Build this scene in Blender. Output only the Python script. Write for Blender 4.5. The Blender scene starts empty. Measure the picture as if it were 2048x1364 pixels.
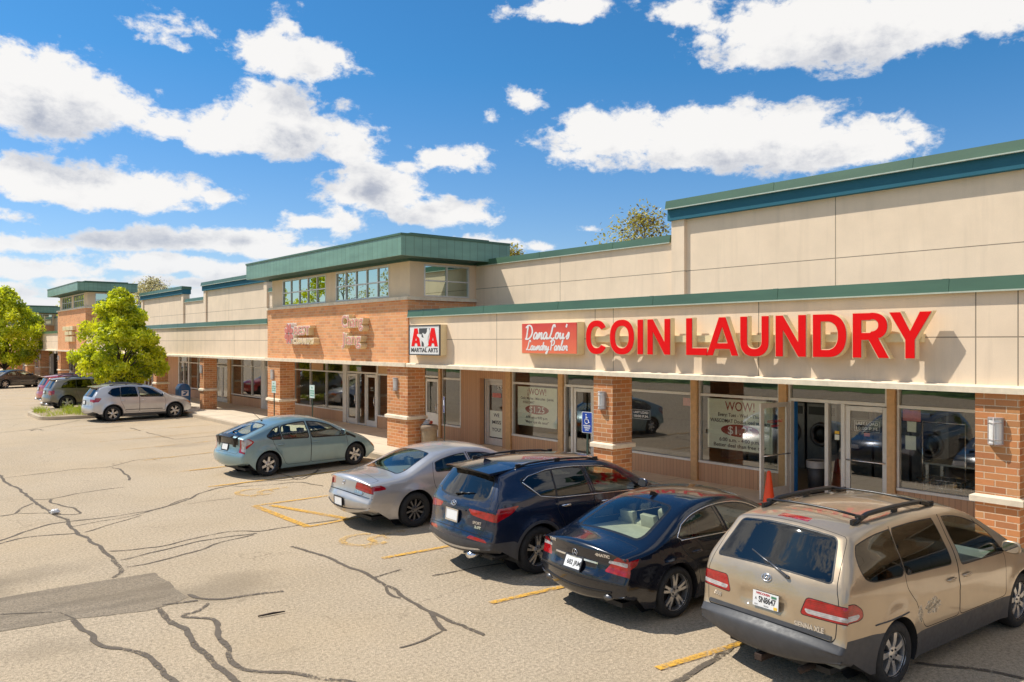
import bpy, bmesh, math, random
from mathutils import Vector, Matrix, noise
from mathutils.geometry import delaunay_2d_cdt, tessellate_polygon
R = math.radians
random.seed(7)
sc = bpy.context.scene
COL = sc.collection
for m in ('Standard',):
    sc.view_settings.view_transform = m
sc.view_settings.look = 'None'
sc.view_settings.exposure = 0.0
sc.view_settings.gamma = 1.0

# ---------------------------------------------------------------- materials
class NT:
    """small node-tree builder"""
    def __init__(s, tree):
        s.t = tree; s.n = tree.nodes; s.l = tree.links
    def node(s, typ, **kw):
        n = s.n.new(typ)
        for k, v in kw.items(): setattr(n, k, v)
        return n
    def put(s, sock, v):
        if isinstance(v, bpy.types.NodeSocket): s.l.new(v, sock)
        elif v is not None:
            if isinstance(v, (tuple, list)) and len(v) == 3 and sock.type == 'RGBA': v = (*v, 1)
            sock.default_value = v
    def math(s, op, a, b=None, c=None, clamp=False):
        n = s.node('ShaderNodeMath', operation=op, use_clamp=clamp)
        s.put(n.inputs[0], a)
        if b is not None: s.put(n.inputs[1], b)
        if c is not None: s.put(n.inputs[2], c)
        return n.outputs[0]
    def vmath(s, op, a, b=None, scale=None):
        n = s.node('ShaderNodeVectorMath', operation=op)
        s.put(n.inputs[0], a)
        if b is not None: s.put(n.inputs[1], b)
        if scale is not None: s.put(n.inputs['Scale'], scale)
        return n.outputs['Value'] if op in ('LENGTH', 'DOT_PRODUCT', 'DISTANCE') else n.outputs[0]
    def sep(s, v):
        n = s.node('ShaderNodeSeparateXYZ'); s.put(n.inputs[0], v); return n.outputs
    def comb(s, x=0., y=0., z=0.):
        n = s.node('ShaderNodeCombineXYZ')
        for i, v in enumerate((x, y, z)): s.put(n.inputs[i], v)
        return n.outputs[0]
    def noise(s, vec, scale, detail=4, rough=.55, dist=0., col=False):
        n = s.node('ShaderNodeTexNoise')
        s.put(n.inputs['Vector'], vec); s.put(n.inputs['Scale'], scale); s.put(n.inputs['Detail'], detail)
        s.put(n.inputs['Roughness'], rough); s.put(n.inputs['Distortion'], dist)
        return n.outputs['Color' if col else 'Fac']
    def white(s, vec):
        n = s.node('ShaderNodeTexWhiteNoise', noise_dimensions='3D'); s.put(n.inputs['Vector'], vec); return n.outputs['Value']
    def ramp(s, fac, stops, interp='LINEAR'):
        n = s.node('ShaderNodeValToRGB'); n.color_ramp.interpolation = interp
        e = n.color_ramp.elements
        while len(e) < len(stops): e.new(.5)
        for i, (p, c) in enumerate(stops):
            e[i].position = p
            e[i].color = (c, c, c, 1) if isinstance(c, (int, float)) else (*c, 1)
        s.put(n.inputs[0], fac); return n.outputs[0]
    def mix(s, fac, a, b, typ='MIX'):
        n = s.node('ShaderNodeMix', data_type='RGBA', blend_type=typ)
        s.put(n.inputs[0], fac); s.put(n.inputs[6], a); s.put(n.inputs[7], b); return n.outputs[2]
    def mapr(s, v, a, b, c=0., d=1., smooth=False):
        n = s.node('ShaderNodeMapRange', clamp=True)
        if smooth: n.interpolation_type = 'SMOOTHSTEP'
        s.put(n.inputs[0], v)
        for i, q in enumerate((a, b, c, d)): s.put(n.inputs[i+1], q)
        return n.outputs[0]
    def bump(s, h, strength=.3, dist=.01):
        n = s.node('ShaderNodeBump'); s.put(n.inputs['Height'], h); s.put(n.inputs['Strength'], strength); s.put(n.inputs['Distance'], dist)
        return n.outputs[0]
    def coord(s, w='Object'): return s.node('ShaderNodeTexCoord').outputs[w]
    def pos(s): return s.node('ShaderNodeNewGeometry').outputs['Position']
    def nrm(s): return s.node('ShaderNodeNewGeometry').outputs['Normal']

def new_mat(name):
    m = bpy.data.materials.new(name); m.use_nodes = True
    m.node_tree.nodes.clear()
    return m, NT(m.node_tree)
def principled(t, col=(.5, .5, .5), rough=.5, metal=0., coat=0., coat_r=.03, spec=.5, normal=None, trans=0., ior=1.5, emit=None, es=0., alpha=None, sub=0.):
    p = t.node('ShaderNodeBsdfPrincipled'); I = p.inputs
    t.put(I['Base Color'], col); t.put(I['Roughness'], rough); t.put(I['Metallic'], metal)
    t.put(I['Coat Weight'], coat); t.put(I['Coat Roughness'], coat_r); t.put(I['Specular IOR Level'], spec)
    t.put(I['Transmission Weight'], trans); t.put(I['IOR'], ior)
    if normal is not None: t.put(I['Normal'], normal)
    if emit is not None: t.put(I['Emission Color'], emit); t.put(I['Emission Strength'], es)
    return p.outputs[0]
def out(t, sh):
    o = t.node('ShaderNodeOutputMaterial'); t.l.new(sh, o.inputs[0])
def plain(name, col, rough=.5, metal=0., coat=0., var=.12, scale=9., bump=0., bscale=120., spec=.5, dirt=0.):
    """one colour with soft tonal variation, optional grain bump and grime"""
    m, t = new_mat(name); c = t.coord()
    n = t.noise(c, scale, 5, .6)
    lo = tuple(x*(1-var) for x in col); hi = tuple(min(1, x*(1+var)) for x in col)
    colr = t.ramp(n, [(.3, lo), (.7, hi)])
    if dirt:
        d = t.mapr(t.noise(c, scale*.35, 6, .7, .5), .48, .72, 0, dirt)
        colr = t.mix(d, colr, tuple(x*.35 for x in col))
    nm = t.bump(t.noise(c, bscale, 3, .6), bump, .004) if bump else None
    rr = t.mapr(t.noise(c, scale*2.3, 4), .3, .7, max(.02, rough*.85), min(1, rough*1.15))
    out(t, principled(t, colr, rr, metal, coat, normal=nm, spec=spec))
    return m
M = {}

# ---------------------------------------------------------------- objects
def tag(o, label=None, cat=None, group=None, kind=None):
    if label: o['label'] = label
    if cat: o['category'] = cat
    if group: o['group'] = group
    if kind: o['kind'] = kind
    return o
def empty(name, loc=(0, 0, 0), rz=0., label=None, cat=None, group=None):
    o = bpy.data.objects.new(name, None); COL.objects.link(o)
    o.location = loc; o.rotation_euler = (0, 0, rz); o.empty_display_size = .2
    return tag(o, label, cat, group)
class MB:
    """collects geometry, builds ONE mesh object"""
    def __init__(s): s.v = []; s.f = []; s.mi = []; s.smooth = []
    def add(s, vs, fs, mi=0, smooth=False):
        b = len(s.v); s.v += [tuple(v) for v in vs]
        s.f += [tuple(i+b for i in f) for f in fs]; s.mi += [mi]*len(fs); s.smooth += [smooth]*len(fs)
        return s
    def box(s, a, b, mi=0):
        x0, y0, z0 = a; x1, y1, z1 = b
        if x0 > x1: x0, x1 = x1, x0
        if y0 > y1: y0, y1 = y1, y0
        if z0 > z1: z0, z1 = z1, z0
        v = [(x0,y0,z0),(x1,y0,z0),(x1,y1,z0),(x0,y1,z0),(x0,y0,z1),(x1,y0,z1),(x1,y1,z1),(x0,y1,z1)]
        return s.add(v, [(0,3,2,1),(4,5,6,7),(0,1,5,4),(1,2,6,5),(2,3,7,6),(3,0,4,7)], mi)
    def cbox(s, c, d, mi=0, rot=None):
        h = [q/2 for q in d]; o = MB().box([-q for q in h], h)
        mt = Matrix.Translation(c) @ (rot if rot else Matrix())
        return s.add([mt @ Vector(v) for v in o.v], o.f, mi)
    def tube(s, pts, r, n=8, mi=0, cap=True, smooth=True):
        pts = [Vector(p) for p in pts]; rs = r if isinstance(r, (list, tuple)) else [r]*len(pts)
        vs = []; up0 = None
        for i, p in enumerate(pts):
            d = (pts[min(i+1, len(pts)-1)] - pts[max(i-1, 0)]).normalized()
            if up0 is None:
                up0 = Vector((0, 0, 1)) if abs(d.z) < .9 else Vector((1, 0, 0))
            a = d.cross(up0).normalized(); b = a.cross(d).normalized(); up0 = b
            for k in range(n):
                q = 2*math.pi*k/n
                vs.append(p + (a*math.cos(q) + b*math.sin(q))*rs[i])
        fs = [(i*n+k, i*n+(k+1) % n, (i+1)*n+(k+1) % n, (i+1)*n+k) for i in range(len(pts)-1) for k in range(n)]
        if cap: fs += [tuple(range(n-1, -1, -1)), tuple((len(pts)-1)*n+k for k in range(n))]
        return s.add(vs, fs, mi, smooth)
    def lathe(s, prof, n=24, mt=None, mi=0, smooth=True, closed=False, cap=True):
        """profile of (radius, height) around local Z"""
        vs = []
        for r, h in prof:
            for k in range(n):
                q = 2*math.pi*k/n; vs.append(Vector((r*math.cos(q), r*math.sin(q), h)))
        if mt: vs = [mt @ v for v in vs]
        m = len(prof)
        fs = [(i*n+k, i*n+(k+1) % n, ((i+1) % m)*n+(k+1) % n, ((i+1) % m)*n+k) for i in range(m if closed else m-1) for k in range(n)]
        if not closed and cap:
            if prof[0][0] > 1e-4: fs.append(tuple(range(n-1, -1, -1)))
            if prof[-1][0] > 1e-4: fs.append(tuple((m-1)*n+k for k in range(n)))
        return s.add(vs, fs, mi, smooth)
    def prism(s, poly, fn0, fn1, mi=0, holes=()):
        """polygon (2D) swept between two mappings 2D->3D"""
        loops = [list(poly)]+[list(h) for h in holes]
        tris = tessellate_polygon([[Vector((p[0], p[1], 0)) for p in L] for L in loops])
        flat = [p for L in loops for p in L]; n = len(flat)
        vs = [fn0(*p) for p in flat]+[fn1(*p) for p in flat]
        fs = [tuple(t) for t in tris]+[tuple(i+n for i in reversed(t)) for t in tris]
        o = 0
        for L in loops:
            k = len(L); fs += [(o+i, o+(i+1) % k, n+o+(i+1) % k, n+o+i) for i in range(k)]; o += k
        return s.add(vs, fs, mi)
    def build(s, name, mats, parent=None, bevel=0., recalc=True, auto=None, **tg):
        me = bpy.data.meshes.new(name); me.from_pydata(s.v, [], s.f)
        for m in (mats if isinstance(mats, (list, tuple)) else [mats]): me.materials.append(m)
        me.polygons.foreach_set('material_index', s.mi); me.polygons.foreach_set('use_smooth', s.smooth)
        if recalc or bevel:
            bm = bmesh.new(); bm.from_mesh(me)
            if recalc:
                bmesh.ops.remove_doubles(bm, verts=bm.verts, dist=1e-5)
                bmesh.ops.recalc_face_normals(bm, faces=bm.faces)
            if bevel:
                ed = [e for e in bm.edges if len(e.link_faces) == 2 and e.calc_face_angle(0) > .6]
                bmesh.ops.bevel(bm, geom=ed, offset=bevel, segments=2, affect='EDGES', profile=.6, clamp_overlap=True)
            bm.to_mesh(me); bm.free()
        me.update()
        o = bpy.data.objects.new(name, me); COL.objects.link(o)
        if parent: o.parent = parent
        if auto is not None:
            me.polygons.foreach_set('use_smooth', [True]*len(me.polygons))
            me.set_sharp_from_angle(angle=R(auto))
        return tag(o, **tg)
def round_poly(pts, r, n=4):
    o = []; k = len(pts)
    for i in range(k):
        p = Vector(pts[i][:2]); a = Vector(pts[i-1][:2]); b = Vector(pts[(i+1) % k][:2])
        rr = pts[i][2] if len(pts[i]) > 2 else r
        da = (a-p); db = (b-p); t = min(rr, da.length*.45, db.length*.45)
        if t < 1e-4: o.append(tuple(p)); continue
        A = p+da.normalized()*t; B = p+db.normalized()*t
        for j in range(n+1):
            q = j/n; o.append(tuple(A*(1-q)**2+p*2*q*(1-q)+B*q*q))
    return o
def text_mesh(body, size, sx=1., offset=0., shear=0., align='CENTER', spacing=1., depth=0.):
    """lettering as plain vertices/faces in the XY plane"""
    c = bpy.data.curves.new('lettering', 'FONT'); c.body = body; c.size = size; c.offset = offset; c.shear = shear
    c.align_x = align; c.align_y = 'CENTER'; c.space_character = spacing; c.extrude = depth; c.resolution_u = 4
    o = bpy.data.objects.new('lettering', c); COL.objects.link(o)
    me = o.to_mesh(); v = [(p.co.x*sx, p.co.y, p.co.z) for p in me.vertices]; f = [tuple(p.vertices) for p in me.polygons]
    o.to_mesh_clear(); bpy.data.objects.remove(o); bpy.data.curves.remove(c)
    return v, f
def put_text(mb, body, size, origin, ux, uy, mi=0, fit=None, **kw):
    """lay lettering on the plane through origin with axes ux (reading direction), uy (up)"""
    v, f = text_mesh(body, size, **kw)
    if fit and v:
        w = max(p[0] for p in v)-min(p[0] for p in v)
        if w > 1e-6: v = [(p[0]*fit/w, p[1], p[2]) for p in v]
    o = Vector(origin); ux = Vector(ux); uy = Vector(uy); un = ux.cross(uy)
    mb.add([o+ux*p[0]+uy*p[1]+un*p[2] for p in v], f, mi)
CRACKS = [
   (0.1, [(2.8, 27.62), (2.86, 24.83), (2.79, 23.09), (2.95, 22.29), (2.94, 20.51), (3.01, 19.39), (3.09, 18.06), (3.17, 17.56), (3.09, 16.93), (3.12, 15.77), (3.2, 14.81), (3.16, 14.12), (3.14, 13.21), (2.89, 12.9)]) ,
   (0.04, [(2.9, 24.19), (3.66, 24.33), (4.62, 24.64), (5.38, 24.31), (6.25, 25.45), (7.54, 25.41), (8.58, 25.51)]) ,
   (0.07, [(5.43, 24.26), (5.54, 23.89), (5.43, 22.88), (5.46, 22.34), (5.28, 21.75)]) ,
   (0.04, [(2.95, 20.43), (3.29, 20.22), (4.05, 20.76), (4.96, 20.78)]) ,
   (0.06, [(3.29, 20.22), (3.17, 19.95), (3.4, 19.17), (3.55, 18.3), (3.43, 18.08), (3.07, 18.37)]) ,
   (0.06, [(2.18, 18.95), (2.48, 18.92), (2.61, 19.55), (2.91, 19.99)]) ,
   (0.03, [(2.49, 19.0), (3.02, 18.57)]) ,
   (0.06, [(1.73, 16.27), (1.91, 16.58), (2.27, 16.96), (2.72, 17.5), (3.11, 17.54), (3.71, 17.4), (4.69, 17.52), (5.47, 18.07), (6.21, 19.0), (7.01, 19.41), (7.65, 19.57), (8.6, 19.13), (9.73, 20.18)]) ,
   (0.04, [(3.05, 16.96), (3.56, 17.09), (4.13, 17.2), (4.81, 17.58), (5.69, 18.44)]) ,
   (0.04, [(3.19, 16.33), (3.8, 16.76), (4.41, 17.19)]) ,
   (0.05, [(1.77, 16.31), (1.88, 16.37), (2.29, 16.57), (2.68, 16.49), (3.1, 16.32)]) ,
   (0.03, [(5.47, 17.79), (6.44, 17.83)]) ,
   (0.05, [(3.22, 14.57), (3.84, 14.33), (4.39, 14.5), (5.1, 14.76), (5.51, 14.6), (5.68, 14.29), (6.52, 14.39), (7.29, 14.33)]) ,
   (0.05, [(3.23, 13.86), (3.76, 14.03), (4.5, 14.29), (5.0, 14.35), (5.62, 14.26)]) ,
   (0.05, [(3.19, 13.35), (3.75, 13.44), (4.37, 13.63), (4.78, 13.95), (5.53, 14.16)]) ,
   (0.075, [(5.73, 12.95), (5.85, 12.32), (5.89, 11.41), (5.92, 10.5), (5.85, 9.93), (5.77, 9.33), (5.73, 8.64), (5.72, 8.06), (5.76, 7.57)]) ,
   (0.045, [(5.88, 10.46), (6.45, 10.58)]) ,
   (0.06, [(5.84, 10.09), (5.67, 9.63), (5.71, 9.39)]) ,
   (0.09, [(5.71, 8.64), (5.57, 8.29), (5.46, 7.99)]) ,
   (0.045, [(5.46, 7.99), (5.15, 7.92), (4.78, 7.87)]) ,
   (0.13, [(3.0, 11.07), (3.03, 10.61), (3.06, 9.9), (2.97, 9.25), (2.95, 8.63), (3.0, 8.3), (3.04, 8.04), (3.07, 7.78)]) ,
   (0.08, [(3.52, 11.39), (3.55, 11.08), (3.76, 10.87), (4.14, 10.77), (4.6, 10.69)]) ,
   (0.06, [(3.1, 11.11), (3.54, 11.05)]) ,
   (0.085, [(3.63, 10.81), (3.45, 10.57), (3.15, 10.57), (3.26, 10.36), (3.46, 10.14), (3.42, 9.82), (3.27, 9.46), (3.23, 9.09), (3.16, 8.86), (3.17, 8.41), (3.35, 8.21), (3.62, 7.98), (3.69, 7.65), (3.92, 7.31), (4.04, 7.02)]) ,
   (0.1, [(2.08, 11.26), (2.09, 10.85), (2.17, 10.57), (2.1, 10.31), (2.16, 10.01), (2.38, 9.69), (2.51, 9.35), (2.53, 8.97), (2.47, 8.74), (2.49, 8.48), (2.51, 8.2)]) ,
   (0.05, [(6.63, 10.01), (7.04, 9.93), (7.92, 9.84)]) ,
   (0.03, [(1.39, 12.07), (1.78, 11.82), (1.99, 11.7), (2.08, 11.26)]) ,
   (0.05, [(3.9, 35.88), (4.19, 36.4), (5.27, 36.85), (6.42, 38.25), (7.61, 39.88)]) ,
   (0.07, [(5.2, 36.36), (5.49, 36.95), (5.64, 36.28)]) ,
   (0.08, [(8.55, 35.02), (8.57, 33.61)]) ,
   (0.05, [(8.6, 33.06), (8.74, 29.94)]) ,
   (0.04, [(6.22, 35.27), (8.54, 36.02)]) ,
   (0.05, [(8.77, 29.91), (10.35, 30.11)]) ,
   (0.06, [(8.6, 21.2), (8.67, 19.9), (8.57, 18.96), (9.43, 19.76), (9.83, 20.45)]) ,
   (0.04, [(6.99, 19.19), (7.81, 18.83), (8.53, 18.88), (8.7, 17.9)]) ,
   (0.13, [(6.19, 5.23), (6.43, 5.3), (6.67, 5.27), (7.06, 5.34), (7.25, 5.37), (7.7, 5.51), (7.98, 5.49)]) ,
   (0.08, [(8.87, 3.92), (9.18, 3.55), (9.38, 3.04)]) ,
]
PATCH = [(1.48, 12.89), (2.84, 12.86), (3.46, 12.77), (3.48, 11.28), (2.96, 11.04), (2.03, 11.3), (1.31, 11.36), (0.57, 11.41), (0.66, 13.18)]
LINES = [
   (6.51, 19.53, 9.68, 19.68, 1) ,
   (6.95, 22.34, 7.98, 22.45, 1) ,
   (6.63, 36.99, 11.82, 37.49, 0) ,
   (6.54, 33.82, 11.47, 34.11, 0) ,
   (6.5, 30.77, 10.78, 31.37, 0) ,
   (6.48, 27.94, 9.79, 28.5, 0) ,
   (6.44, 25.12, 8.8, 25.61, 0) ,
   (6.44, 22.31, 8.02, 22.39, 1) ,
   (6.51, 16.65, 8.1, 16.68, 1) ,
   (6.51, 16.65, 6.56, 14.1, 0) ,
   (6.56, 14.1, 7.16, 14.18, 1) ,
   (6.81, 16.48, 7.46, 14.27, 0) ,
   (6.53, 11.29, 7.98, 11.24, 1) ,
   (6.53, 8.44, 7.67, 8.35, 1) ,
   (6.6, 5.61, 7.93, 5.46, 1) ,
]
CLOUDS = [
  (0.1417, 0.2571, 0.1039, 0.0607, 1.1),
  (0.2160, 0.2570, 0.0772, 0.0400, 1),
  (0.2751, 0.2450, 0.0565, 0.0308, 0.9),
  (0.4025, 0.2505, 0.1102, 0.0538, 1.1),
  (0.3345, 0.2368, 0.0593, 0.0316, 0.9),
  (0.4792, 0.2349, 0.0537, 0.0366, 0.8),
  (0.5095, 0.1800, 0.0869, 0.0404, 1),
  (0.5895, 0.1577, 0.0814, 0.0260, 0.9),
  (0.4792, 0.1521, 0.0358, 0.0366, 0.5),
  (0.4258, 0.3299, 0.0802, 0.0325, 0.95),
  (0.4112, 0.3661, 0.0242, 0.0216, 0.45),
  (0.2036, 0.1678, 0.1466, 0.0344, 1.1),
  (0.3345, 0.1690, 0.0329, 0.0140, 0.6),
  (0.1556, 0.1713, 0.0834, 0.0322, 0.9),
  (0.3345, 0.1170, 0.1317, 0.0224, 1),
  (0.2235, 0.1116, 0.0539, 0.0167, 0.8),
  (0.4025, 0.1078, 0.0757, 0.0179, 0.8),
  (0.1371, 0.1038, 0.0598, 0.0178, 0.9),
  (0.2751, 0.0887, 0.0879, 0.0178, 0.9),
  (0.1417, 0.0775, 0.0820, 0.0192, 0.9),
  (0.3512, 0.0825, 0.1000, 0.0155, 0.8),
  (0.4375, 0.1447, 0.0421, 0.0145, 0.6),
  (0.6082, 0.2243, 0.0557, 0.0298, 0.8),
  (0.5524, 0.2141, 0.0257, 0.0133, 0.45),
  (0.7022, 0.2923, 0.0314, 0.0209, 0.6),
  (0.6771, 0.3925, 0.0164, 0.0149, 0.35),
  (0.8145, 0.2467, 0.1176, 0.0445, 1.05),
  (0.9414, 0.2352, 0.1748, 0.0506, 1.2),
  (1.0549, 0.2186, 0.1235, 0.0418, 1.1),
  (1.1341, 0.2142, 0.0425, 0.0135, 0.6),
  (1.0217, 0.3467, 0.1265, 0.0529, 1.15),
  (1.1135, 0.3401, 0.1732, 0.0544, 1.15),
  (1.2125, 0.3437, 0.1005, 0.0258, 0.8),
  (0.9058, 0.3840, 0.0498, 0.0219, 0.7),
  (0.7648, 0.3941, 0.0817, 0.0209, 0.95),
  (0.7211, 0.1183, 0.0448, 0.0105, 0.7),
  (0.6458, 0.1245, 0.0447, 0.0119, 0.5),
  (0.7835, 0.1393, 0.0222, 0.0074, 0.5),
  (0.1235, 0.1317, 0.0267, 0.0114, 0.6),
  (0.2751, 0.3476, 0.0314, 0.0137, 0.2),
  (0.1650, 0.0405, 0.1686, 0.0156, 0.8),
  (0.3235, 0.0525, 0.1306, 0.0140, 0.7),
  (0.1889, 0.0631, 0.0693, 0.0118, 0.7),
  (0.2910, 0.0691, 0.0700, 0.0110, 0.6),
  (0.1235, 0.0528, 0.0588, 0.0139, 0.8),
  (0.4258, 0.0965, 0.0419, 0.0101, 0.5),
  (0.2336, 0.0449, 0.0967, 0.0108, 0.7),
  (0.6803, 0.1246, 0.0299, 0.0075, 0.5),
  (0.2751, 0.3348, 0.0220, 0.0096, 0.3),
  (0.6614, 0.2720, 0.0187, 0.0149, 0.3),
]
SKY_SAT, SKY_VAL = 1.08, 1.1
# ---------------------------------------------------------------- vehicles
def paint(name, col, metal=.35, rough=.32, flake=.06, dust=0., dcol=(.32, .27, .2)):
    m, t = new_mat(name); c = t.coord()
    n = t.noise(c, 3., 4)
    colr = t.ramp(n, [(.3, tuple(x*(1-flake) for x in col)), (.7, tuple(x*(1+flake) for x in col))])
    if dust:
        g = t.sep(c)
        low = t.mapr(g[2], .25, .85, 1., .15)
        d = t.math('MULTIPLY', t.math('MULTIPLY', t.mapr(t.noise(c, 7., 6, .65), .35, .75), low), dust, clamp=True)
        colr = t.mix(d, colr, dcol)
        rr = t.math('ADD', rough, t.math('MULTIPLY', d, .3))
    else: rr = rough
    nm = t.bump(t.noise(c, 1.6, 2), .035, .05)
    a = principled(t, colr, rr, metal, 1., .035, normal=nm)
    bk = principled(t, (.03, .03, .032), .8)
    g = t.node('ShaderNodeNewGeometry'); mx = t.node('ShaderNodeMixShader')
    t.l.new(g.outputs['Backfacing'], mx.inputs[0]); t.l.new(a, mx.inputs[1]); t.l.new(bk, mx.inputs[2])
    out(t, mx.outputs[0]); return m
def glass(name, tint=(.75, .82, .8), f0=.06, fmax=1., rough=0., ior=1.5, wave=0., wscale=.8, refl=(1, 1, 1)):
    """thin sheet of glazing: tinted see-through plus mirror reflection by fresnel"""
    m, t = new_mat(name)
    nm = t.bump(t.noise(t.coord(), wscale, 2), wave, .1) if wave else None
    fr = t.node('ShaderNodeLayerWeight'); fr.inputs['Blend'].default_value = .5
    f = t.math('ADD', f0, t.math('MULTIPLY', t.math('POWER', fr.outputs['Facing'], 4.), fmax-f0), clamp=True)
    tr = t.node('ShaderNodeBsdfTransparent'); tr.inputs[0].default_value = (*tint, 1)
    gl = t.node('ShaderNodeBsdfGlossy'); gl.inputs['Roughness'].default_value = rough; gl.inputs['Color'].default_value = (*refl, 1)
    if nm is not None: t.l.new(nm, gl.inputs['Normal']); t.l.new(nm, fr.inputs['Normal'])
    mx = t.node('ShaderNodeMixShader'); t.l.new(f, mx.inputs[0]); t.l.new(tr.outputs[0], mx.inputs[1]); t.l.new(gl.outputs[0], mx.inputs[2])
    out(t, mx.outputs[0]); return m
def lens(name, col, rough=.08, stripe=60.):
    m, t = new_mat(name); c = t.coord(); g = t.sep(c)
    w = t.math('SINE', t.math('MULTIPLY', g[2], stripe*6))
    nz = t.noise(c, 14, 3)
    f = t.math('ADD', t.math('MULTIPLY', w, .09), nz, clamp=True)
    out(t, principled(t, t.ramp(f, [(.25, tuple(x*.45 for x in col)), (.7, col)]), rough, 0, 1., .02)); return m
M['tyre'] = plain('tyre_rubber', (.018, .018, .019), .75, bump=.3, bscale=60, var=.25)
M['trim'] = plain('black_trim', (.012, .012, .013), .35, var=.2)
M['gap'] = plain('panel_gap', (.006, .006, .007), .8)
M['clad'] = plain('grey_cladding', (.055, .055, .06), .5, bump=.15, bscale=300, dirt=.2)
M['chrome'] = plain('chrome', (.82, .82, .84), .12, 1., var=.04)
M['alloy'] = plain('alloy_silver', (.62, .62, .63), .3, .85, var=.06)
M['alloy_dark'] = plain('alloy_dark_grey', (.16, .16, .17), .35, .8)  # dark grey metal for wheels, roof rails and pipes
M['disc'] = plain('brake_disc', (.03, .03, .032), .6, .3)
M['rust'] = plain('rusty_steel', (.035, .02, .014), .85, var=.4)
M['red'] = lens('red_lens', (.44, .001, .004))
M['white_lens'] = lens('clear_lens', (.58, .55, .55))
M['amber'] = lens('amber_lens', (.75, .22, .03))
M['dark_in'] = plain('dark_interior', (.02, .02, .022), .85)
M['grey_in'] = plain('grey_interior', (.17, .18, .17), .85)
M['tan_in'] = plain('beige_leather', (.5, .46, .34), .6)
M['plate'] = plain('plate_white', (.8, .8, .8), .35, var=.03)
M['ink'] = plain('black_ink', (.02, .02, .025), .5)
M['ink_red'] = plain('red_ink', (.5, .03, .04), .5)
M['ink_yellow'] = plain('yellow_sticker', (.8, .5, .05), .5)
M['ink_green'] = plain('green_ink', (.06, .22, .12), .5)
M['ink_blue'] = plain('blue_ink', (.05, .2, .55), .5)
M['glass_car'] = glass('car_glass', (.78, .86, .80), .07, rough=.012)
M['glass_tint'] = glass('privacy_glass', (.045, .05, .055), .07, rough=.012)
M['glass_dark'] = glass('dark_tinted_glass', (.16, .19, .19), .08, rough=.02)
M['mirror'] = plain('mirror_glass', (.85, .86, .88), .03, 1., var=.01)

def lerp_pts(pts, x):
    if x <= pts[0][0]: return pts[0][1]
    for (a, p), (b, q) in zip(pts, pts[1:]):
        if x <= b: return p+(q-p)*(x-a)/(b-a) if b > a else q
    return pts[-1][1]
def inpoly(p, poly):
    x, y = p; c = False; j = len(poly)-1
    for i in range(len(poly)):
        xi, yi = poly[i][0], poly[i][1]; xj, yj = poly[j][0], poly[j][1]
        if (yi > y) != (yj > y) and x < (xj-xi)*(y-yi)/(yj-yi)+xi: c = not c
        j = i
    return c
def area(poly): return .5*sum(a[0]*b[1]-b[0]*a[1] for a, b in zip(poly, poly[1:]+poly[:1]))
def offset_poly(poly, d):
    """grow (d>0) or shrink a closed polygon"""
    s = 1 if area(poly) > 0 else -1; k = len(poly); o = []
    for i in range(k):
        a, p, b = Vector(poly[i-1]), Vector(poly[i]), Vector(poly[(i+1) % k])
        u = (p-a); w = (b-p)
        if u.length < 1e-7 or w.length < 1e-7: o.append(tuple(p)); continue
        u.normalize(); w.normalize()
        n1 = Vector((u.y, -u.x))*s; n2 = Vector((w.y, -w.x))*s
        n = n1+n2
        if n.length < 1e-3: o.append(tuple(p+n1*d)); continue
        n.normalize(); o.append(tuple(p+n*d/max(.45, n.dot(n1))))
    return o
def resample(poly, ds, closed=True):
    o = []; k = len(poly)
    for i in range(k if closed else k-1):
        a = Vector(poly[i]); b = Vector(poly[(i+1) % k]); n = max(1, int((b-a).length/ds+.5))
        o += [tuple(a+(b-a)*j/n) for j in range(n)]
    if not closed: o.append(tuple(poly[-1]))
    return o
def cdt_domain(outer, regions, pts, clear=.012):
    """constrained triangulation of a 2D domain: outer loop, region loops, inner lattice points"""
    V = [Vector(p) for p in outer]; E = [(i, (i+1) % len(outer)) for i in range(len(outer))]
    segs = []
    for poly in regions:
        b = len(V); V += [Vector(p) for p in poly]; E += [(b+i, b+(i+1) % len(poly)) for i in range(len(poly))]
    cell = {}
    for v in V: cell.setdefault((int(v.x//.05), int(v.y//.05)), []).append(v)
    for p in pts:
        q = Vector(p); k = (int(q.x//.05), int(q.y//.05)); ok = True
        for i in (-1, 0, 1):
            for j in (-1, 0, 1):
                for w in cell.get((k[0]+i, k[1]+j), ()):
                    if (w-q).length_squared < clear*clear: ok = False; break
        if ok and inpoly(q, outer): V.append(q)
    r = delaunay_2d_cdt(V, E, [], 0, 1e-6)
    vs = [tuple(v) for v in r[0]]
    fs = []
    for f in r[2]:
        c = [sum(vs[i][k] for i in f)/len(f) for k in (0, 1)]
        if inpoly(c, outer): fs.append(tuple(f))
    return vs, fs

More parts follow.
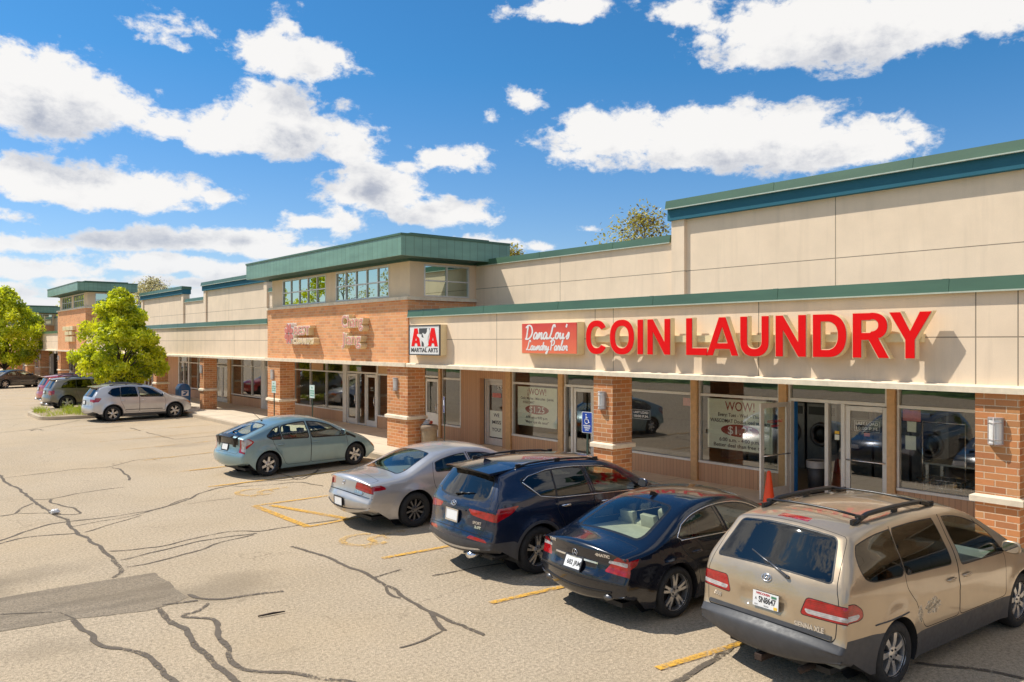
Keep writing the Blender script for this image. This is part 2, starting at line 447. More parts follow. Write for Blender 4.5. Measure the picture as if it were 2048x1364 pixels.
class Car:
    def __init__(s, S):
        s.S = S; s.hw = S['W']/2
        s.wheels = [(S['xr'], S['rt']), (S['xr']+S['wb'], S['rt'])]
        s.Ra = S['rt']+S.get('arch', .055)
        s.profile()
    # --- side silhouette, sampled with inward normals, crown and fillet radius
    def profile(s):
        P = s.S['sil']; k = len(P); o = []
        for i, p in enumerate(P):
            if i in (0, k-1): o.append(p); continue
            a, b = P[i-1], P[i+1]; v = Vector(p[:2]); da = Vector(a[:2])-v; db = Vector(b[:2])-v
            t = min(p[2], da.length*.48, db.length*.48)
            A = v+da.normalized()*t; B = v+db.normalized()*t; n = 6
            fa, fb = t/da.length, t/db.length
            pa = [p[j]+(a[j]-p[j])*fa for j in (3, 4)]; pb = [p[j]+(b[j]-p[j])*fb for j in (3, 4)]
            for j in range(n+1):
                q = j/n; w = A*(1-q)**2+v*2*q*(1-q)+B*q*q
                o.append((w.x, w.y, 0, pa[0]+(pb[0]-pa[0])*q, pa[1]+(pb[1]-pa[1])*q))
        # uniform resample
        L = [0]
        for a, b in zip(o, o[1:]): L.append(L[-1]+math.hypot(b[0]-a[0], b[1]-a[1]))
        n = int(L[-1]/s.S.get('ds', .036)); s.ds = L[-1]/n; s.C = []; j = 0
        for i in range(n+1):
            d = L[-1]*i/n
            while j < len(L)-2 and L[j+1] < d: j += 1
            q = (d-L[j])/max(1e-9, L[j+1]-L[j]); a, b = o[j], o[j+1]
            s.C.append([a[m]+(b[m]-a[m])*q for m in (0, 1, 3, 4)])
        s.N = []
        for i in range(n+1):
            a, b = s.C[max(0, i-2)], s.C[min(n, i+2)]
            t = Vector((b[0]-a[0], b[1]-a[1])).normalized(); s.N.append(Vector((t.y, -t.x)))
        s.n = n; s.L = L[-1]
        # index where the highest point is (separates rear half from front half)
        s.top = max(range(n+1), key=lambda i: s.C[i][1])
    def at(s, a):
        """interpolated profile data at arc length a"""
        q = min(max(a/s.ds, 0), s.n-1e-6); i = int(q); q -= i
        c = [s.C[i][m]+(s.C[i+1][m]-s.C[i][m])*q for m in range(4)]
        nn = s.N[i].lerp(s.N[i+1], q).normalized()
        return c, nn
    def Y(s, x, z):
        S = s.S; hw = s.hw; L = S['L']
        y = hw
        tr, lr = S.get('rear_taper', (.07, .9)); tf, lf = S.get('front_taper', (.13, 1.2))
        if x < lr: y -= tr*(1-x/lr)**2
        if x > L-lf: y -= tf*(1-(L-x)/lf)**2
        zb = lerp_pts(S['belt'], x); zm = S.get('zmid', .62)
        if z < zm: y -= S.get('tuck', .07)*((zm-z)/zm)**2
        elif z < zb: y -= S.get('shoulder', .04)*((z-zm)/(zb-zm))**2
        else:
            h = z-zb; y -= S.get('shoulder', .04)
            y -= h*math.tan(R(S.get('tumble', 20)))*min(1, .55+h*1.6)+S.get('curl', .12)*h*h
            gx = S.get('gh_rear', 1.3)
            if x < gx: y -= S.get('gh_taper', .07)*((gx-x)/gx)**2*min(1, h/.3)
        for xw, zw in s.wheels:
            rr = math.hypot(x-xw, z-zw)
            if rr < s.Ra+.3: y += S.get('flare', .022)*math.exp(-(max(0, rr-s.Ra-.01)/.075)**2)*(1 if z < zb else 0)
        for (x0, z0, x1, z1, amp, wd) in S.get('creases', ()):
            if x0-.25 < x < x1+.25:
                zc = z0+(z1-z0)*(x-x0)/(x1-x0); fade = min(1, max(0, (x-x0+.25)/.25), max(0, (x1+.25-x)/.25))
                y += amp*fade*math.exp(-((z-zc)/wd)**2)*(1 if z > zc else .55)
        return y
    def edge(s, a):
        c, n = s.at(a); x, z, cr, fr = c
        pe = R(s.S.get('phie', 72)); dl = cr+fr*(1-math.cos(pe))
        ex, ez = x+n.x*dl, z+n.y*dl
        return ex, ez, s.Y(ex, ez)
    def top_edge(s, x):
        best = -1
        for (x0, z0), (x1, z1) in zip(s.E, s.E[1:]):
            if min(x0, x1) <= x <= max(x0, x1) and abs(x1-x0) > 1e-6:
                best = max(best, z0+(z1-z0)*(x-x0)/(x1-x0))
        return best if best > 0 else 9
    V1 = .80
    def wrap(s, a, v):
        """point on the skin that runs over the car from rear bumper to front bumper"""
        c, n = s.at(a); x, z, cr, fr = c
        pe = R(s.S.get('phie', 72)); ex, ez, ye = s.edge(a); yin = ye-fr*math.sin(pe)
        sg = 1 if v >= 0 else -1; w = abs(v)
        if w <= s.V1:
            y = yin*w/s.V1; dl = cr*(y/yin)**2
        else:
            ph = pe*(w-s.V1)/(1-s.V1); y = yin+fr*math.sin(ph); dl = cr+fr*(1-math.cos(ph))
        p = Vector((x+n.x*dl, sg*y, z+n.y*dl))
        return p
    def a_of_z(s, z, front=False):
        """arc length where the rear (or front) face has height z; heights given at the centre line"""
        rng = range(s.n, s.top, -1) if front else range(0, s.top)
        prev = None
        for i in rng:
            j = i-1 if front else i+1
            z0, z1 = s.C[i][1], s.C[j][1]
            if z0 <= z <= z1:
                q = (z-z0)/(z1-z0) if z1 > z0 else 0
                return (i+(j-i)*q)*s.ds
        return 0 if z < .5 and not front else (s.top*s.ds)
    def v_of_y(s, a, y):
        ex, ez, ye = s.edge(a); c, n = s.at(a); pe = R(s.S.get('phie', 72)); yin = ye-c[3]*math.sin(pe)
        w = abs(y)
        if w <= yin: v = w/yin*s.V1
        elif w >= ye: v = 1.02
        else: v = s.V1+(1-s.V1)*math.asin((w-yin)/c[3])/pe
        return v if y >= 0 else -v
    def wpoly(s, poly, front=False, by='z'):
        """(y, z) polygon seen from behind -> wrap domain; by='a' takes arc lengths instead of heights"""
        o = []
        for y, z in resample(poly, .05):
            a = s.a_of_z(z, front) if by == 'z' else z
            o.append((a, s.v_of_y(a, y)*s.hw))
        return o
    def build(s):
        S = s.S; hw = s.hw; mats = {}
        acc = {}                                   # key -> list of (global vert ids, material)
        G = []; 
        def put(key, f, mat): acc.setdefault(key, []).append((f, mat))
        # ---- wrap skin
        regs = []
        for r in S['wrap']:
            pl = r['poly']; sides = (1, -1) if r.get('both') else (1,)
            for sg in sides:
                poly = s.wpoly([(p[0]*sg, p[1]) for p in (round_poly(pl, r.get('r', .03)))], r.get('front', False))
                key = r['key'] if not r.get('both') else r['key'].replace('*', '1' if sg > 0 else '0')
                b = r.get('border', 0)
                regs.append((poly, key, r['mat'], r))
                if b: regs.append((offset_poly(poly, b), r.get('bkey', 'body'), r.get('bmat', 'trim'), {}))
                g = r.get('gap', 0)
                if g:
                    regs[-1:] = [regs[-1]]
                    regs.append((offset_poly(poly, g+b), 'body', 'gap', {}))
        def clip(poly): return [(min(max(p[0], 0), s.L), min(max(p[1], -hw), hw)) for p in poly]
        regs = [(clip(p), k, m, r) for p, k, m, r in regs]
        n = s.n; nv = 22
        aa = [i*s.ds for i in range(n+1)]
        vv = [-1+2*j/nv for j in range(nv+1)]
        outer = [(a, -hw) for a in aa]+[(s.L, v*hw) for v in vv[1:-1]]+[(a, hw) for a in reversed(aa)]+[(0, v*hw) for v in reversed(vv[1:-1])]
        pts = [(aa[i], vv[j]*hw) for i in range(1, n) for j in range(1, nv)]
        V, F = cdt_domain(outer, [r[0] for r in regs], pts, .008)
        base = len(G)
        for a, b in V:
            p = s.wrap(a, b/hw)
            for poly, k, m, r in regs:
                if 'push' in r:
                    inside = inpoly((a, b), poly)
                    if inside:
                        d = min(((a-q[0])**2+(b-q[1])**2)**.5 for q in poly)
                        if d > 1e-4:
                            c, nn = s.at(a); w = r['push']*min(1, d/r.get('soft', .03)); p = p+Vector((nn.x, 0, nn.y))*w
            G.append(p)
        for f in F:
            c = (sum(V[i][0] for i in f)/3, sum(V[i][1] for i in f)/3)
            key, mat = 'body', 'paint'
            for poly, k, m, r in regs:
                if inpoly(c, poly): key, mat = k, m; break
            put(key, [i+base for i in f], mat)
        # ---- side skins
        pe = R(S.get('phie', 72)); edge = [s.edge(a)[:2] for a in aa]; s.E = edge
        bot = resample([edge[-1]]+[tuple(p) for p in S['sill']]+[edge[0]], .05, False)[1:-1]
        outer = edge+bot
        regs = []
        for xw, zw in s.wheels:
            regs.append(([(xw+s.Ra*math.cos(q*math.pi/24), zw+s.Ra*math.sin(q*math.pi/24)) for q in range(48)], None, None))
        tr = S.get('arch_trim')
        for r in S['side']:
            poly = resample(round_poly(r['poly'], r.get('r', .03)), .06)
            if r['key'].startswith('window'): poly = [(x, min(z, s.top_edge(x)-.035)) for x, z in poly]
            b = r.get('border', 0)
            if 'line' in r: regs.append((offset_poly(poly, -r['line']), r['key'], r['mat'])); regs.append((poly, r.get('bkey', 'body'), r['lmat']))
            else: regs.append((poly, r['key'], r['mat']))
            if b: regs.append((offset_poly(poly, b), r.get('bkey', 'body'), r.get('bmat', 'trim')))
            if r.get('gap'): regs.append((offset_poly(poly, b+r['gap']), 'body', 'gap'))
        if tr:
            regs.insert(2, None); regs.insert(3, None)
            for q, (xw, zw) in enumerate(s.wheels):
                regs[2+q] = ([(xw+(s.Ra+tr)*math.cos(k*math.pi/24), zw+(s.Ra+tr)*math.sin(k*math.pi/24)) for k in range(48)], 'body', 'clad')
        st = S.get('st', .055); x0 = min(p[0] for p in outer); z0 = min(p[1] for p in outer)
        x1 = max(p[0] for p in outer); z1 = max(p[1] for p in outer)
        pts = [(x0+i*st+(.5*st if j % 2 else 0), z0+j*st*.87) for i in range(int((x1-x0)/st)+1) for j in range(int((z1-z0)/(st*.87))+1)]
        V, F = cdt_domain(outer, [r[0] for r in regs], pts, .02)
        cls = []
        for f in F:
            c = (sum(V[i][0] for i in f)/3, sum(V[i][1] for i in f)/3)
            key, mat = 'body', 'paint'
            for poly, k, m in regs:
                if inpoly(c, poly): key, mat = k, m; break
            cls.append((key, mat))
        for sg, sd in ((-1, '0'), (1, '1')):
            base = len(G)
            for x, z in V: G.append(Vector((x, sg*s.Y(x, z), z)))
            for f, (key, mat) in zip(F, cls):
                if key is None: continue
                put(key.replace('*', sd), [i+base for i in f], mat)
        # ---- weld, orient, split into parts with shared normals
        bm = bmesh.new(); bv = [bm.verts.new(p) for p in G]; bm.verts.ensure_lookup_table()
        lay = bm.faces.layers.int.new('k'); keys = []; info = []
        for key, fl in acc.items():
            for f, m in fl:
                try: fc = bm.faces.new([bv[i] for i in f])
                except ValueError: continue
                fc[lay] = len(info); info.append((key, m))
        bmesh.ops.remove_doubles(bm, verts=bm.verts, dist=.004)
        bmesh.ops.recalc_face_normals(bm, faces=bm.faces)
        # make sure faces look outwards
        tot = sum(1 if f.normal.dot(f.calc_center_median()-Vector((S['L']/2, 0, .7))) > 0 else -1 for f in bm.faces)
        if tot < 0: bmesh.ops.reverse_faces(bm, faces=bm.faces)
        bm.normal_update(); bm.verts.index_update()
        nrm = [v.normal.copy() for v in bm.verts]; co = [v.co.copy() for v in bm.verts]
        groups = {}
        for f in bm.faces:
            k, m = info[f[lay]]; groups.setdefault(k, []).append(([v.index for v in f.verts], m))
        bm.free()
        root = empty(S['name'], label=S['label'], cat=S['cat'], group=S.get('group'))
        mt = dict(S['mats']); s.root = root; objs = {}
        def mat(m): return mt.get(m) or M[m]
        order = sorted(groups, key=lambda k: (0 if k == 'body' else 1 if k.startswith('door') else 2))
        for key in order:
            fl = groups[key]; nm, _, idx = key.partition('#')
            used = sorted({i for f, m in fl for i in f}); mp = {g: i for i, g in enumerate(used)}
            me = bpy.data.meshes.new(nm); me.from_pydata([co[i] for i in used], [], [[mp[i] for i in f] for f, m in fl])
            ms = sorted({m for f, m in fl}, key=lambda q: (q != 'paint', q))
            for m in ms: me.materials.append(mat(m))
            me.polygons.foreach_set('material_index', [ms.index(m) for f, m in fl])
            me.polygons.foreach_set('use_smooth', [True]*len(fl))
            me.normals_split_custom_set_from_vertices([nrm[i] for i in used])
            o = bpy.data.objects.new(nm, me); COL.objects.link(o); objs[key] = o
            par = root
            if idx and nm in ('window',):
                dk = 'door#'+idx
                if dk in objs: par = objs[dk]
            o.parent = par
        s.objs = objs
        s.fit_wheels(); s.fit_details(mat); s.fit_interior(mat)
        root.location = S['loc']; root.rotation_euler = (0, 0, R(S.get('rot', 0)))
        return root
    # ---- wheels
    def wheel_meshes(s):
        S = s.S; rt = S['rt']; w = S.get('tw', .215)/2; rr = S.get('rim', rt*.68)
        my = Matrix.Rotation(R(90), 4, 'X')          # local Z -> -Y (outer face towards -Y)
        t = MB(); prof = [(rr*.98, -w*.8), (rr+.01, -w*.95), ((rr+rt)/2, -w*1.04), (rt-.025, -w*.93), (rt-.006, -w*.75), (rt, -w*.3), (rt, w*.3), (rt-.006, w*.75), (rt-.025, w*.93), ((rr+rt)/2, w*1.04), (rr+.01, w*.95), (rr*.98, w*.8)]
        t.lathe(prof, 40, my, closed=True)
        r = MB(); r.lathe([(rr*.99, w*.9), (rr, w*.72), (rr*.965, w*.68), (rr*.93, w*.3), (rr*.93, -w*.85)], 40, my, 0, cap=False)
        r.lathe([(.001, w*.05), (rr*.93, w*.05)], 32, my, 1)          # dark backing / brake disc
        n, style = S.get('spokes', (5, 'single'))
        hubr = S.get('hub', .075); ox = .012
        def spoke(q, w0, w1, m=0, r0=hubr*.6, r1=rr*.97, sk=0.):
            a = []
            for rad, hh, ww in ((r0, w*.62, w0), ((r0+r1)*.5, w*.70, (w0+w1)*.46), (r1, w*.66, w1)):
                for sgn in (-1, 1):
                    for dz in (0, -.045):
                        x = rad; y = sgn*ww/2+sk*(rad-r0)
                        c, sn = math.cos(q), math.sin(q)
                        a.append(my @ Vector((x*c-y*sn, x*sn+y*c, hh+dz)))
            f = []
            for i in (0, 1):
                b = i*4; f += [(b, b+2, b+6, b+4), (b+2, b+3, b+7, b+6), (b+3, b+1, b+5, b+7), (b+1, b, b+4, b+5)]
            f += [(0, 1, 3, 2), (8, 10, 11, 9)]
            r.add(a, f, m)
        for k in range(n):
            q = 2*math.pi*k/n+.3
            if style == 'single': spoke(q, .075, S.get('spw', .06))
            elif style == 'double':
                spoke(q-.13, .04, .034, sk=-.05); spoke(q+.13, .04, .034, sk=.05)
            elif style == 'fan': spoke(q, .05, S.get('spw', .085), sk=.18)
            elif style == 'thin': spoke(q, .028, S.get('spw', .04))
        r.lathe([(hubr, w*.5), (hubr, w*.68), (hubr*.6, w*.76), (.001, w*.78)], 20, my, 0)
        for k in range(5):
            q = 2*math.pi*k/5+.9
            r.lathe([(.011, w*.7), (.011, w*.82), (.001, w*.83)], 6, my @ Matrix.Translation((hubr*.68*math.cos(q), hubr*.68*math.sin(q), 0)), 1)
        return t, r
    def fit_wheels(s):
        S = s.S; t, r = s.wheel_meshes(); first = None
        off = S.get('tw', .215)/2+S.get('inset', .03)
        for xw, zw in s.wheels:
            for sg in (-1, 1):
                y = sg*(s.Y(xw, zw+s.Ra+.02)-off)
                if first is None:
                    w = empty('wheel'); to = t.build('tyre', M['tyre'], w); ro = r.build('rim', [S['mats'].get('rim', M['alloy']), M['disc']], w, auto=40); first = (w, to, ro)
                else:
                    w = first[0].copy(); COL.objects.link(w)
                    for ch in first[1:]:
                        c = ch.copy(); COL.objects.link(c); c.parent = w
                w.parent = s.root; w.location = (xw, y, zw)
                w.rotation_euler = (0, R(37*(xw+sg)), R(180) if sg > 0 else 0)
        liner = MB()
        for xw, zw in s.wheels:
            for sg in (-1, 1):
                vs = []; n = 18
                for q in range(n+1):
                    a = -.35+(math.pi+.7)*q/n; x = xw+s.Ra*math.cos(a); z = zw+s.Ra*math.sin(a)
                    vs += [(x, sg*(s.Y(x, z)-.004), z), (x, sg*(s.hw-.42), z)]
                liner.add(vs, [(2*i, 2*i+1, 2*i+3, 2*i+2) for i in range(n)], 0, True)
                liner.add([(xw+s.Ra*math.cos(q*math.pi/12), sg*(s.hw-.42), zw+s.Ra*math.sin(q*math.pi/12)) for q in range(24)], [tuple(range(24))])
        zz = S['sill'][1][1]+.05
        liner.box((.35, -s.hw+.3, zz-.06), (S['L']-.35, s.hw-.3, zz))
        liner.build('wheel_well', M['disc'], s.root, recalc=False)
    # ---- handles, mirrors, plate, wiper, exhaust ...
    def side_pt(s, x, z, sg, d=0.): return Vector((x, sg*(s.Y(x, z)+d), z))
    def rear_pt(s, y, z, d=0.):
        a = s.a_of_z(z); c, n = s.at(a); return s.wrap(a, s.v_of_y(a, y))-Vector((n.x, 0, n.y))*d
    def rear_frame(s, y, z):
        p = s.rear_pt(y, z); u = (s.rear_pt(y-.03, z)-s.rear_pt(y+.03, z)).normalized(); v = (s.rear_pt(y, z+.03)-s.rear_pt(y, z-.03)).normalized()
        return p, u, v, u.cross(v).normalized()          # u: reading direction seen from behind (towards -Y)
    def fit_details(s, mat):
        S = s.S; root = s.root; L = S['L']
        for k, (x, z, di) in enumerate(S.get('handles', ())):
            for sg, sd in ((-1, '0'), (1, '1')):
                m = MB(); ln = .2; h = .032
                c = s.side_pt(x, z, sg, .022); a = s.side_pt(x-ln/2, z, sg, .022); b = s.side_pt(x+ln/2, z, sg, .022)
                d = (b-a).normalized(); o = Vector((0, sg, 0)); up = o.cross(d)*(-sg)
                if up.z < 0: up = -up
                pr = []
                for q in range(9):
                    f = q/8; w = (1-(2*f-1)**4)**.5 if 0 < f < 1 else .02
                    ctr = a+d*ln*f-o*(.024*(2*f-1)**4)
                    for t in range(8):
                        an = 2*math.pi*t/8; pr.append(ctr+up*(h*.5*w+.003)*math.sin(an)+o*(.011*w+.002)*math.cos(an))
                m.add(pr, [(i*8+j, i*8+(j+1) % 8, (i+1)*8+(j+1) % 8, (i+1)*8+j) for i in range(8) for j in range(8)], 0, True)
                par = s.objs.get('door#'+di+sd) or root
                m.build('handle', mat(S.get('handle_mat', 'paint')), par)
        if 'mirror' in S:
            x, z = S['mirror']
            for sg, sd in ((-1, '0'), (1, '1')):
                y = s.Y(x, z); m = MB(); vs = []; n = 10
                for i in range(n+1):
                    th = math.pi*i/n-math.pi/2
                    for j in range(14):
                        ph = 2*math.pi*j/14; cx = math.copysign(abs(math.cos(ph))**.6, math.cos(ph)); cz = math.copysign(abs(math.sin(ph))**.7, math.sin(ph))
                        rr = math.cos(th)**.5
                        vs.append((x+.055*math.sin(th)*(1 if th > 0 else .35), sg*(y+.135+.105*rr*cx), z+.03+.075*rr*cz))
                m.add(vs, [(i*14+j, i*14+(j+1) % 14, (i+1)*14+(j+1) % 14, (i+1)*14+j) for i in range(n) for j in range(14)], 0, True)
                m.tube([(x+.03, sg*(y-.03), z-.03), (x+.01, sg*(y+.09), z-.01)], .025, 8, 1)
                o = m.build('side_mirror', [mat(S.get('mirror_mat', 'paint')), M['trim']], root)
                g = MB(); g.add([(x-.021, sg*(y+.135+.088*math.copysign(abs(math.cos(q))**.6, math.cos(q))), z+.03+.06*math.copysign(abs(math.sin(q))**.7, math.sin(q))) for q in [2*math.pi*k/20 for k in range(20)]], [tuple(range(20))])
                g.build('mirror_glass', M['mirror'], o, recalc=False)
        if 'plate' in S:
            y, z, kind = S['plate']; p, u, v, n = s.rear_frame(y, z); m = MB(); w, h = .153, .077
            p = p+n*.012; rot = Matrix((u, v, n)).transposed().to_4x4()
            m.cbox(p, (w*2, h*2, .008), 0, rot)
            fr = .004
            if kind == 'frame':
                for a, b in (((0, h+.008), (w*2+.034, .018)), ((0, -h-.006), (w*2+.034, .026)), ((-w-.008, 0), (.018, h*2)), ((w+.008, 0), (.018, h*2))):
                    m.cbox(p+u*a[0]+v*a[1]+n*.002, (b[0], b[1], .014), 3, rot)
            q = p+n*.0058; txt = S.get('plate_text', '')
            if txt:
                put_text(m, txt, .085, q-v*.004+u*(.02), u, v, 1, fit=S.get('plate_fit', .2), offset=.002)
                if kind == 'wis':
                    put_text(m, 'WISCONSIN', .032, q+v*.057-u*.03, u, v, 2, fit=.17, offset=.001)
                    put_text(m, 'A', .045, q-u*.115, u, v, 1, fit=.022)
                    put_text(m, 'TRUCK', .022, q-v*.06+u*.01, u, v, 1, fit=.06); put_text(m, 'MAY', .022, q-v*.06-u*.11, u, v, 1, fit=.04)
                    m.cbox(q+u*.12-v*.057, (.04, .03, .002), 4, rot); m.cbox(q+u*.1+v*.05, (.06, .022, .002), 5, rot)
            m.build('license_plate', [M['plate'], M['ink'], M['ink_red'], mat(S.get('frame_mat', 'ink')), M['ink_yellow'], M['ink_green']], root)
        for (txt, y, z, sz, fit) in S.get('letters', ()):
            p, u, v, n = s.rear_frame(y, z); m = MB()
            put_text(m, txt, sz, p+n*.004, u, v, 0, fit=fit, offset=.003, depth=.003)
            m.build('badge', M['chrome'], root, recalc=False)
        if 'emblem' in S:
            y, z, r, kind = S['emblem']; p, u, v, n = s.rear_frame(y, z); rot = Matrix((u, v, n)).transposed().to_4x4()
            m = MB(); T = Matrix.Translation(p+n*.006) @ rot
            def ring(rx, ry, th, cx=0, cy=0, tilt=0.):
                k = 28; pts = [(cx+rx*math.cos(2*math.pi*i/k), cy+ry*math.sin(2*math.pi*i/k)) for i in range(k)]
                c, sn = math.cos(tilt), math.sin(tilt)
                pts = [(a*c-b*sn, a*sn+b*c) for a, b in pts]
                m.tube([T @ Vector((a, b, 0)) for a, b in pts+pts[:1]], th, 6, cap=False)
            if kind == 'ovals': ring(r, r*.68, r*.09); ring(r*.42, r*.62, r*.08); ring(r*.62, r*.3, r*.08, 0, r*.2)
            elif kind == 'star':
                ring(r, r, r*.09)
                for k in range(3):
                    q = math.pi/2+2*math.pi*k/3; m.tube([T @ Vector((0, 0, 0)), T @ Vector((r*math.cos(q), r*math.sin(q), 0))], [r*.14, r*.05], 6)
            elif kind == 'slant_h':
                ring(r, r*.62, r*.1); m.tube([T @ Vector((-r*.42, -r*.42, 0)), T @ Vector((-r*.28, r*.42, 0))], r*.1, 6); m.tube([T @ Vector((r*.28, -r*.42, 0)), T @ Vector((r*.42, r*.42, 0))], r*.1, 6); m.tube([T @ Vector((-r*.35, -r*.12, 0)), T @ Vector((r*.35, r*.12, 0))], r*.1, 6)
            elif kind == 'shields':
                ring(r, r, r*.1)
                for k in (-1, 0, 1): m.tube([T @ Vector((r*(.35*k-.2), r*.45, 0)), T @ Vector((r*(.35*k+.2), -r*.45, 0))], r*.13, 6)
            m.build('emblem', M['chrome'], root)
        if 'wiper' in S:
            y, z, ln, tilt = S['wiper']; m = MB(); p0 = s.rear_pt(y, z, .03)
            p1 = s.rear_pt(y+ln*math.cos(tilt), z+ln*math.sin(tilt), .03)
            m.tube([s.rear_pt(y, z, .0), p0], .02, 8, 0); m.tube([p0, p0.lerp(p1, .6)], [.016, .009], 6, 0)
            a = s.rear_pt(y+ln*.25*math.cos(tilt), z+ln*.3*math.sin(tilt), .018); b = s.rear_pt(y+ln*1.15*math.cos(tilt), z+ln*1.1*math.sin(tilt), .018)
            m.tube([a, (a+b)/2+Vector((-.01, 0, 0)), b], .008, 6, 0)
            m.build('rear_wiper', mat(S.get('wiper_mat', 'trim')), root)
        for (y, x, z, r) in S.get('exhaust', ()):
            m = MB(); mt2 = Matrix.Translation((x, y, z)) @ Matrix.Rotation(R(90), 4, 'Y') @ Matrix.Scale(S.get('exh_wide', 1), 4, (0, 1, 0))
            m.lathe([(r, 0), (r, .25), (r*.88, .25), (r*.88, .002)], 18, mt2, 0); m.lathe([(.001, .06), (r*.88, .06)], 18, mt2, 1)
            m.build('exhaust_pipe', [mat(S.get('exh_mat', 'chrome')), M['gap']], root)
        if 'rails' in S:
            y, x0, x1, cross, rm = S['rails']
            def top(x, yy):
                best = min((abs(c[0]-x)+(0 if c[1] > 1.2 else 9), i) for i, c in enumerate(s.C))[1]
                a = best*s.ds; return s.wrap(a, s.v_of_y(a, yy))
            for sg in (-1, 1):
                m = MB(); pts = []
                for k in range(13):
                    f = k/12; x = x0+(x1-x0)*f; h = S.get('rail_h', .055)*min(1, 6*f, 6*(1-f)+.0)
                    yy = sg*(y-.05*(1 if k in (0, 12) else 0)*0)
                    pts.append(top(x, yy)+Vector((0, 0, h)))
                rw = S.get('rail_r', .028); m.tube(pts, [rw*.7]+[rw]*11+[rw*.7], 8)
                for f in (.03, .5, .97):
                    x = x0+(x1-x0)*f; b = top(x, sg*y); m.cbox(b+Vector((0, 0, .02)), (.09, .03, .06))
                m.build('roof_rail', mat(rm), root)
            for x in cross:
                m = MB(); m.tube([top(x, y)+Vector((0, 0, .06)), top(x, y*.5)+Vector((0, 0, .05)), top(x, 0)+Vector((0, 0, .045)), top(x, -y*.5)+Vector((0, 0, .05)), top(x, -y)+Vector((0, 0, .06))], .014, 8)
                for sg in (-1, 1): m.cbox(top(x, sg*y)+Vector((0, 0, .055)), (.06, .07, .035))
                m.build('cross_bar', mat(rm), root)
        if 'antenna' in S:
            x, ln, kind = S['antenna']; i = min(range(s.n), key=lambda i: abs(s.C[i][0]-x)+(0 if s.C[i][1] > 1.2 else 9)); p = s.wrap(i*s.ds, 0); m = MB()
            if kind == 'fin':
                m.add([p+Vector((-.09, 0, 0)), p+Vector((.09, .03, 0)), p+Vector((.09, -.03, 0)), p+Vector((-.07, 0, .065)), p+Vector((.0, .012, .045)), p+Vector((0, -.012, .045))], [(0, 3, 4, 1), (0, 2, 5, 3), (3, 5, 4), (1, 4, 5, 2)], 0)
            else: m.tube([p, p+Vector((.03, 0, .03))], .02, 8); m.tube([p+Vector((0, 0, .02)), p+Vector((-ln*.7, 0, ln*.7))], .006, 6)
            m.build('antenna', mat('paint') if kind == 'fin' and S.get('fin_paint') else M['trim'], root)
        if 'spoiler' in S:
            x, z, w, dep, th = S['spoiler']; m = MB(); vs = []; n = 16
            for k in range(n+1):
                f = -1+2*k/n; y = w*f; cx = x+.07*f*f; zt = z-.035*f*f
                i = min(range(s.top+1), key=lambda i: abs(s.C[i][0]-(cx+dep))); lp = s.wrap(i*s.ds, s.v_of_y(i*s.ds, y*.96))
                for p in ((cx, y, zt), (lp.x, y*.97, lp.z+.006), (lp.x, y*.97, lp.z-.03), (cx+.03, y, zt-th)): vs.append(p)
            fs = [(k*4+j, k*4+(j+1) % 4, (k+1)*4+(j+1) % 4, (k+1)*4+j) for k in range(n) for j in range(4)]+[(0, 1, 2, 3), (n*4+3, n*4+2, n*4+1, n*4)]
            m.add(vs, fs, 0, False); m.build('spoiler', mat(S.get('spoiler_mat', 'paint')), root, auto=35)
        for (kind, pr) in S.get('extra', ()):
            m = MB()
            if kind == 'strip':                      # bright or dark strip along the rear face
                y0, y1, z, h, pm, nm = pr; pts = [s.rear_frame(y0+(y1-y0)*k/16, z) for k in range(17)]
                vs = []
                for p, u, v, n in pts: vs += [p+n*.014+v*h, p+n*.014-v*h, p-n*.02-v*h*1.2, p-n*.02+v*h*1.2]
                m.add(vs, [(k*4+j, k*4+(j+1) % 4, (k+1)*4+(j+1) % 4, (k+1)*4+j) for k in range(16) for j in range(4)]+[(0, 1, 2, 3), (67, 66, 65, 64)], 0, False)
                m.build(nm, mat(pm), root, auto=40)
            elif kind == 'sidestrip':                # moulding along both flanks
                pts2, rad, pm, nm = pr
                for sg in (-1, 1):
                    m = MB(); m.tube([s.side_pt(x, z, sg, .002) for x, z in [(x, min(z, s.top_edge(x)-.012)) for x, z in resample(pts2, .05, False)]], rad, 6); m.build(nm, mat(pm), root)
            elif kind == 'box': a, b, pm, nm = pr; m.box(a, b); m.build(nm, mat(pm), root, bevel=.01)
    def fit_interior(s, mat):
        S = s.S; I = S.get('interior')
        if not I: return
        cm = M[I.get('mat', 'dark_in')]; root = s.root; zf = .35
        zs = I.get('zs', .62); xf = I['xf']; xr = I['xr']; top = I.get('top', 1.12)
        hr = I.get('mat_head', I.get('mat', 'dark_in'))
        def seat(x, y, w, heads):
            m = MB(); m.cbox((x+.22, y, zs-.08), (.5, w, .16)); m.cbox((x-.06, y, zs+.22), (.14, w, .55), 0, Matrix.Rotation(R(-14), 4, 'Y'))
            o = m.build('seat', cm, root, bevel=.05, auto=60)
            for hy in heads:
                h = MB(); h.cbox((x-.17, hy, top), (.09, .25, .17), 0, Matrix.Rotation(R(-10), 4, 'Y'))
                h.tube([(x-.15, hy-.05, top-.15), (x-.165, hy-.05, top-.05)], .008, 6, 1); h.tube([(x-.15, hy+.05, top-.15), (x-.165, hy+.05, top-.05)], .008, 6, 1)
                h.build('headrest', [M[hr], M['chrome']], o, bevel=.035, auto=60)
        seat(xf, -.37, .5, (-.37,)); seat(xf, .37, .5, (.37,))
        seat(xr, 0, 1.25, I.get('rear_heads', (-.4, .4)))
        m = MB(); m.box((.3, -s.hw+.16, zf-.03), (S['L']-1.1, s.hw-.16, zf))
        xd = xf+.95; zd = .86
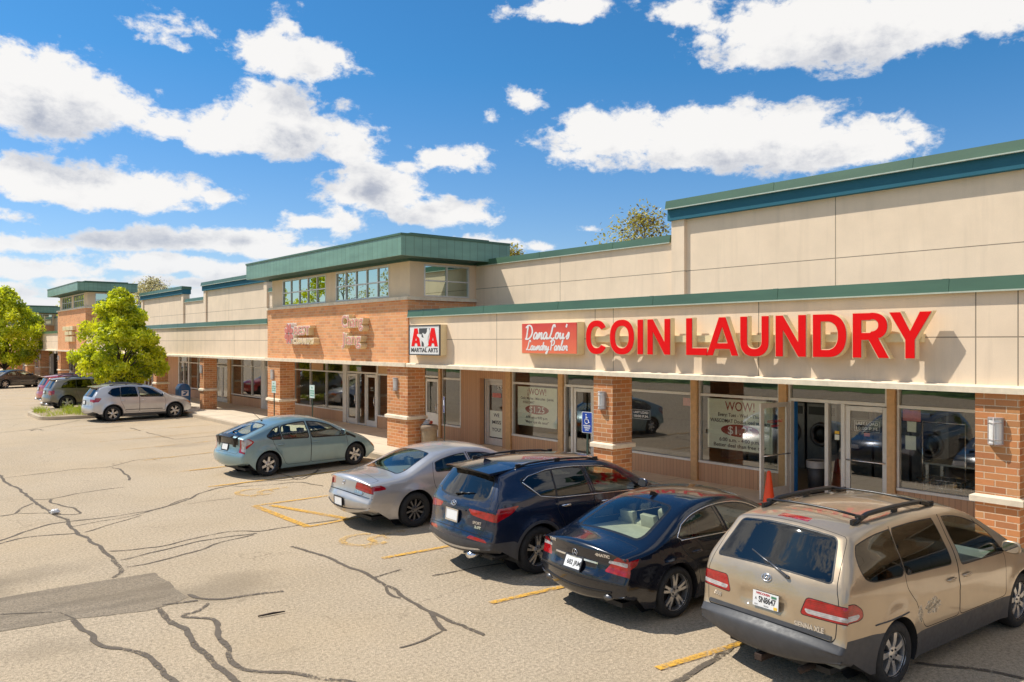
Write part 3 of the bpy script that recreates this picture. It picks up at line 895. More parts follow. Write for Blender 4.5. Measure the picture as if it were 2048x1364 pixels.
        m.add([(xd-.25, y, z) for y in (-s.hw+.2, s.hw-.2) for z in (.5,)]+[(xd-.2, -s.hw+.2, zd), (xd-.2, s.hw-.2, zd), (xd+.5, -s.hw+.3, zd+.04), (xd+.5, s.hw-.3, zd+.04)], [(0, 1, 3, 2), (2, 3, 5, 4)])
        if 'shelf' in I:
            x0, x1, z0 = I['shelf']; m.box((x0, -s.hw+.3, z0-.02), (x1, s.hw-.3, z0), 1)
        m.build('interior_trim', [M[I.get('floor', 'dark_in')], cm], root)
        w = MB(); k = 18; pts = [Vector((xd-.33+.08*math.sin(2*math.pi*i/k)*.5, .37+.18*math.cos(2*math.pi*i/k), .86+.17*math.sin(2*math.pi*i/k))) for i in range(k+1)]
        w.tube(pts, .014, 6, cap=False); w.tube([(xd-.33, .2, .86), (xd-.33, .54, .86)], .015, 6); w.build('steering_wheel', M['dark_in'], root)
def wrapset(win, tails, extra=(), gap_poly=None, clad=None, cladm='clad', glassm='glass_tint', border=.03, wr=.05):
    o = list(extra)
    for (poly, m, b) in tails: o.append(dict(poly=poly, key='tail_light#*', mat=m, both=True, r=.035, border=b, bmat='gap'))
    if win: o.append(dict(poly=win, key='rear_window', mat=glassm, r=wr, border=border))
    if clad: o.append(dict(poly=[(-1.2, -1), (1.2, -1), (1.2, clad), (-1.2, clad)], key='bumper', mat=cladm, r=0))
    if gap_poly:
        o.append(dict(poly=gap_poly, key='tailgate', mat='paint', r=.05, gap=.008))
    return o
def front_set(z0, z1, wb, wt, zl=None, lm='white_lens'):
    o = [dict(poly=[(-wb, z0), (wb, z0), (wt, z1), (-wt, z1)], key='windshield', mat='glass_car', r=.06, border=.035, front=True)]
    if zl: o.append(dict(poly=[(.42, zl-.07), (.95, zl-.02), (.95, zl+.1), (.5, zl+.03)], key='headlight#*', mat=lm, both=True, r=.02, front=True))
    return o
def sideset(windows, doors, extra=(), clad=None, border=.02, bmat='trim', top=()):
    o = list(top)
    for k, (poly, gm, r) in enumerate(windows):
        o.append(dict(poly=poly, key='window#%d*' % k, mat=gm, r=r, border=border, bkey='door#%d*' % k if k < len(doors) else 'body', bmat=bmat))
    o += list(extra)
    cl = [dict(poly=clad, key='bumper' if False else 'body', mat='clad', r=0)] if clad else []
    for k, poly in enumerate(doors):
        if clad: pass
        o.append(dict(poly=poly, key='door#%d*' % k, mat='paint', r=.07, gap=.009))
    return o[:len(o)-len(doors)]+cl+o[len(o)-len(doors):] if clad else o

def ell2(cx, cz, a, b, n=18): return [(cx+a*math.cos(6.2832*i/n)*(1+.18*math.sin(i*2.3)), cz+b*math.sin(6.2832*i/n)*(1+.15*math.cos(i*1.7))) for i in range(n)]
def dentmat():
    m, t = new_mat('crumpled_dent'); c = t.coord(); out(t, principled(t, (.55, .5, .42), .2, .8, .6, normal=t.bump(t.noise(c, 16, 3), 1., .06))); return m
M['dent'] = dentmat()
SPECS = []
# ---- beige minivan, nearest
pb = paint('beige_metallic_paint', (.46, .355, .24), .5, .3, dust=.3)
SPECS.append(dict(name='minivan', cat='minivan', label='beige minivan with grey bumper and black roof rails parked nearest the brick pillar', group='cars parked along the kerb',
  L=4.93, W=1.825, xr=1.05, wb=2.90, rt=.335, tw=.21, rim=.225, loc=(7.12, 4.74, 0), rot=-3.5, spokes=(7, 'fan'), spw=.07,
  sil=[(.30, .27, 0, .10, .05), (.05, .32, .05, .13, .05), (.0, .46, .08, .13, .06), (.0, .585, .04, .13, .05), (.085, .645, .03, .12, .04), (.09, .70, .02, .11, .05),
       (.105, .98, .3, .10, .07), (.165, 1.16, .2, .09, .08), (.53, 1.605, .08, .06, .10), (.88, 1.66, .25, .05, .09), (1.7, 1.69, .7, .045, .09), (2.7, 1.655, .6, .05, .09),
       (3.15, 1.53, .35, .07, .09), (4.02, 1.06, .15, .09, .09), (4.55, .93, .3, .09, .1), (4.83, .76, .12, .13, .08), (4.93, .55, .1, .15, .06), (4.90, .30, .06, .15, .05), (4.70, .22, 0, .1, .05)],
  sill=[(4.55, .22), (4.3, .21), (1.5, .21), (.6, .24)], belt=[(0, 1.10), (4, .99)], tumble=19, curl=.10, zmid=.66, shoulder=.03, gh_taper=.05,
  wrap=wrapset([(-.69, 1.185), (.69, 1.185), (.575, 1.565), (-.575, 1.565)],
     [([(.465, .875), (.72, .87), (1.1, .86), (1.1, .815), (.49, .83)], 'white_lens', 0), ([(.43, .81), (1.2, .795), (1.2, .965), (.49, .985)], 'red', .008)], glassm='glass_dark', border=.018,
     extra=[dict(poly=[(-.19, 1.617), (.19, 1.617), (.18, 1.634), (-.18, 1.634)], key='brake_light', mat='red', r=.012),
            dict(poly=[(-.30, .75), (.30, .75), (.29, .93), (-.29, .93)], key='tailgate', mat='paint', r=.05, push=.022, soft=.04)],
     gap_poly=[(-.77, .655), (.77, .655), (.79, 1.0), (.75, 1.15), (.66, 1.60), (-.66, 1.60), (-.75, 1.15), (-.79, 1.0)], clad=.648)+front_set(1.08, 1.50, .72, .60, .8),
  side=sideset([([(1.30, 1.10), (2.26, 1.06), (2.22, 1.40), (2.17, 1.555), (1.38, 1.575), (1.31, 1.50)], 'glass_tint', .05), ([(2.47, 1.02), (3.50, 1.0), (3.25, 1.27), (2.95, 1.47), (2.80, 1.535), (2.40, 1.55)], 'glass_car', .05),
                ([(.70, 1.13), (1.27, 1.10), (1.28, 1.50), (1.25, 1.575), (.74, 1.555), (.60, 1.44), (.55, 1.28), (.58, 1.17)], 'glass_tint', .09)],
     [[(1.62, .50), (2.36, .49), (2.37, 1.0), (2.32, 1.595), (1.29, 1.615), (1.285, .98), (1.46, .78)], [(2.38, .49), (3.50, .49), (3.52, .95), (3.45, 1.05), (2.86, 1.575), (2.33, 1.60), (2.39, 1.0)]],
     clad=[(-1, 0), (6, 0), (6, .47), (1.0, .48), (.95, .62), (.60, .635), (-1, .648)], border=.012,
     extra=[dict(poly=ell2(1.78, .70, .15, .085), key='door#0*', mat='dent', r=0), dict(poly=ell2(1.52, .66, .05, .09), key='body', mat='dent', r=0), dict(poly=[(-.2, .87), (.40, .87), (.42, .85), (.38, .82), (-.2, .815)], key='tail_light#*', mat='white_lens', r=.03), dict(poly=[(-.2, .985), (.36, .97), (.46, .90), (.47, .835), (.41, .81), (-.2, .80)], key='tail_light#*', mat='red', r=.05, border=.008, bmat='gap')]),
  mats=dict(paint=pb), handles=[(2.20, .90, '0'), (2.55, .90, '1')], mirror=(3.42, 1.06), mirror_mat='paint', plate=(-.05, .845, 'wis'), plate_text='SN8647', plate_fit=.205,
  emblem=(-.03, 1.07, .055, 'ovals'), letters=[('SIENNA XLE', -.52, .705, .07, .30), ('3000', .62, .745, .05, .12)], wiper=(-.26, 1.125, .46, R(18)), wiper_mat='alloy_dark',
  rails=(.545, .84, 2.5, (1.0, 2.2), 'trim'), rail_h=.06, exhaust=[(-.42, .14, .24, .035)], exh_mat='rust', spoiler_mat='paint',
  extra=[('sidestrip', ([(.66, .715), (1.26, .735)], .007, 'clad', 'rub_strip')), ('strip', (-.74, .74, .672, .020, 'clad', 'step_pad')), ('box', ((.06, -.02, .21), (.3, .07, .28), 'rust', 'tow_hitch'))],
  interior=dict(xf=2.35, xr=1.35, zs=.68, top=1.22, mat='tan_in', floor='grey_in'), creases=[(1.0, .80, 4.0, .80, .008, .03)]))
# ---- dark navy saloon
pn = paint('navy_black_paint', (.004, .006, .015), .3, .2, dust=.05)
SPECS.append(dict(name='saloon_car', cat='car', label='dark navy saloon with cream headrests and twin exhausts, between the minivan and the blue SUV', group='cars parked along the kerb',
  L=4.58, W=1.77, xr=1.02, wb=2.76, rt=.325, tw=.225, rim=.24, loc=(7.04, 7.42, 0), rot=-2.5, spokes=(5, 'double'),
  sil=[(.32, .23, 0, .10, .05), (.07, .27, .05, .14, .05), (.03, .40, .06, .15, .06), (.0, .56, .07, .16, .06), (.05, .665, .05, .15, .05), (.085, .75, .05, .14, .05), (.075, .915, .03, .13, .04), (.12, .955, .05, .11, .05),
       (.60, .985, .2, .06, .10), (1.35, 1.345, .4, .06, .11), (1.95, 1.43, .6, .045, .11), (2.5, 1.41, .5, .05, .10), (2.80, 1.345, .3, .06, .10), (3.58, .97, .2, .08, .10), (4.2, .86, .4, .10, .11), (4.48, .68, .12, .17, .08), (4.58, .48, .1, .19, .06), (4.52, .24, .05, .17, .05), (4.3, .19, 0, .1, .05)],
  sill=[(4.2, .19), (3.9, .19), (1.45, .18), (.5, .2)], belt=[(0, .90), (1.2, .945), (3.6, .90)], tumble=27, curl=.10, zmid=.62, shoulder=.05, gh_taper=.12, gh_rear=1.5, rear_taper=(.10, 1.0),
  wrap=wrapset([(-.57, 1.02), (.57, 1.02), (.48, 1.325), (-.48, 1.325)],
     [([(.54, .775), (.80, .765), (.80, .80), (.56, .805)], 'white_lens', 0), ([(.50, .685), (1.2, .695), (1.2, .895), (.68, .885)], 'red', 0)], glassm='glass_car', border=.045, wr=.08,
     extra=[dict(poly=[(-.42, .72), (.42, .72), (.36, .60), (-.36, .60)], key='trunk_lid', mat='paint', r=.04, push=.02, soft=.05)],
     gap_poly=None)+[dict(poly=[(-.49, .60), (.49, .60), (.67, .86), (.69, .95), (.70, .985), (-.70, .985), (-.69, .95), (-.67, .86)], key='trunk_lid', mat='paint', r=.05, gap=.006)]+front_set(1.0, 1.325, .62, .52, .72),
  side=sideset([([(1.22, .965), (2.02, .95), (1.95, 1.30), (1.86, 1.345), (1.60, 1.32), (1.36, 1.20), (1.14, 1.03)], 'glass_dark', .05), ([(2.12, .945), (3.20, .93), (2.95, 1.08), (2.68, 1.265), (2.45, 1.345), (2.04, 1.355)], 'glass_car', .05)],
     [[(1.52, .26), (2.08, .25), (2.08, .93), (2.0, 1.37), (1.58, 1.345), (1.30, 1.22), (1.10, 1.0), (1.20, .80), (1.42, .62)], [(2.10, .25), (3.20, .25), (3.24, .60), (3.22, .92), (2.72, 1.28), (2.46, 1.375), (2.02, 1.375), (2.10, .93)]],
     extra=[dict(poly=round_poly([(.80, .74), (.98, .745), (.98, .90), (.80, .89)], .05), key='body', mat='paint', r=0, gap=.005), dict(poly=[(-.2, .895), (.30, .885), (.42, .87), (.36, .77), (.20, .70), (-.2, .685)], key='tail_light#*', mat='red', r=.03)]),
  mats=dict(paint=pn), handles=[(1.42, .79, '0'), (2.38, .775, '1')], mirror=(3.12, 1.0), plate=(0, .672, 'frame'), plate_text='682 JRM', plate_fit=.25,
  emblem=(0, .80, .045, 'star'), letters=[('C300', .50, .88, .055, .17), ('4MATIC', -.46, .845, .05, .22)], antenna=(1.55, .1, 'fin'), exhaust=[(-.56, .10, .352, .036), (.56, .10, .352, .036)], exh_wide=1.5, exh_mat='alloy_dark',
  extra=[('strip', (-.40, .40, .745, .011, 'chrome', 'chrome_strip')), ('strip', (-.80, .80, .545, .0035, 'gap', 'bumper_seam')), ('strip', (-.62, .62, .40, .012, 'trim', 'bumper_grille')), ('sidestrip', ([(1.16, .965), (1.10, 1.0), (1.34, 1.225), (1.60, 1.355), (1.86, 1.378), (2.44, 1.378), (2.70, 1.29), (2.96, 1.11), (3.22, .945)], .007, 'chrome', 'window_trim')), ('sidestrip', ([(1.16, .955), (2.1, .94), (3.24, .925)], .007, 'chrome', 'window_trim'))],
  interior=dict(xf=2.45, xr=1.62, zs=.5, top=1.02, mat='tan_in', floor='dark_in', rear_heads=(-.4, 0, .4), shelf=(.75, 1.45, .93)), creases=[(.5, .74, 4.0, .62, .016, .025), (1.2, .36, 3.4, .36, .012, .04)]))
# ---- dark blue SUV
ps = paint('dark_blue_paint', (.008, .018, .048), .4, .24, dust=.12)
SPECS.append(dict(name='sport_utility_car', cat='SUV', label='dark blue SUV with roof spoiler parked between the silver and navy saloons', group='cars parked along the kerb',
  L=4.69, W=1.88, xr=1.02, wb=2.70, rt=.36, tw=.235, rim=.24, loc=(6.95, 10.0, 0), rot=-2, spokes=(5, 'double'), arch_trim=.045,
  sil=[(.32, .30, 0, .10, .05), (.06, .35, .05, .14, .05), (.0, .47, .07, .15, .05), (.0, .63, .08, .16, .06), (.06, .74, .05, .15, .05), (.075, .90, .2, .14, .06), (.10, 1.05, .12, .12, .07), (.17, 1.14, .1, .10, .07),
       (.43, 1.56, .06, .08, .09), (.80, 1.63, .3, .05, .10), (1.7, 1.665, .7, .045, .10), (2.55, 1.61, .5, .05, .10), (2.95, 1.51, .35, .07, .09), (3.75, 1.09, .2, .09, .09), (4.35, .96, .3, .10, .1), (4.60, .78, .12, .15, .08), (4.69, .55, .1, .17, .06), (4.62, .30, .05, .16, .05), (4.4, .24, 0, .1, .05)],
  sill=[(4.3, .26), (4.05, .26), (1.5, .25), (.6, .28)], belt=[(0, 1.16), (1.2, 1.10), (3.7, 1.0)], tumble=22, curl=.12, zmid=.72, shoulder=.045, gh_taper=.13, gh_rear=1.5, rear_taper=(.12, 1.0), flare=.03,
  wrap=wrapset([(-.64, 1.20), (-.3, 1.145), (.3, 1.145), (.64, 1.20), (.56, 1.52), (-.56, 1.52)],
     [([(.34, 1.015), (.60, 1.025), (1.2, 1.05), (1.2, .86), (.70, .90), (.42, .935)], 'red', .006)], glassm='glass_dark', border=.03, wr=.1,
     extra=[dict(poly=[(.40, .60), (.78, .575), (.74, .645), (.46, .655)], key='reflector#*', mat='red', both=True, r=.02),
            dict(poly=[(-.42, .97), (.42, .97), (.30, .77), (-.30, .77)], key='tailgate', mat='paint', r=.05, push=.02, soft=.06),
            dict(poly=[(-.66, .395), (.66, .395), (.62, .435), (-.62, .435)], key='bumper', mat='alloy', r=.02)],
     gap_poly=[(-.66, .70), (.66, .70), (.76, 1.0), (.72, 1.16), (.62, 1.535), (-.62, 1.535), (-.72, 1.16), (-.76, 1.0)], clad=.565)+front_set(1.11, 1.49, .72, .60, .85),
  side=sideset([([(1.42, 1.13), (2.10, 1.105), (2.05, 1.45), (1.98, 1.52), (1.44, 1.515)], 'glass_tint', .03), ([(2.22, 1.10), (3.25, 1.06), (3.0, 1.22), (2.75, 1.41), (2.55, 1.50), (2.15, 1.525)], 'glass_car', .05), ([(1.38, 1.135), (1.40, 1.51), (1.0, 1.46), (.80, 1.41), (.86, 1.30), (1.08, 1.185)], 'glass_tint', .04)],
     [[(1.62, .42), (2.15, .41), (2.16, 1.09), (2.06, 1.545), (1.41, 1.535), (1.40, 1.10), (1.38, .95), (1.52, .72)], [(2.17, .41), (3.28, .41), (3.32, .80), (3.28, 1.04), (2.78, 1.43), (2.56, 1.525), (2.08, 1.545), (2.18, 1.09)]],
     clad=[(-1, 0), (6, 0), (6, .42), (.78, .44), (.55, .565), (-1, .565)],
     extra=[dict(poly=[(-.2, 1.05), (.30, 1.055), (.66, 1.075), (.48, .95), (.26, .865), (-.2, .845)], key='tail_light#*', mat='red', r=.03)]),
  mats=dict(paint=ps), handles=[(1.56, .98, '0'), (2.40, .95, '1')], handle_mat='chrome', mirror=(3.18, 1.13), plate=(.02, .865, 'frame'), frame_mat='chrome', plate_text='', emblem=(.02, 1.04, .062, 'slant_h'),
  letters=[('SPORT', -.55, .83, .055, .17), ('2.0T', -.57, .775, .05, .13)], wiper=(.05, 1.165, .34, R(170)), rails=(.58, .80, 2.55, (), 'trim'), rail_h=.028, rail_r=.016, antenna=(.72, .1, 'fin'), fin_paint=True, spoiler=(.24, 1.575, .60, .50, .035),
  exhaust=[(-.42, .06, .335, .045)], exh_wide=1.5, extra=[('strip', (-.84, .84, .695, .003, 'gap', 'bumper_seam')), ('strip', (-.30, .30, .975, .012, 'paint', 'tailgate_handle')), ('sidestrip', ([(.84, 1.40), (.95, 1.46), (1.40, 1.535), (2.0, 1.545), (2.55, 1.525)], .007, 'chrome', 'window_trim')), ('sidestrip', ([(.82, 1.38), (1.08, 1.16), (1.42, 1.105), (2.2, 1.075), (3.25, 1.035)], .008, 'chrome', 'window_trim'))],
  interior=dict(xf=2.35, xr=1.45, zs=.68, top=1.2, mat='grey_in', floor='dark_in'), creases=[(.4, 1.0, 4.0, .88, .014, .03)]))
# ---- silver saloon
pg = paint('silver_paint', (.50, .48, .47), .6, .36, dust=.4, dcol=(.30, .25, .19))
SPECS.append(dict(name='saloon_car', cat='car', label='silver saloon with dark wheels and rusty dented rear wheel arch', group='cars parked along the kerb',
  L=5.03, W=1.85, xr=1.14, wb=2.81, rt=.335, tw=.22, rim=.205, loc=(7.0, 13.72, 0), rot=-1, spokes=(10, 'thin'),
  sil=[(.34, .25, 0, .10, .05), (.07, .30, .05, .15, .05), (.0, .44, .07, .16, .06), (.0, .60, .08, .17, .06), (.08, .70, .05, .16, .05), (.10, .80, .05, .15, .05), (.12, .955, .05, .13, .05), (.20, .99, .07, .10, .06),
       (.92, 1.02, .25, .05, .10), (1.66, 1.36, .4, .06, .12), (2.3, 1.445, .7, .045, .12), (2.85, 1.41, .5, .05, .11), (3.12, 1.35, .3, .06, .10), (3.95, .99, .2, .08, .10), (4.6, .87, .4, .10, .11), (4.92, .68, .12, .17, .08), (5.03, .48, .1, .19, .06), (4.95, .25, .05, .17, .05), (4.7, .2, 0, .1, .05)],
  sill=[(4.6, .2), (4.3, .2), (1.6, .19), (.6, .22)], belt=[(0, .95), (1.5, .98), (4.0, .93)], tumble=27, curl=.10, zmid=.62, shoulder=.05, gh_taper=.12, gh_rear=1.8, rear_taper=(.13, 1.1),
  wrap=wrapset([(-.64, 1.04), (.64, 1.04), (.53, 1.335), (-.53, 1.335)],
     [([(.40, .79), (.75, .76), (1.2, .77), (1.2, .905), (.70, .935), (.43, .915)], 'red', .005)], glassm='glass_car', border=.03, wr=.07,
     extra=[dict(poly=[(-.19, .445), (.19, .445), (.19, .58), (-.19, .58)], key='bumper', mat='trim', r=.02, push=.012)],
     gap_poly=[(-.60, .70), (.60, .70), (.68, .80), (.72, .96), (.74, 1.0), (-.74, 1.0), (-.72, .96), (-.68, .80)])+front_set(1.02, 1.33, .64, .54, .72),
  side=sideset([([(1.62, 1.01), (2.42, 1.0), (2.36, 1.30), (2.26, 1.36), (1.96, 1.335), (1.66, 1.20)], 'glass_dark', .05), ([(2.54, .995), (3.62, .97), (3.35, 1.11), (3.05, 1.29), (2.85, 1.355), (2.46, 1.37)], 'glass_car', .05)],
     [[(1.78, .27), (2.47, .26), (2.48, .98), (2.40, 1.385), (1.94, 1.36), (1.60, 1.20), (1.55, 1.0), (1.56, .78), (1.66, .55)], [(2.49, .26), (3.60, .26), (3.66, .60), (3.64, .95), (3.08, 1.31), (2.86, 1.385), (2.42, 1.385), (2.50, .98)]],
     extra=[dict(poly=[(-.2, .915), (.34, .90), (.50, .83), (.53, .785), (.40, .77), (-.2, .765)], key='tail_light#*', mat='red', r=.03)]),
  mats=dict(paint=pg, rim=M['alloy_dark']), handles=[(1.90, .83, '0'), (2.76, .82, '1')], handle_mat='chrome', mirror=(3.5, 1.05), plate=(.0, .51, 'frame'), plate_text='', emblem=(-.0, .86, .045, 'shields'), letters=[('LACROSSE', -.50, .745, .05, .22)],
  extra=[('strip', (-.86, .86, .705, .003, 'gap', 'bumper_seam')), ('strip', (-.84, .84, .40, .003, 'gap', 'bumper_seam')), ('sidestrip', ([(1.62, .56), (2.46, .55)], .008, 'paint', 'rub_strip')), ('sidestrip', ([(2.5, .55), (3.6, .54)], .008, 'paint', 'rub_strip'))],
  interior=dict(xf=2.9, xr=1.95, zs=.52, top=1.04, mat='grey_in', floor='grey_in', shelf=(1.0, 1.8, .97)), creases=[(.5, .72, 4.2, .70, .010, .04)]))
# ---- blue grey hatchback
pp = paint('pale_blue_green_paint', (.22, .34, .37), .45, .33, dust=.2)
SPECS.append(dict(name='hatchback_car', cat='car', label='pale blue green hatchback with split rear glass in front of the brick tower', group='cars parked along the kerb',
  L=4.48, W=1.745, xr=.86, wb=2.70, rt=.315, tw=.2, rim=.20, loc=(7.30, 20.85, 0), rot=6.5, spokes=(6, 'single'), spw=.06, ds=.045, st=.065,
  sil=[(.30, .25, 0, .10, .05), (.06, .29, .05, .12, .05), (.0, .42, .07, .13, .05), (.0, .60, .08, .13, .06), (.07, .70, .05, .12, .05), (.10, .80, .05, .11, .05), (.09, 1.035, .025, .09, .04), (.14, 1.07, .04, .07, .05), (.95, 1.35, .5, .05, .10), (1.55, 1.46, .5, .045, .11), (2.1, 1.49, .6, .045, .11), (2.6, 1.41, .5, .05, .10), (2.95, 1.28, .4, .06, .10), (3.72, .93, .3, .08, .10), (4.15, .79, .3, .12, .1), (4.40, .62, .12, .17, .07), (4.48, .45, .08, .18, .06), (4.42, .22, .05, .17, .05), (4.2, .18, 0, .1, .05)],
  sill=[(4.0, .18), (3.95, .18), (1.25, .17), (.5, .2)], belt=[(0, 1.02), (1.0, .98), (3.6, .86)], tumble=23, curl=.10, zmid=.62, shoulder=.04, gh_taper=.12, gh_rear=1.5, rear_taper=(.09, .9),
  wrap=wrapset([(-.55, 1.10), (.55, 1.10), (.50, 1.33), (-.50, 1.33)],
     [([(.70, .73), (.84, .73), (.80, .98), (.70, .98)], 'white_lens', 0), ([(.62, .70), (1.2, .69), (1.2, 1.04), (.66, 1.04)], 'red', 0)], glassm='glass_car', border=.05, wr=.06,
     extra=[dict(poly=[(-.56, .86), (.56, .86), (.58, 1.01), (-.58, 1.01)], key='rear_window', mat='glass_tint', r=.03, border=.01)],
     gap_poly=[(-.58, .66), (.58, .66), (.62, .85), (.63, 1.07), (.56, 1.345), (-.56, 1.345), (-.63, 1.07), (-.62, .85)])+front_set(.98, 1.30, .66, .55, .66, 'amber'),
  side=sideset([([(1.30, .955), (2.05, .93), (2.0, 1.35), (1.74, 1.375), (1.40, 1.32), (1.26, 1.20)], 'glass_car', .04), ([(2.17, .925), (3.22, .895), (2.95, 1.07), (2.65, 1.26), (2.42, 1.345), (2.12, 1.375)], 'glass_car', .04), ([(.84, 1.04), (.98, .965), (1.23, .955), (1.19, 1.19), (1.24, 1.27), (1.05, 1.20)], 'glass_car', .03), ([(3.30, .895), (3.58, .885), (3.10, 1.05)], 'glass_dark', .02)],
     [[(1.38, .26), (2.10, .25), (2.11, .91), (2.07, 1.40), (1.70, 1.40), (1.24, 1.28), (1.0, 1.10), (.98, .95), (1.08, .70), (1.24, .50)], [(2.12, .25), (3.24, .25), (3.28, .60), (3.26, .88), (2.68, 1.28), (2.42, 1.37), (2.09, 1.40), (2.13, .91)]],
     extra=[dict(poly=[(.13, 1.04), (.30, 1.0), (.42, .93), (.40, .90), (.25, .84), (.12, .72)], key='tail_light#*', mat='white_lens', r=.03), dict(poly=[(-.2, 1.04), (.36, 1.01), (.47, .93), (.40, .86), (.24, .75), (.2, .69), (-.2, .69)], key='tail_light#*', mat='red', r=.03)], border=.03,
     top=[dict(poly=[(3.92, .70), (4.12, .69), (4.36, .60), (4.32, .55), (4.05, .64)], key='headlight#*', mat='amber', r=.02)]),
  mats=dict(paint=pp), handles=[(1.22, .80, '0'), (2.28, .79, '1')], mirror=(3.08, .97), plate=(0, .775, 'frame'), plate_text='', emblem=(0, .84, .04, 'ovals'), antenna=(1.08, .35, 'mast'), wiper=(0, 1.13, .16, R(120)),
  spoiler=(.045, 1.055, .58, .14, .03), spoiler_mat='trim', interior=dict(xf=2.25, xr=1.35, zs=.5, top=1.05, mat='dark_in', floor='dark_in'), creases=[(.5, .74, 4.0, .64, .010, .04)]))
# ---- silver SUV by the planted island
pr = paint('bright_silver_paint', (.56, .56, .58), .6, .33, dust=.3)
SPECS.append(dict(name='sport_utility_car', cat='SUV', label='silver SUV with red tail lights parked beside the grassy kerbed island', group='cars parked along the kerb',
  L=4.65, W=1.80, xr=.97, wb=2.69, rt=.345, tw=.22, rim=.225, loc=(7.6, 39.15, 0), rot=4.5, spokes=(5, 'double'), arch_trim=.03, ds=.06, st=.085,
  sil=[(.30, .28, 0, .10, .05), (.05, .33, .05, .13, .05), (.0, .47, .07, .14, .05), (.0, .62, .08, .14, .06), (.05, .74, .05, .13, .05), (.07, .95, .2, .12, .06), (.12, 1.10, .1, .10, .07), (.42, 1.53, .07, .07, .09), (.8, 1.61, .3, .05, .10), (1.7, 1.65, .7, .045, .10), (2.5, 1.59, .5, .05, .10), (2.9, 1.48, .35, .07, .09), (3.65, 1.06, .2, .09, .09), (4.3, .93, .3, .10, .1), (4.56, .76, .12, .15, .08), (4.65, .55, .1, .17, .06), (4.58, .28, .05, .16, .05), (4.4, .22, 0, .1, .05)],
  sill=[(4.2, .24), (4.0, .24), (1.4, .23), (.55, .26)], belt=[(0, 1.12), (1.1, 1.06), (3.6, .98)], tumble=21, curl=.12, zmid=.7, shoulder=.04, gh_taper=.12, gh_rear=1.5, rear_taper=(.12, 1.0), flare=.03,
  wrap=wrapset([(-.60, 1.14), (.60, 1.14), (.52, 1.48), (-.52, 1.48)], [([(.52, 1.02), (1.2, 1.06), (1.2, .87), (.55, .90)], 'red', 0)], border=.03, gap_poly=[(-.66, .70), (.66, .70), (.70, 1.0), (.58, 1.5), (-.58, 1.5), (-.70, 1.0)], clad=.36)+front_set(1.08, 1.46, .7, .58, .82, 'amber'),
  side=sideset([([(1.32, 1.085), (2.03, 1.06), (1.97, 1.47), (1.88, 1.50), (1.36, 1.48)], 'glass_tint', .04), ([(2.14, 1.055), (3.18, 1.02), (2.92, 1.19), (2.68, 1.37), (2.48, 1.46), (2.08, 1.495)], 'glass_car', .04), ([(.80, 1.25), (1.0, 1.12), (1.28, 1.09), (1.31, 1.48), (1.0, 1.43)], 'glass_tint', .03)],
     [[(1.52, .40), (2.08, .39), (2.09, 1.04), (2.0, 1.52), (1.33, 1.50), (1.29, 1.06), (1.30, .9), (1.42, .65)], [(2.10, .39), (3.2, .39), (3.24, .8), (3.2, 1.0), (2.7, 1.4), (2.5, 1.48), (2.02, 1.52), (2.11, 1.04)]], clad=[(-1, 0), (6, 0), (6, .30), (-1, .36)],
     extra=[dict(poly=[(-.2, 1.06), (.42, 1.06), (.52, 1.04), (.40, .88), (-.2, .86)], key='tail_light#*', mat='red', r=.03)], top=[dict(poly=[(4.05, .88), (4.3, .86), (4.55, .70), (4.5, .66), (4.2, .74)], key='headlight#*', mat='amber', r=.02)]),
  mats=dict(paint=pr), handles=[(1.42, .90, '0'), (2.28, .90, '1')], handle_mat='chrome', mirror=(3.08, 1.08), plate=(0, .85, 'frame'), plate_text='', rails=(.56, .9, 2.3, (), 'alloy_dark'), spoiler=(.24, 1.555, .56, .45, .035), interior=dict(xf=2.25, xr=1.4, zs=.66, top=1.18), creases=[(.5, .78, 4.0, .74, .01, .04)],
  extra=[('sidestrip', ([(1.5, .50), (3.1, .47)], .015, 'clad', 'rub_strip'))]))
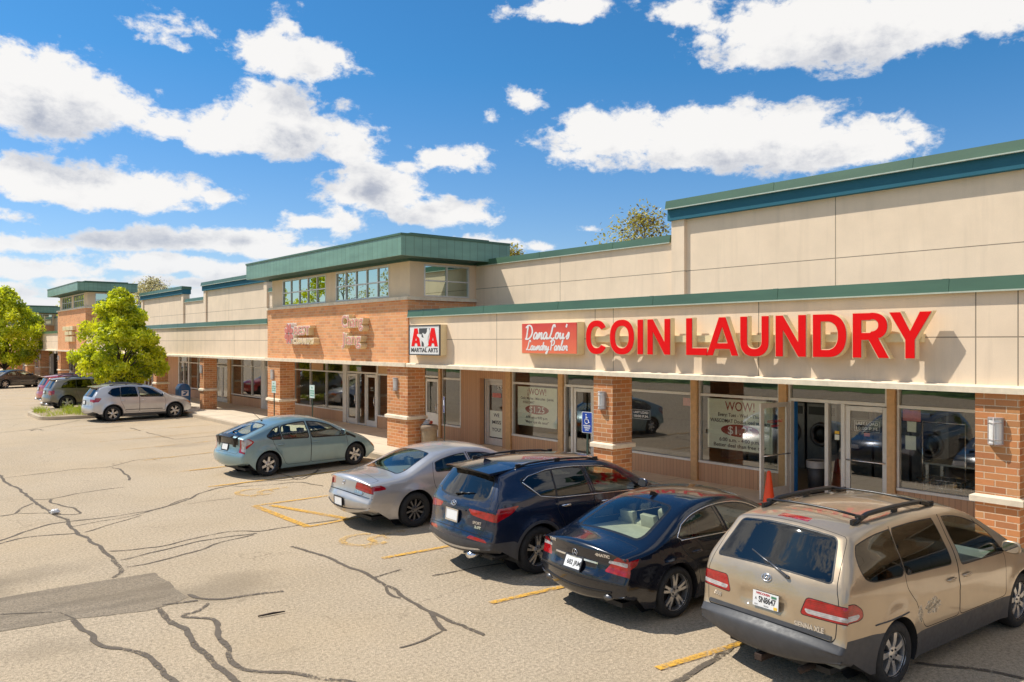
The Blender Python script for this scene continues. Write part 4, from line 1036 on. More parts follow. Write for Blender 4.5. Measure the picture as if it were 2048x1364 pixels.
# ---- grey brown SUV and the red one behind it
def suv_far(name, label, mats, loc, rot, amber='white_lens', H=1.0):
    return dict(name=name, cat='SUV', label=label, group='cars parked along the kerb', L=4.68, W=1.93, xr=.93, wb=2.82, rt=.37, tw=.24, rim=.26, loc=loc, rot=rot, spokes=(5, 'double'), ds=.075, st=.10,
      sil=[(.30, .30, 0, .10, .05), (.05, .35, .05, .13, .05), (.0, .5, .07, .14, .05), (.0, .66, .08, .14, .06), (.06, .76, .05, .13, .05), (.08, .98, .2, .12, .06), (.13, 1.10, .1, .10, .07), (.42, 1.58, .07, .07, .09), (.8, 1.65, .3, .05, .10), (1.7, 1.70, .7, .045, .10), (2.6, 1.65, .5, .05, .10), (3.0, 1.54, .35, .07, .09), (3.75, 1.12, .2, .09, .09), (4.35, 1.0, .3, .10, .1), (4.6, .80, .12, .15, .08), (4.68, .55, .1, .17, .06), (4.60, .30, .05, .16, .05), (4.4, .24, 0, .1, .05)],
      sill=[(4.2, .26), (4.0, .26), (1.4, .25), (.55, .28)], belt=[(0, 1.14), (1.1, 1.12), (3.7, 1.04)], tumble=20, curl=.12, zmid=.74, shoulder=.04, gh_taper=.12, gh_rear=1.5, rear_taper=(.12, 1.0), flare=.035,
      wrap=wrapset([(-.66, 1.16), (.66, 1.16), (.57, 1.52), (-.57, 1.52)], [([(.58, 1.04), (1.2, 1.04), (1.2, .82), (.60, .82)], 'red', 0)], border=.03, clad=.42)+front_set(1.14, 1.52, .72, .6, .88),
      side=sideset([([(1.38, 1.14), (2.12, 1.125), (2.06, 1.53), (1.98, 1.56), (1.40, 1.55)], 'glass_tint', .04), ([(2.22, 1.12), (3.28, 1.09), (3.0, 1.26), (2.75, 1.43), (2.55, 1.52), (2.16, 1.55)], 'glass_car', .04), ([(.66, 1.16), (1.34, 1.14), (1.37, 1.54), (1.06, 1.50), (.80, 1.36)], 'glass_tint', .04)],
        [[(1.55, .42), (2.16, .41), (2.17, 1.10), (2.08, 1.58), (1.38, 1.57), (1.35, 1.12), (1.34, .95), (1.45, .7)], [(2.18, .41), (3.3, .41), (3.34, .85), (3.3, 1.07), (2.78, 1.46), (2.56, 1.54), (2.1, 1.58), (2.19, 1.10)]], clad=[(-1, 0), (6, 0), (6, .36), (-1, .42)],
        extra=[dict(poly=[(-.2, 1.04), (.36, 1.03), (.34, .82), (-.2, .82)], key='tail_light#*', mat='red', r=.03)]),
      mats=mats, handles=[(1.5, .95, '0'), (2.4, .94, '1')], mirror=(3.2, 1.15), plate=(0, .92, 'frame'), plate_text='', spoiler=(.27, 1.60, .60, .45, .035), interior=dict(xf=2.35, xr=1.45, zs=.68, top=1.22),
      exhaust=[(-.5, .0, .31, .045), (.5, .0, .31, .045)], rails=(.6, .9, 2.4, (), 'alloy_dark'))
pe_ = paint('grey_brown_paint', (.20, .18, .15), .5, .32, dust=.2)
prd = paint('bright_red_paint', (.42, .012, .018), .2, .3, dust=.2, dcol=(.6, .3, .28))
SPECS.append(suv_far('sport_utility_car', 'grey brown SUV with dark windows behind the grassy island', dict(paint=pe_), (7.31, 47.3, 0), 3))
SPECS.append(suv_far('sport_utility_car', 'bright red SUV mostly hidden behind the grey brown SUV', dict(paint=prd), (7.6, 51.0, 0), 3))
# ---- far dark grey saloon
pd_ = paint('dark_grey_paint', (.075, .07, .068), .5, .3, dust=.2)
sd = dict(SPECS[1]); sd.update(name='saloon_car', label='dark grey saloon crossing the lot in front of the far brick tower', group=None, loc=(7.2, 71.2, 0), rot=27, mats=dict(paint=pd_), letters=[], emblem=(0, .80, .04, 'ovals'), exhaust=[], extra=[], ds=.08, st=.11, spokes=(7, 'single'), spw=.05, plate_text='',
  interior=dict(xf=2.45, xr=1.62, zs=.5, top=1.02, mat='dark_in', floor='dark_in'))
SPECS.append(sd)
# ---------------------------------------------------------------- surface materials of the place
def brick_mat(name, shade=1., seed=0., fade=0.):
    m, t = new_mat(name); p = t.coord(); s = t.sep(p); n = t.sep(t.nrm())
    side = t.math('GREATER_THAN', t.math('ABSOLUTE', n[1]), .5)
    u = t.math('ADD', t.math('MULTIPLY', s[1], t.math('SUBTRACT', 1., side)), t.math('MULTIPLY', s[0], side))
    row = t.math('FLOOR', t.math('DIVIDE', s[2], .1016)); fz = t.math('FRACT', t.math('DIVIDE', s[2], .1016))
    off = t.math('MULTIPLY', t.math('MODULO', t.math('ABSOLUTE', row), 2.), .5)
    ub = t.math('ADD', t.math('DIVIDE', t.math('ADD', u, 40.), .305), off)
    colm = t.math('FLOOR', ub); fu = t.math('FRACT', ub)
    def edge(f, w): return t.math('MINIMUM', t.mapr(f, w*.5, w, 0, 1), t.mapr(t.math('SUBTRACT', 1., f), w*.5, w, 0, 1))
    br = t.math('MINIMUM', edge(fz, .085), edge(fu, .03))
    rnd = t.white(t.comb(colm, row, seed)); rnd2 = t.white(t.comb(row, colm, seed+5.3))
    c = t.ramp(rnd, [(0, (.37*shade, .12*shade, .05*shade)), (.3, (.52*shade, .18*shade, .065*shade)), (.55, (.62*shade, .24*shade, .09*shade)), (.8, (.56*shade, .205*shade, .07*shade)), (1, (.64*shade, .29*shade, .13*shade))])
    c = t.mix(t.math('MULTIPLY', t.noise(p, 26, 4), .45), c, t.mix(.5, c, (.05, .03, .02)), 'MIX')
    c = t.mix(t.math('MULTIPLY', rnd2, .42), c, (.42*shade, .25*shade, .10*shade))
    c = t.mix(fade, c, (.92, .48, .25))
    mort = t.ramp(t.noise(p, 40, 3), [(.3, (.62, .46, .30)), (.7, (.82, .62, .42))])
    col = t.mix(br, mort, c)
    dirt = t.mapr(t.noise(p, .9, 5, .6), .5, .8, 0, .25); col = t.mix(dirt, col, (.12, .08, .05))
    h = t.math('ADD', br, t.math('MULTIPLY', t.noise(p, 90, 4), .35))
    out(t, principled(t, col, .85, normal=t.bump(h, .5, .006), spec=.3)); return m
def stucco_mat(name, col, hz=(), vy=(), streak=.5):
    m, t = new_mat(name); p = t.coord(); s = t.sep(p)
    base = t.ramp(t.noise(p, 1.3, 6, .6), [(.3, tuple(x*.93 for x in col)), (.7, tuple(min(1, x*1.05) for x in col))])
    sp = t.noise(t.vmath('MULTIPLY', p, (1, 2.2, .16)), 1.6, 5, .65)
    base = t.mix(t.mapr(sp, .50, .76, 0, streak*.55), base, tuple(x*.55 for x in col))
    pt = t.noise(t.vmath('MULTIPLY', p, (1, .5, 1)), .55, 3, .5); base = t.mix(t.mapr(pt, .50, .54, 0, .10), base, tuple(x*.72 for x in col))
    base = t.mix(t.mapr(t.noise(p, 70, 2), .35, .65, 0, .14), base, tuple(x*.7 for x in col))
    ln = None
    def acc(ln, v, q, w):
        d = t.math('LESS_THAN', t.math('ABSOLUTE', t.math('SUBTRACT', v, q)), w)
        return d if ln is None else t.math('MAXIMUM', ln, d)
    for z in hz: ln = acc(ln, s[2], z, .009)
    for y in vy: ln = acc(ln, s[1], y, .009)
    h = t.math('MULTIPLY', t.noise(p, 160, 3), .5)
    if ln is not None:
        base = t.mix(ln, base, tuple(x*.33 for x in col)); h = t.math('SUBTRACT', h, ln)
    out(t, principled(t, base, .92, normal=t.bump(h, .35, .006), spec=.2)); return m
def metal_mat(name, col, seam=0., rough=.38, fade=.2):
    m, t = new_mat(name); p = t.coord(); s = t.sep(p); n = t.sep(t.nrm())
    c = t.ramp(t.noise(t.vmath('MULTIPLY', p, (.6, .6, 3)), 1.2, 5), [(.3, tuple(x*.88 for x in col)), (.7, tuple(x*(1+fade) for x in col))])
    nm = None
    if seam:
        side = t.math('GREATER_THAN', t.math('ABSOLUTE', n[1]), .5)
        u = t.math('ADD', t.math('MULTIPLY', s[1], t.math('SUBTRACT', 1., side)), t.math('MULTIPLY', s[0], side))
        q = t.math('DIVIDE', t.math('ADD', u, 50.), seam); f = t.math('FRACT', q)
        ln = t.math('LESS_THAN', f, .07); rv = t.white(t.comb(t.math('FLOOR', q), 3., 1.))
        c = t.mix(t.math('MULTIPLY', rv, .28), c, tuple(min(1, x*1.45+.02) for x in col)); c = t.mix(t.math('MULTIPLY', ln, .55), c, tuple(x*.4 for x in col))
        nm = t.bump(ln, .4, .01)
    out(t, principled(t, c, rough, .0, .15, .2, normal=nm)); return m
M['brick'] = brick_mat('tower_brick', 1.42, 1., .3)
M['brick_pillar'] = brick_mat('pillar_brick', 1.18, 7., .04)
ST = (.88, .70, .515)
UY = [4.39, 4.97, 8.8, 12.6, 13.18, 16.9, 36.4, 40.4, 41.0, 44.9, 48.6, 49.25, 53., 57., 61., 83., 90., 99.]
M['stucco_low'] = stucco_mat('cream_stucco_fascia', ST, (3.58,), UY)
M['stucco_up'] = stucco_mat('cream_stucco_wall', ST, (5.27,), [3.9, 8.66, 17.2, 36., 44.3, 57.6, 64., 91.])
M['stucco'] = stucco_mat('cream_stucco', (.88, .69, .48))
M['stone'] = plain('cast_stone', (.80, .68, .51), .85, var=.1, scale=6, bump=.3, bscale=200, dirt=.35)
M['green'] = metal_mat('green_coping', (.048, .112, .064), 0, .45)
M['green_seam'] = metal_mat('green_ribbed_metal', (.14, .26, .195), .30, .45, .25)
M['green_dark'] = plain('dark_green_soffit', (.04, .10, .075), .6)
M['green_lip'] = plain('bright_drip_edge', (.55, .58, .47), .35, .3)
M['blue'] = stucco_mat('blue_band', (.036, .145, .20), streak=.2)
M['white_metal'] = plain('aluminium_frame', (.72, .70, .66), .4, .25, var=.06)
M['bronze'] = plain('brown_post', (.62, .38, .18), .45, .1, var=.12)
M['soffit'] = plain('soffit', (.85, .70, .52), .8)
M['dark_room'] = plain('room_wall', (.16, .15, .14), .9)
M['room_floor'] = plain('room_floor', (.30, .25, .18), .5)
M['roof'] = plain('roof_gravel', (.30, .28, .25), .95, bump=.3)
M['glass_shop'] = glass('shop_glass', (.84, .88, .85), .14, .9, wave=.018, wscale=.9)
M['glass_clere'] = glass('clerestory_glass', (.18, .26, .22), .62, 1., refl=(.84, .95, .82), wave=.03, wscale=.5)
def tile_kick():
    m, t = new_mat('brown_tile_base'); p = t.coord(); s = t.sep(p)
    q = t.math('DIVIDE', t.math('ADD', s[1], 30.), .105); f = t.math('FRACT', q)
    ln = t.math('LESS_THAN', f, .07); rv = t.white(t.comb(t.math('FLOOR', q), 1., 0.))
    c = t.mix(rv, (.58, .33, .185), (.65, .39, .22)); c = t.mix(t.math('MULTIPLY', t.noise(p, 6, 5), .4), c, (.50, .29, .17)); c = t.mix(t.math('MULTIPLY', ln, .6), c, (.10, .055, .03))
    out(t, principled(t, c, .6, normal=t.bump(t.math('SUBTRACT', 1., ln), .4, .006))); return m
M['kick'] = tile_kick()
def concrete_mat(name, col, joint=0.):
    m, t = new_mat(name); p = t.coord(); s = t.sep(p)
    c = t.ramp(t.noise(p, .7, 7, .62), [(.3, tuple(x*.85 for x in col)), (.7, tuple(x*1.08 for x in col))])
    c = t.mix(t.mapr(t.noise(p, 2.7, 6, .7), .54, .75, 0, .35), c, tuple(x*.5 for x in col))
    c = t.mix(t.mapr(t.noise(p, 130, 2), .3, .7, 0, .18), c, tuple(x*.6 for x in col))
    h = t.noise(p, 120, 3)
    if joint:
        f = t.math('FRACT', t.math('DIVIDE', t.math('ADD', s[1], 30.), joint)); ln = t.math('LESS_THAN', f, .012)
        g = t.math('LESS_THAN', t.math('ABSOLUTE', t.math('SUBTRACT', s[0], 13.25)), .01); ln = t.math('MAXIMUM', ln, g)
        c = t.mix(t.math('MULTIPLY', ln, .7), c, (.08, .07, .055)); h = t.math('SUBTRACT', h, ln)
    out(t, principled(t, c, .9, normal=t.bump(h, .25, .006), spec=.25)); return m
M['walk'] = concrete_mat('pavement_concrete', (.70, .59, .45), 1.52)
M['kerb'] = concrete_mat('kerb_concrete', (.56, .46, .34))
def asphalt_mat(name='worn_asphalt', col=(.535, .425, .298), dark=0.):
    m, t = new_mat(name); p = t.coord()
    big = t.noise(p, .16, 6, .6, .6)
    c = t.ramp(big, [(.28, tuple(x*.80 for x in col)), (.5, col), (.75, tuple(x*1.08 for x in col))])
    # aggregate speckle at three sizes
    sp = t.noise(p, 62, 2, .5); c = t.mix(t.mapr(sp, .30, .52, .75, 0), c, tuple(x*.42 for x in col))
    sp2 = t.noise(p, 95, 1, .5); c = t.mix(t.mapr(sp2, .56, .72, 0, .55), c, tuple(min(1, x*1.6) for x in col))
    v = t.node('ShaderNodeTexVoronoi'); t.put(v.inputs['Vector'], p); v.inputs['Scale'].default_value = 38
    c = t.mix(t.math('MULTIPLY', t.math('LESS_THAN', v.outputs['Distance'], .13), .55), c, tuple(x*.35 for x in col))
    sp3 = t.noise(p, 24, 3, .6); c = t.mix(t.mapr(sp3, .32, .50, .62, 0), c, tuple(x*.45 for x in col)); c = t.mix(t.mapr(sp3, .53, .68, 0, .5), c, tuple(min(1, x*1.45) for x in col))
    # oil and tyre stains, stretched towards the stalls
    st = t.noise(t.vmath('MULTIPLY', p, (.5, 1.2, 1)), .55, 6, .65, .4); c = t.mix(t.mapr(st, .58, .80, 0, .45), c, tuple(x*.42 for x in col))
    st2 = t.noise(p, 2.4, 5, .7); c = t.mix(t.mapr(st2, .60, .74, 0, .30), c, tuple(x*.5 for x in col))
    if name == 'patched_asphalt': c = t.mix(t.mapr(t.noise(t.vmath('MULTIPLY', p, (.6, 2.2, 1)), .9, 4, .55), .45, .62, 0, .55, True), c, tuple(x*.55 for x in col))
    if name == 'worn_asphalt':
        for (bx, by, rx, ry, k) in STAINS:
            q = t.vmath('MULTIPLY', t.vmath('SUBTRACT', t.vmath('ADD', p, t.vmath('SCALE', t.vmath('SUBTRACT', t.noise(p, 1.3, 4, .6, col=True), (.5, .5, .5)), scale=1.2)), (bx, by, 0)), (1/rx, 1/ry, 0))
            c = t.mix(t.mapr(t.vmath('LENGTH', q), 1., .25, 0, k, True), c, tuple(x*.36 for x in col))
        hv = t.node('ShaderNodeTexVoronoi', feature='DISTANCE_TO_EDGE'); t.put(hv.inputs['Vector'], t.vmath('ADD', p, t.vmath('SCALE', t.noise(p, 1.6, 5, .6, col=True), scale=.7))); hv.inputs['Scale'].default_value = .42
        hair = t.math('MULTIPLY', t.mapr(hv.outputs['Distance'], .001, .006, 1, 0), t.mapr(t.noise(p, .5, 3), .5, .62, 0, .55)); c = t.mix(hair, c, tuple(x*.3 for x in col))
    wrm = t.noise(p, .35, 4, .5); c = t.mix(t.mapr(wrm, .4, .7, 0, .25), c, (col[0]*.95, col[1]*.85, col[2]*.66))
    h = t.math('ADD', t.noise(p, 80, 3, .6), t.math('MULTIPLY', t.noise(p, 30, 3), .5))
    out(t, principled(t, c, .88, normal=t.bump(h, .95, .016), spec=.25)); return m
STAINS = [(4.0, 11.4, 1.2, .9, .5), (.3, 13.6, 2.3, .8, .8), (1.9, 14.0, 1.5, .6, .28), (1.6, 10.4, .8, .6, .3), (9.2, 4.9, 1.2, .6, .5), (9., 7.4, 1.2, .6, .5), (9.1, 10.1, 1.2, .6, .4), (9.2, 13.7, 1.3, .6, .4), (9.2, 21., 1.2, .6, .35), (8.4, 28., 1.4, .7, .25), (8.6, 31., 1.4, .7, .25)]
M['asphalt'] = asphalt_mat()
M['patch'] = asphalt_mat('patched_asphalt', (.325, .262, .19))
def worn(name, col, thr, sc_=14., under=(.6, .49, .36), soft=.12):
    """paint or sealant wearing through to the asphalt"""
    m, t = new_mat(name); p = t.coord()
    n = t.noise(p, sc_, 6, .7); n2 = t.noise(p, 1.1, 4, .6)
    a = t.mapr(t.math('ADD', t.math('MULTIPLY', n, .75), t.math('MULTIPLY', n2, .4)), thr, thr+soft, 0, 1)
    c = t.mix(t.math('MULTIPLY', t.noise(p, 70, 2), .5), col, tuple(x*.6 for x in col))
    b = principled(t, c, .8, normal=t.bump(t.noise(p, 90, 3), .4, .008)); tr = t.node('ShaderNodeBsdfTransparent')
    mx = t.node('ShaderNodeMixShader'); t.l.new(a, mx.inputs[0]); t.l.new(tr.outputs[0], mx.inputs[1]); t.l.new(b, mx.inputs[2])
    out(t, mx.outputs[0]); return m
M['line'] = worn('yellow_line_paint', (.80, .43, .05), .46, 20., soft=.2)
M['line_old'] = worn('faded_line_paint', (.78, .47, .12), .515, 20., soft=.2)
M['seal'] = worn('crack_sealant', (.14, .108, .076), .47, 30., soft=.10)
M['cream'] = plain('cream_sign_metal', (.80, .66, .40), .4, var=.05)
M['sign_red'] = plain('red_sign_face', (.84, .004, .005), .4, spec=.2, var=.03)
M['sign_white'] = plain('white_sign_face', (.82, .80, .78), .3, coat=.3, var=.03)
M['sign_grey'] = plain('dark_grey_sign', (.06, .06, .065), .4)
M['salmon'] = plain('faded_red_sign_face', (.62, .19, .16), .4, var=.15)

# ---------------------------------------------------------------- ground
def sheet(name, pts, z, mat, kind='structure', label=None, cat=None):
    m = MB(); tri = tessellate_polygon([[Vector((p[0], p[1], 0)) for p in pts]])
    m.add([(p[0], p[1], z) for p in pts], [tuple(t) for t in tri])
    o = m.build(name, mat, kind=kind)
    for p in o.data.polygons:
        if p.normal.z < 0: p.flip()
    return tag(o, label, cat)
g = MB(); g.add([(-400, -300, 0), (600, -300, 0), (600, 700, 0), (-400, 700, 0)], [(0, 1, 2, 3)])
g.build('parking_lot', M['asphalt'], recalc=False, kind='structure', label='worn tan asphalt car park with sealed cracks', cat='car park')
PATCH = [(x+.05*noise.noise((x*3, y*3, 1))+.02*noise.noise((x*11, y*11, 2)), y+.05*noise.noise((x*3, y*3, 5))+.02*noise.noise((x*11, y*11, 7))) for x, y in resample(PATCH, .06)]
sheet('asphalt_patch', PATCH, .004, M['patch'], label='darker rectangular repair patch in the car park asphalt', cat='asphalt patch')
def ribbon(mb, pts, w, z, jag=0., taper=False, seg=.08):
    P = [Vector(p) for p in pts]; d = [P[0]]
    # smooth corners (Chaikin) then resample
    for _ in range(2):
        q = [P[0]]
        for a, b in zip(P, P[1:]): q += [a.lerp(b, .25), a.lerp(b, .75)]
        P = q+[P[-1]]
    R_ = [P[0]]; 
    for a, b in zip(P, P[1:]):
        n = max(1, int((b-a).length/seg)); R_ += [a.lerp(b, k/n) for k in range(1, n+1)]
    vs = []
    ph = random.uniform(0, 99)
    for i, p in enumerate(R_):
        t = (R_[min(i+1, len(R_)-1)]-R_[max(i-1, 0)]).normalized(); nn = Vector((-t.y, t.x))
        jx = noise.noise((p.x*2.1, p.y*2.1, ph)); p = p+nn*jag*.35*jx
        ww = w*(1+jag*4*noise.noise((p.x*6, p.y*6, ph+3)))*(.55 if taper and i in (0, len(R_)-1) else 1)
        w2 = w*(1+jag*4*noise.noise((p.x*6, p.y*6, ph+9)))
        vs += [(p.x+nn.x*ww/2, p.y+nn.y*ww/2, z), (p.x-nn.x*w2/2, p.y-nn.y*w2/2, z)]
    mb.add(vs, [(2*i, 2*i+1, 2*i+3, 2*i+2) for i in range(len(R_)-1)])
ck = MB()
for k, (w, pts) in enumerate(CRACKS): ribbon(ck, pts, w*.85 if w < .08 else .034+w*.34, 0.005+.00015*k, .17, True, .05)
ck.build('crack_sealant', M['seal'], recalc=False, kind='structure', label='dark tar sealed cracks wandering over the car park', cat='cracks')
for k, (x0, y0, x1, y1, e) in enumerate(LINES):
    if e:
        d = Vector((x1-x0, y1-y0)); d *= (11.85-x0)/d.x; x1, y1 = x0+d.x, y0+d.y
    old = 1 < k < 8; m = MB(); ribbon(m, [(x0, y0), (x1, y1)], .15 if k in (9, 11) else .105, .0125+.0001*k, .02, seg=.25)
    m.build('parking_line', M['line_old' if old else 'line'], recalc=False, kind='structure')
for y in (51.2, 54.1, 57., 60., 62.9, 65.8, 68.7, 71.6, 74.5, 77.4):
    m = MB(); ribbon(m, [(6.5, y), (11.8, y+.4)], .11, .013, .02, seg=.5); m.build('parking_line', M['line_old'], recalc=False, kind='structure')
def access_mark(x, y):
    """wheelchair symbol painted on the stall, read from the aisle"""
    m = MB(); T = lambda a, b: (x+a, y-b)
    arc = [(.0+.34*math.cos(q), .02+.34*math.sin(q)) for q in [R(100+200*i/14) for i in range(15)]]
    # local a: towards the kerb (up in the symbol), b: to the right
    def rb(pts, w): ribbon(m, [T(a, b) for a, b in pts], w, .0135+.00002*(len(m.f) % 40), .02, seg=.1)
    rb([(.42*math.cos(q)-.12, .42*math.sin(q)-.0) for q in [R(60+250*i/14) for i in range(15)]], .12)
    rb([(.52, -.12), (-.05, -.06), (-.08, .26)], .13); rb([(-.08, .26), (-.36, .42), (-.38, .55)], .12); rb([(.25, -.08), (.22, .22)], .07)
    m.add([(*T(.68+.09*math.cos(q), -.14+.09*math.sin(q)), .0145) for q in [2*math.pi*i/14 for i in range(14)]], [tuple(range(14))])
    m.build('accessible_symbol', M['line_old'], recalc=False, kind='structure')
access_mark(7.25, 18.15); access_mark(7.05, 12.55)
# pavement with kerb
w = MB(); w.box((12.16, -14, -.2), (26, 140, .15)); w.build('pavement', M['walk'], kind='structure', label='concrete pavement under the arcade', cat='pavement')
k = MB(); k.box((12.0, -14, -.2), (12.16, 140, .153)); k.build('kerb', M['kerb'], bevel=.02, kind='structure', label='worn concrete kerb edge', cat='kerb')
# planted island beside the silver SUV
isl = round_poly([(6.2, 40.75), (11.95, 40.6), (11.95, 45.6), (6.9, 45.6), (6.2, 44.6)], .8, 8)
io = offset_poly(isl, -.16)
m = MB(); m.prism(isl, lambda a, b: (a, b, -.05), lambda a, b: (a, b, .15), holes=[io])
m.build('island_kerb', M['kerb'], kind='structure', label='kerb ring of the planted island', cat='kerb')
M['soil'] = plain('dry_soil', (.34, .25, .15), .95, var=.3, scale=4, bump=.6, bscale=30)
sheet('island_soil', io, .13, M['soil'])
def leafmat(name, col, trans=.35):
    m, t = new_mat(name); p = t.coord(); oi = t.node('ShaderNodeObjectInfo')
    c = t.ramp(t.noise(p, 1.7, 4, .6), [(.3, tuple(x*.62 for x in col)), (.7, tuple(x*1.25 for x in col))])
    d = t.node('ShaderNodeBsdfDiffuse'); t.l.new(c, d.inputs[0]); tr = t.node('ShaderNodeBsdfTranslucent')
    t.put(tr.inputs[0], t.mix(.5, c, (min(1, col[0]*1.5), min(1, col[1]*1.4), col[2]*.6)))
    mx = t.node('ShaderNodeMixShader'); mx.inputs[0].default_value = trans; t.l.new(d.outputs[0], mx.inputs[1]); t.l.new(tr.outputs[0], mx.inputs[2])
    gl = t.node('ShaderNodeBsdfGlossy'); gl.inputs['Roughness'].default_value = .4; m2 = t.node('ShaderNodeMixShader'); m2.inputs[0].default_value = .05
    t.l.new(mx.outputs[0], m2.inputs[1]); t.l.new(gl.outputs[0], m2.inputs[2]); out(t, m2.outputs[0]); return m
M['grass'] = leafmat('grass_blades', (.42, .50, .05))
gr = MB(); rg = random.Random(3)
spots = [(rg.uniform(6.5, 11.6), rg.uniform(41., 45.3)) for _ in range(70)]
for cx, cy in spots:
    n = int(60*max(.15, noise.noise((cx*.9, cy*.9, 1))+.6))
    for _ in range(n):
        x, y = cx+rg.gauss(0, .16), cy+rg.gauss(0, .16)
        if not inpoly((x, y), io): continue
        h = rg.uniform(.1, .34); a = rg.uniform(0, 6.28); l = rg.uniform(.0, .16); wd = .011
        c, s_ = math.cos(a), math.sin(a)
        gr.add([(x-wd*s_, y+wd*c, .12), (x+wd*s_, y-wd*c, .12), (x+l*c+wd*.5*s_, y+l*s_-wd*.5*c, .12+h*.7), (x+l*1.7*c, y+l*1.7*s_, .12+h)], [(0, 1, 2, 3)])
gr.build('island_grass', M['grass'], recalc=False, kind='stuff', label='rough tufted grass on the planted island', cat='grass')
# lawn across the drive behind the viewer, seen mirrored in the shop windows
m = MB(); m.add([(-90, -60, .02), (-22, -60, .02), (-22, 120, .02), (-90, 120, .02)], [(0, 1, 2, 3)])
M['lawn'] = plain('mown_lawn', (.10, .19, .025), .95, var=.35, scale=1.5, bump=.8, bscale=40)
m.build('lawn', M['lawn'], recalc=False, kind='structure')
# ---------------------------------------------------------------- the shopping strip
B = empty('shopping_strip', label='long single storey shopping strip of brick and cream stucco with green copings', cat='shopping centre')
XP, XB, XF, XS, XU = 13.25, 13.89, 13.30, 15.75, 15.90      # pillar front/back, fascia, shop front, upper wall
ZS, ZL = .15, 2.73
T1, T2, T3 = (21.34, 32.40), (67.30, 78.30), (95.8, 107.)
WINGS = [(-14., T1[0]), (T1[1], T2[0]), (T2[1], T3[0]), (T3[1], 140.)]
def part(mb, name, mat, parent=None, **kw): return mb.build(name, mat, parent or B, **kw)
# wings: fascia, ledge, coping, low roof, parapet
TALL = [[(3.4, 12.97)], [(38.76, 48.28), (52.12, 61.82)], [(81.5, 91.)], []]
for (u0, u1), tall in zip(WINGS, TALL):
    a, b = u0+.004, u1-.004
    m = MB(); m.box((XF, a, 2.80), (XF+.22, b, 4.30)); part(m, 'fascia', M['stucco_low'])
    m = MB(); m.add([(13.15, a, 2.73), (13.15, a, 2.82), (13.21, a, 2.85), (13.30, a, 2.852), (13.52, a, 2.73), (13.15, b, 2.73), (13.15, b, 2.82), (13.21, b, 2.85), (13.30, b, 2.852), (13.52, b, 2.73)],
        [(0, 1, 6, 5), (1, 2, 7, 6), (2, 3, 8, 7), (3, 4, 9, 8), (4, 0, 5, 9), (0, 4, 3, 2, 1), (5, 6, 7, 8, 9)]); part(m, 'ledge', M['stone'])
    m = MB(); m.box((XF+.19, a, 2.80), (26, b, 2.86)); part(m, 'soffit', M['soffit'])
    m = MB(); m.box((XF+.1, a, 4.15), (XU+.02, b, 4.25)); part(m, 'low_roof', M['roof'])
    def coping(x0, a, b, z0, z1, name='coping', lap=.075, back=.35, sv=3.02, s0=0.):
        m = MB(); s = .035
        sec = [(x0-lap, z0), (x0-lap-.012, z0-.018), (x0-lap+.012, z0-.018), (x0-lap+.012+.02, z0+.02), (x0-lap+s+.02, z1-.02)]
        pr = [(x0-lap, z0), (x0-lap+s, z1), (x0+back, z1-.02), (x0+back, z0)]
        m.add([(x, a, z) for x, z in pr]+[(x, b, z) for x, z in pr], [(0, 1, 5, 4), (1, 2, 6, 5), (2, 3, 7, 6), (3, 0, 4, 7), (0, 3, 2, 1), (4, 5, 6, 7)], 0)
        m.box((x0-lap-.012, a, z0-.022), (x0-lap+.05, b, z0+.002), 1)
        y = s0+math.ceil((a-s0)/sv)*sv
        while y < b-.1:
            q = [(x-.005 if i < 2 else x, z+(.004 if i in (1, 2) else 0)) for i, (x, z) in enumerate(pr)]
            m.add([(x, y-.05, z) for x, z in q]+[(x, y+.05, z) for x, z in q], [(0, 1, 5, 4), (1, 2, 6, 5), (0, 3, 2, 1), (4, 5, 6, 7)], 0); y += sv
        part(m, name, [M['green'], M['green_lip']])
    coping(XF, a, b, 4.29, 4.50, s0=8.41)
    # upper wall with low parapet and raised panels
    cuts = [a]+[q for t in tall for q in t]+[b]
    segs = [(cuts[i], cuts[i+1], i % 2 == 1) for i in range(len(cuts)-1)]
    for p, q, hi in segs:
        m = MB()
        if hi:
            m.box((XU-.012, p+.38, 4.2), (XU+.3, q-.38, 6.60)); part(m, 'wall_panel', M['stucco_up'])
            for e0, e1 in ((p, p+.40), (q-.40, q)):
                m = MB(); m.box((XU-.10, e0, 4.2), (XU+.3, e1, 6.60)); part(m, 'pilaster', M['stucco_up'])
            m = MB(); m.box((XU-.17, p-.07, 6.55), (XU+.36, q+.07, 6.86)); part(m, 'blue_band', M['blue'])
            coping(XU-.17, p-.09, q+.09, 6.845, 7.045, s0=7.02, back=.56)
        else:
            m.box((XU+.003, p, 4.2), (XU+.25, q, 6.08)); part(m, 'upper_wall', M['stucco_up'])
            coping(XU, p+.1, q-.1, 6.03, 6.22, lap=.06)
m = MB(); m.box((XU+.25, -14, 4.0), (40, 140, 4.1)); part(m, 'main_roof', M['roof'])
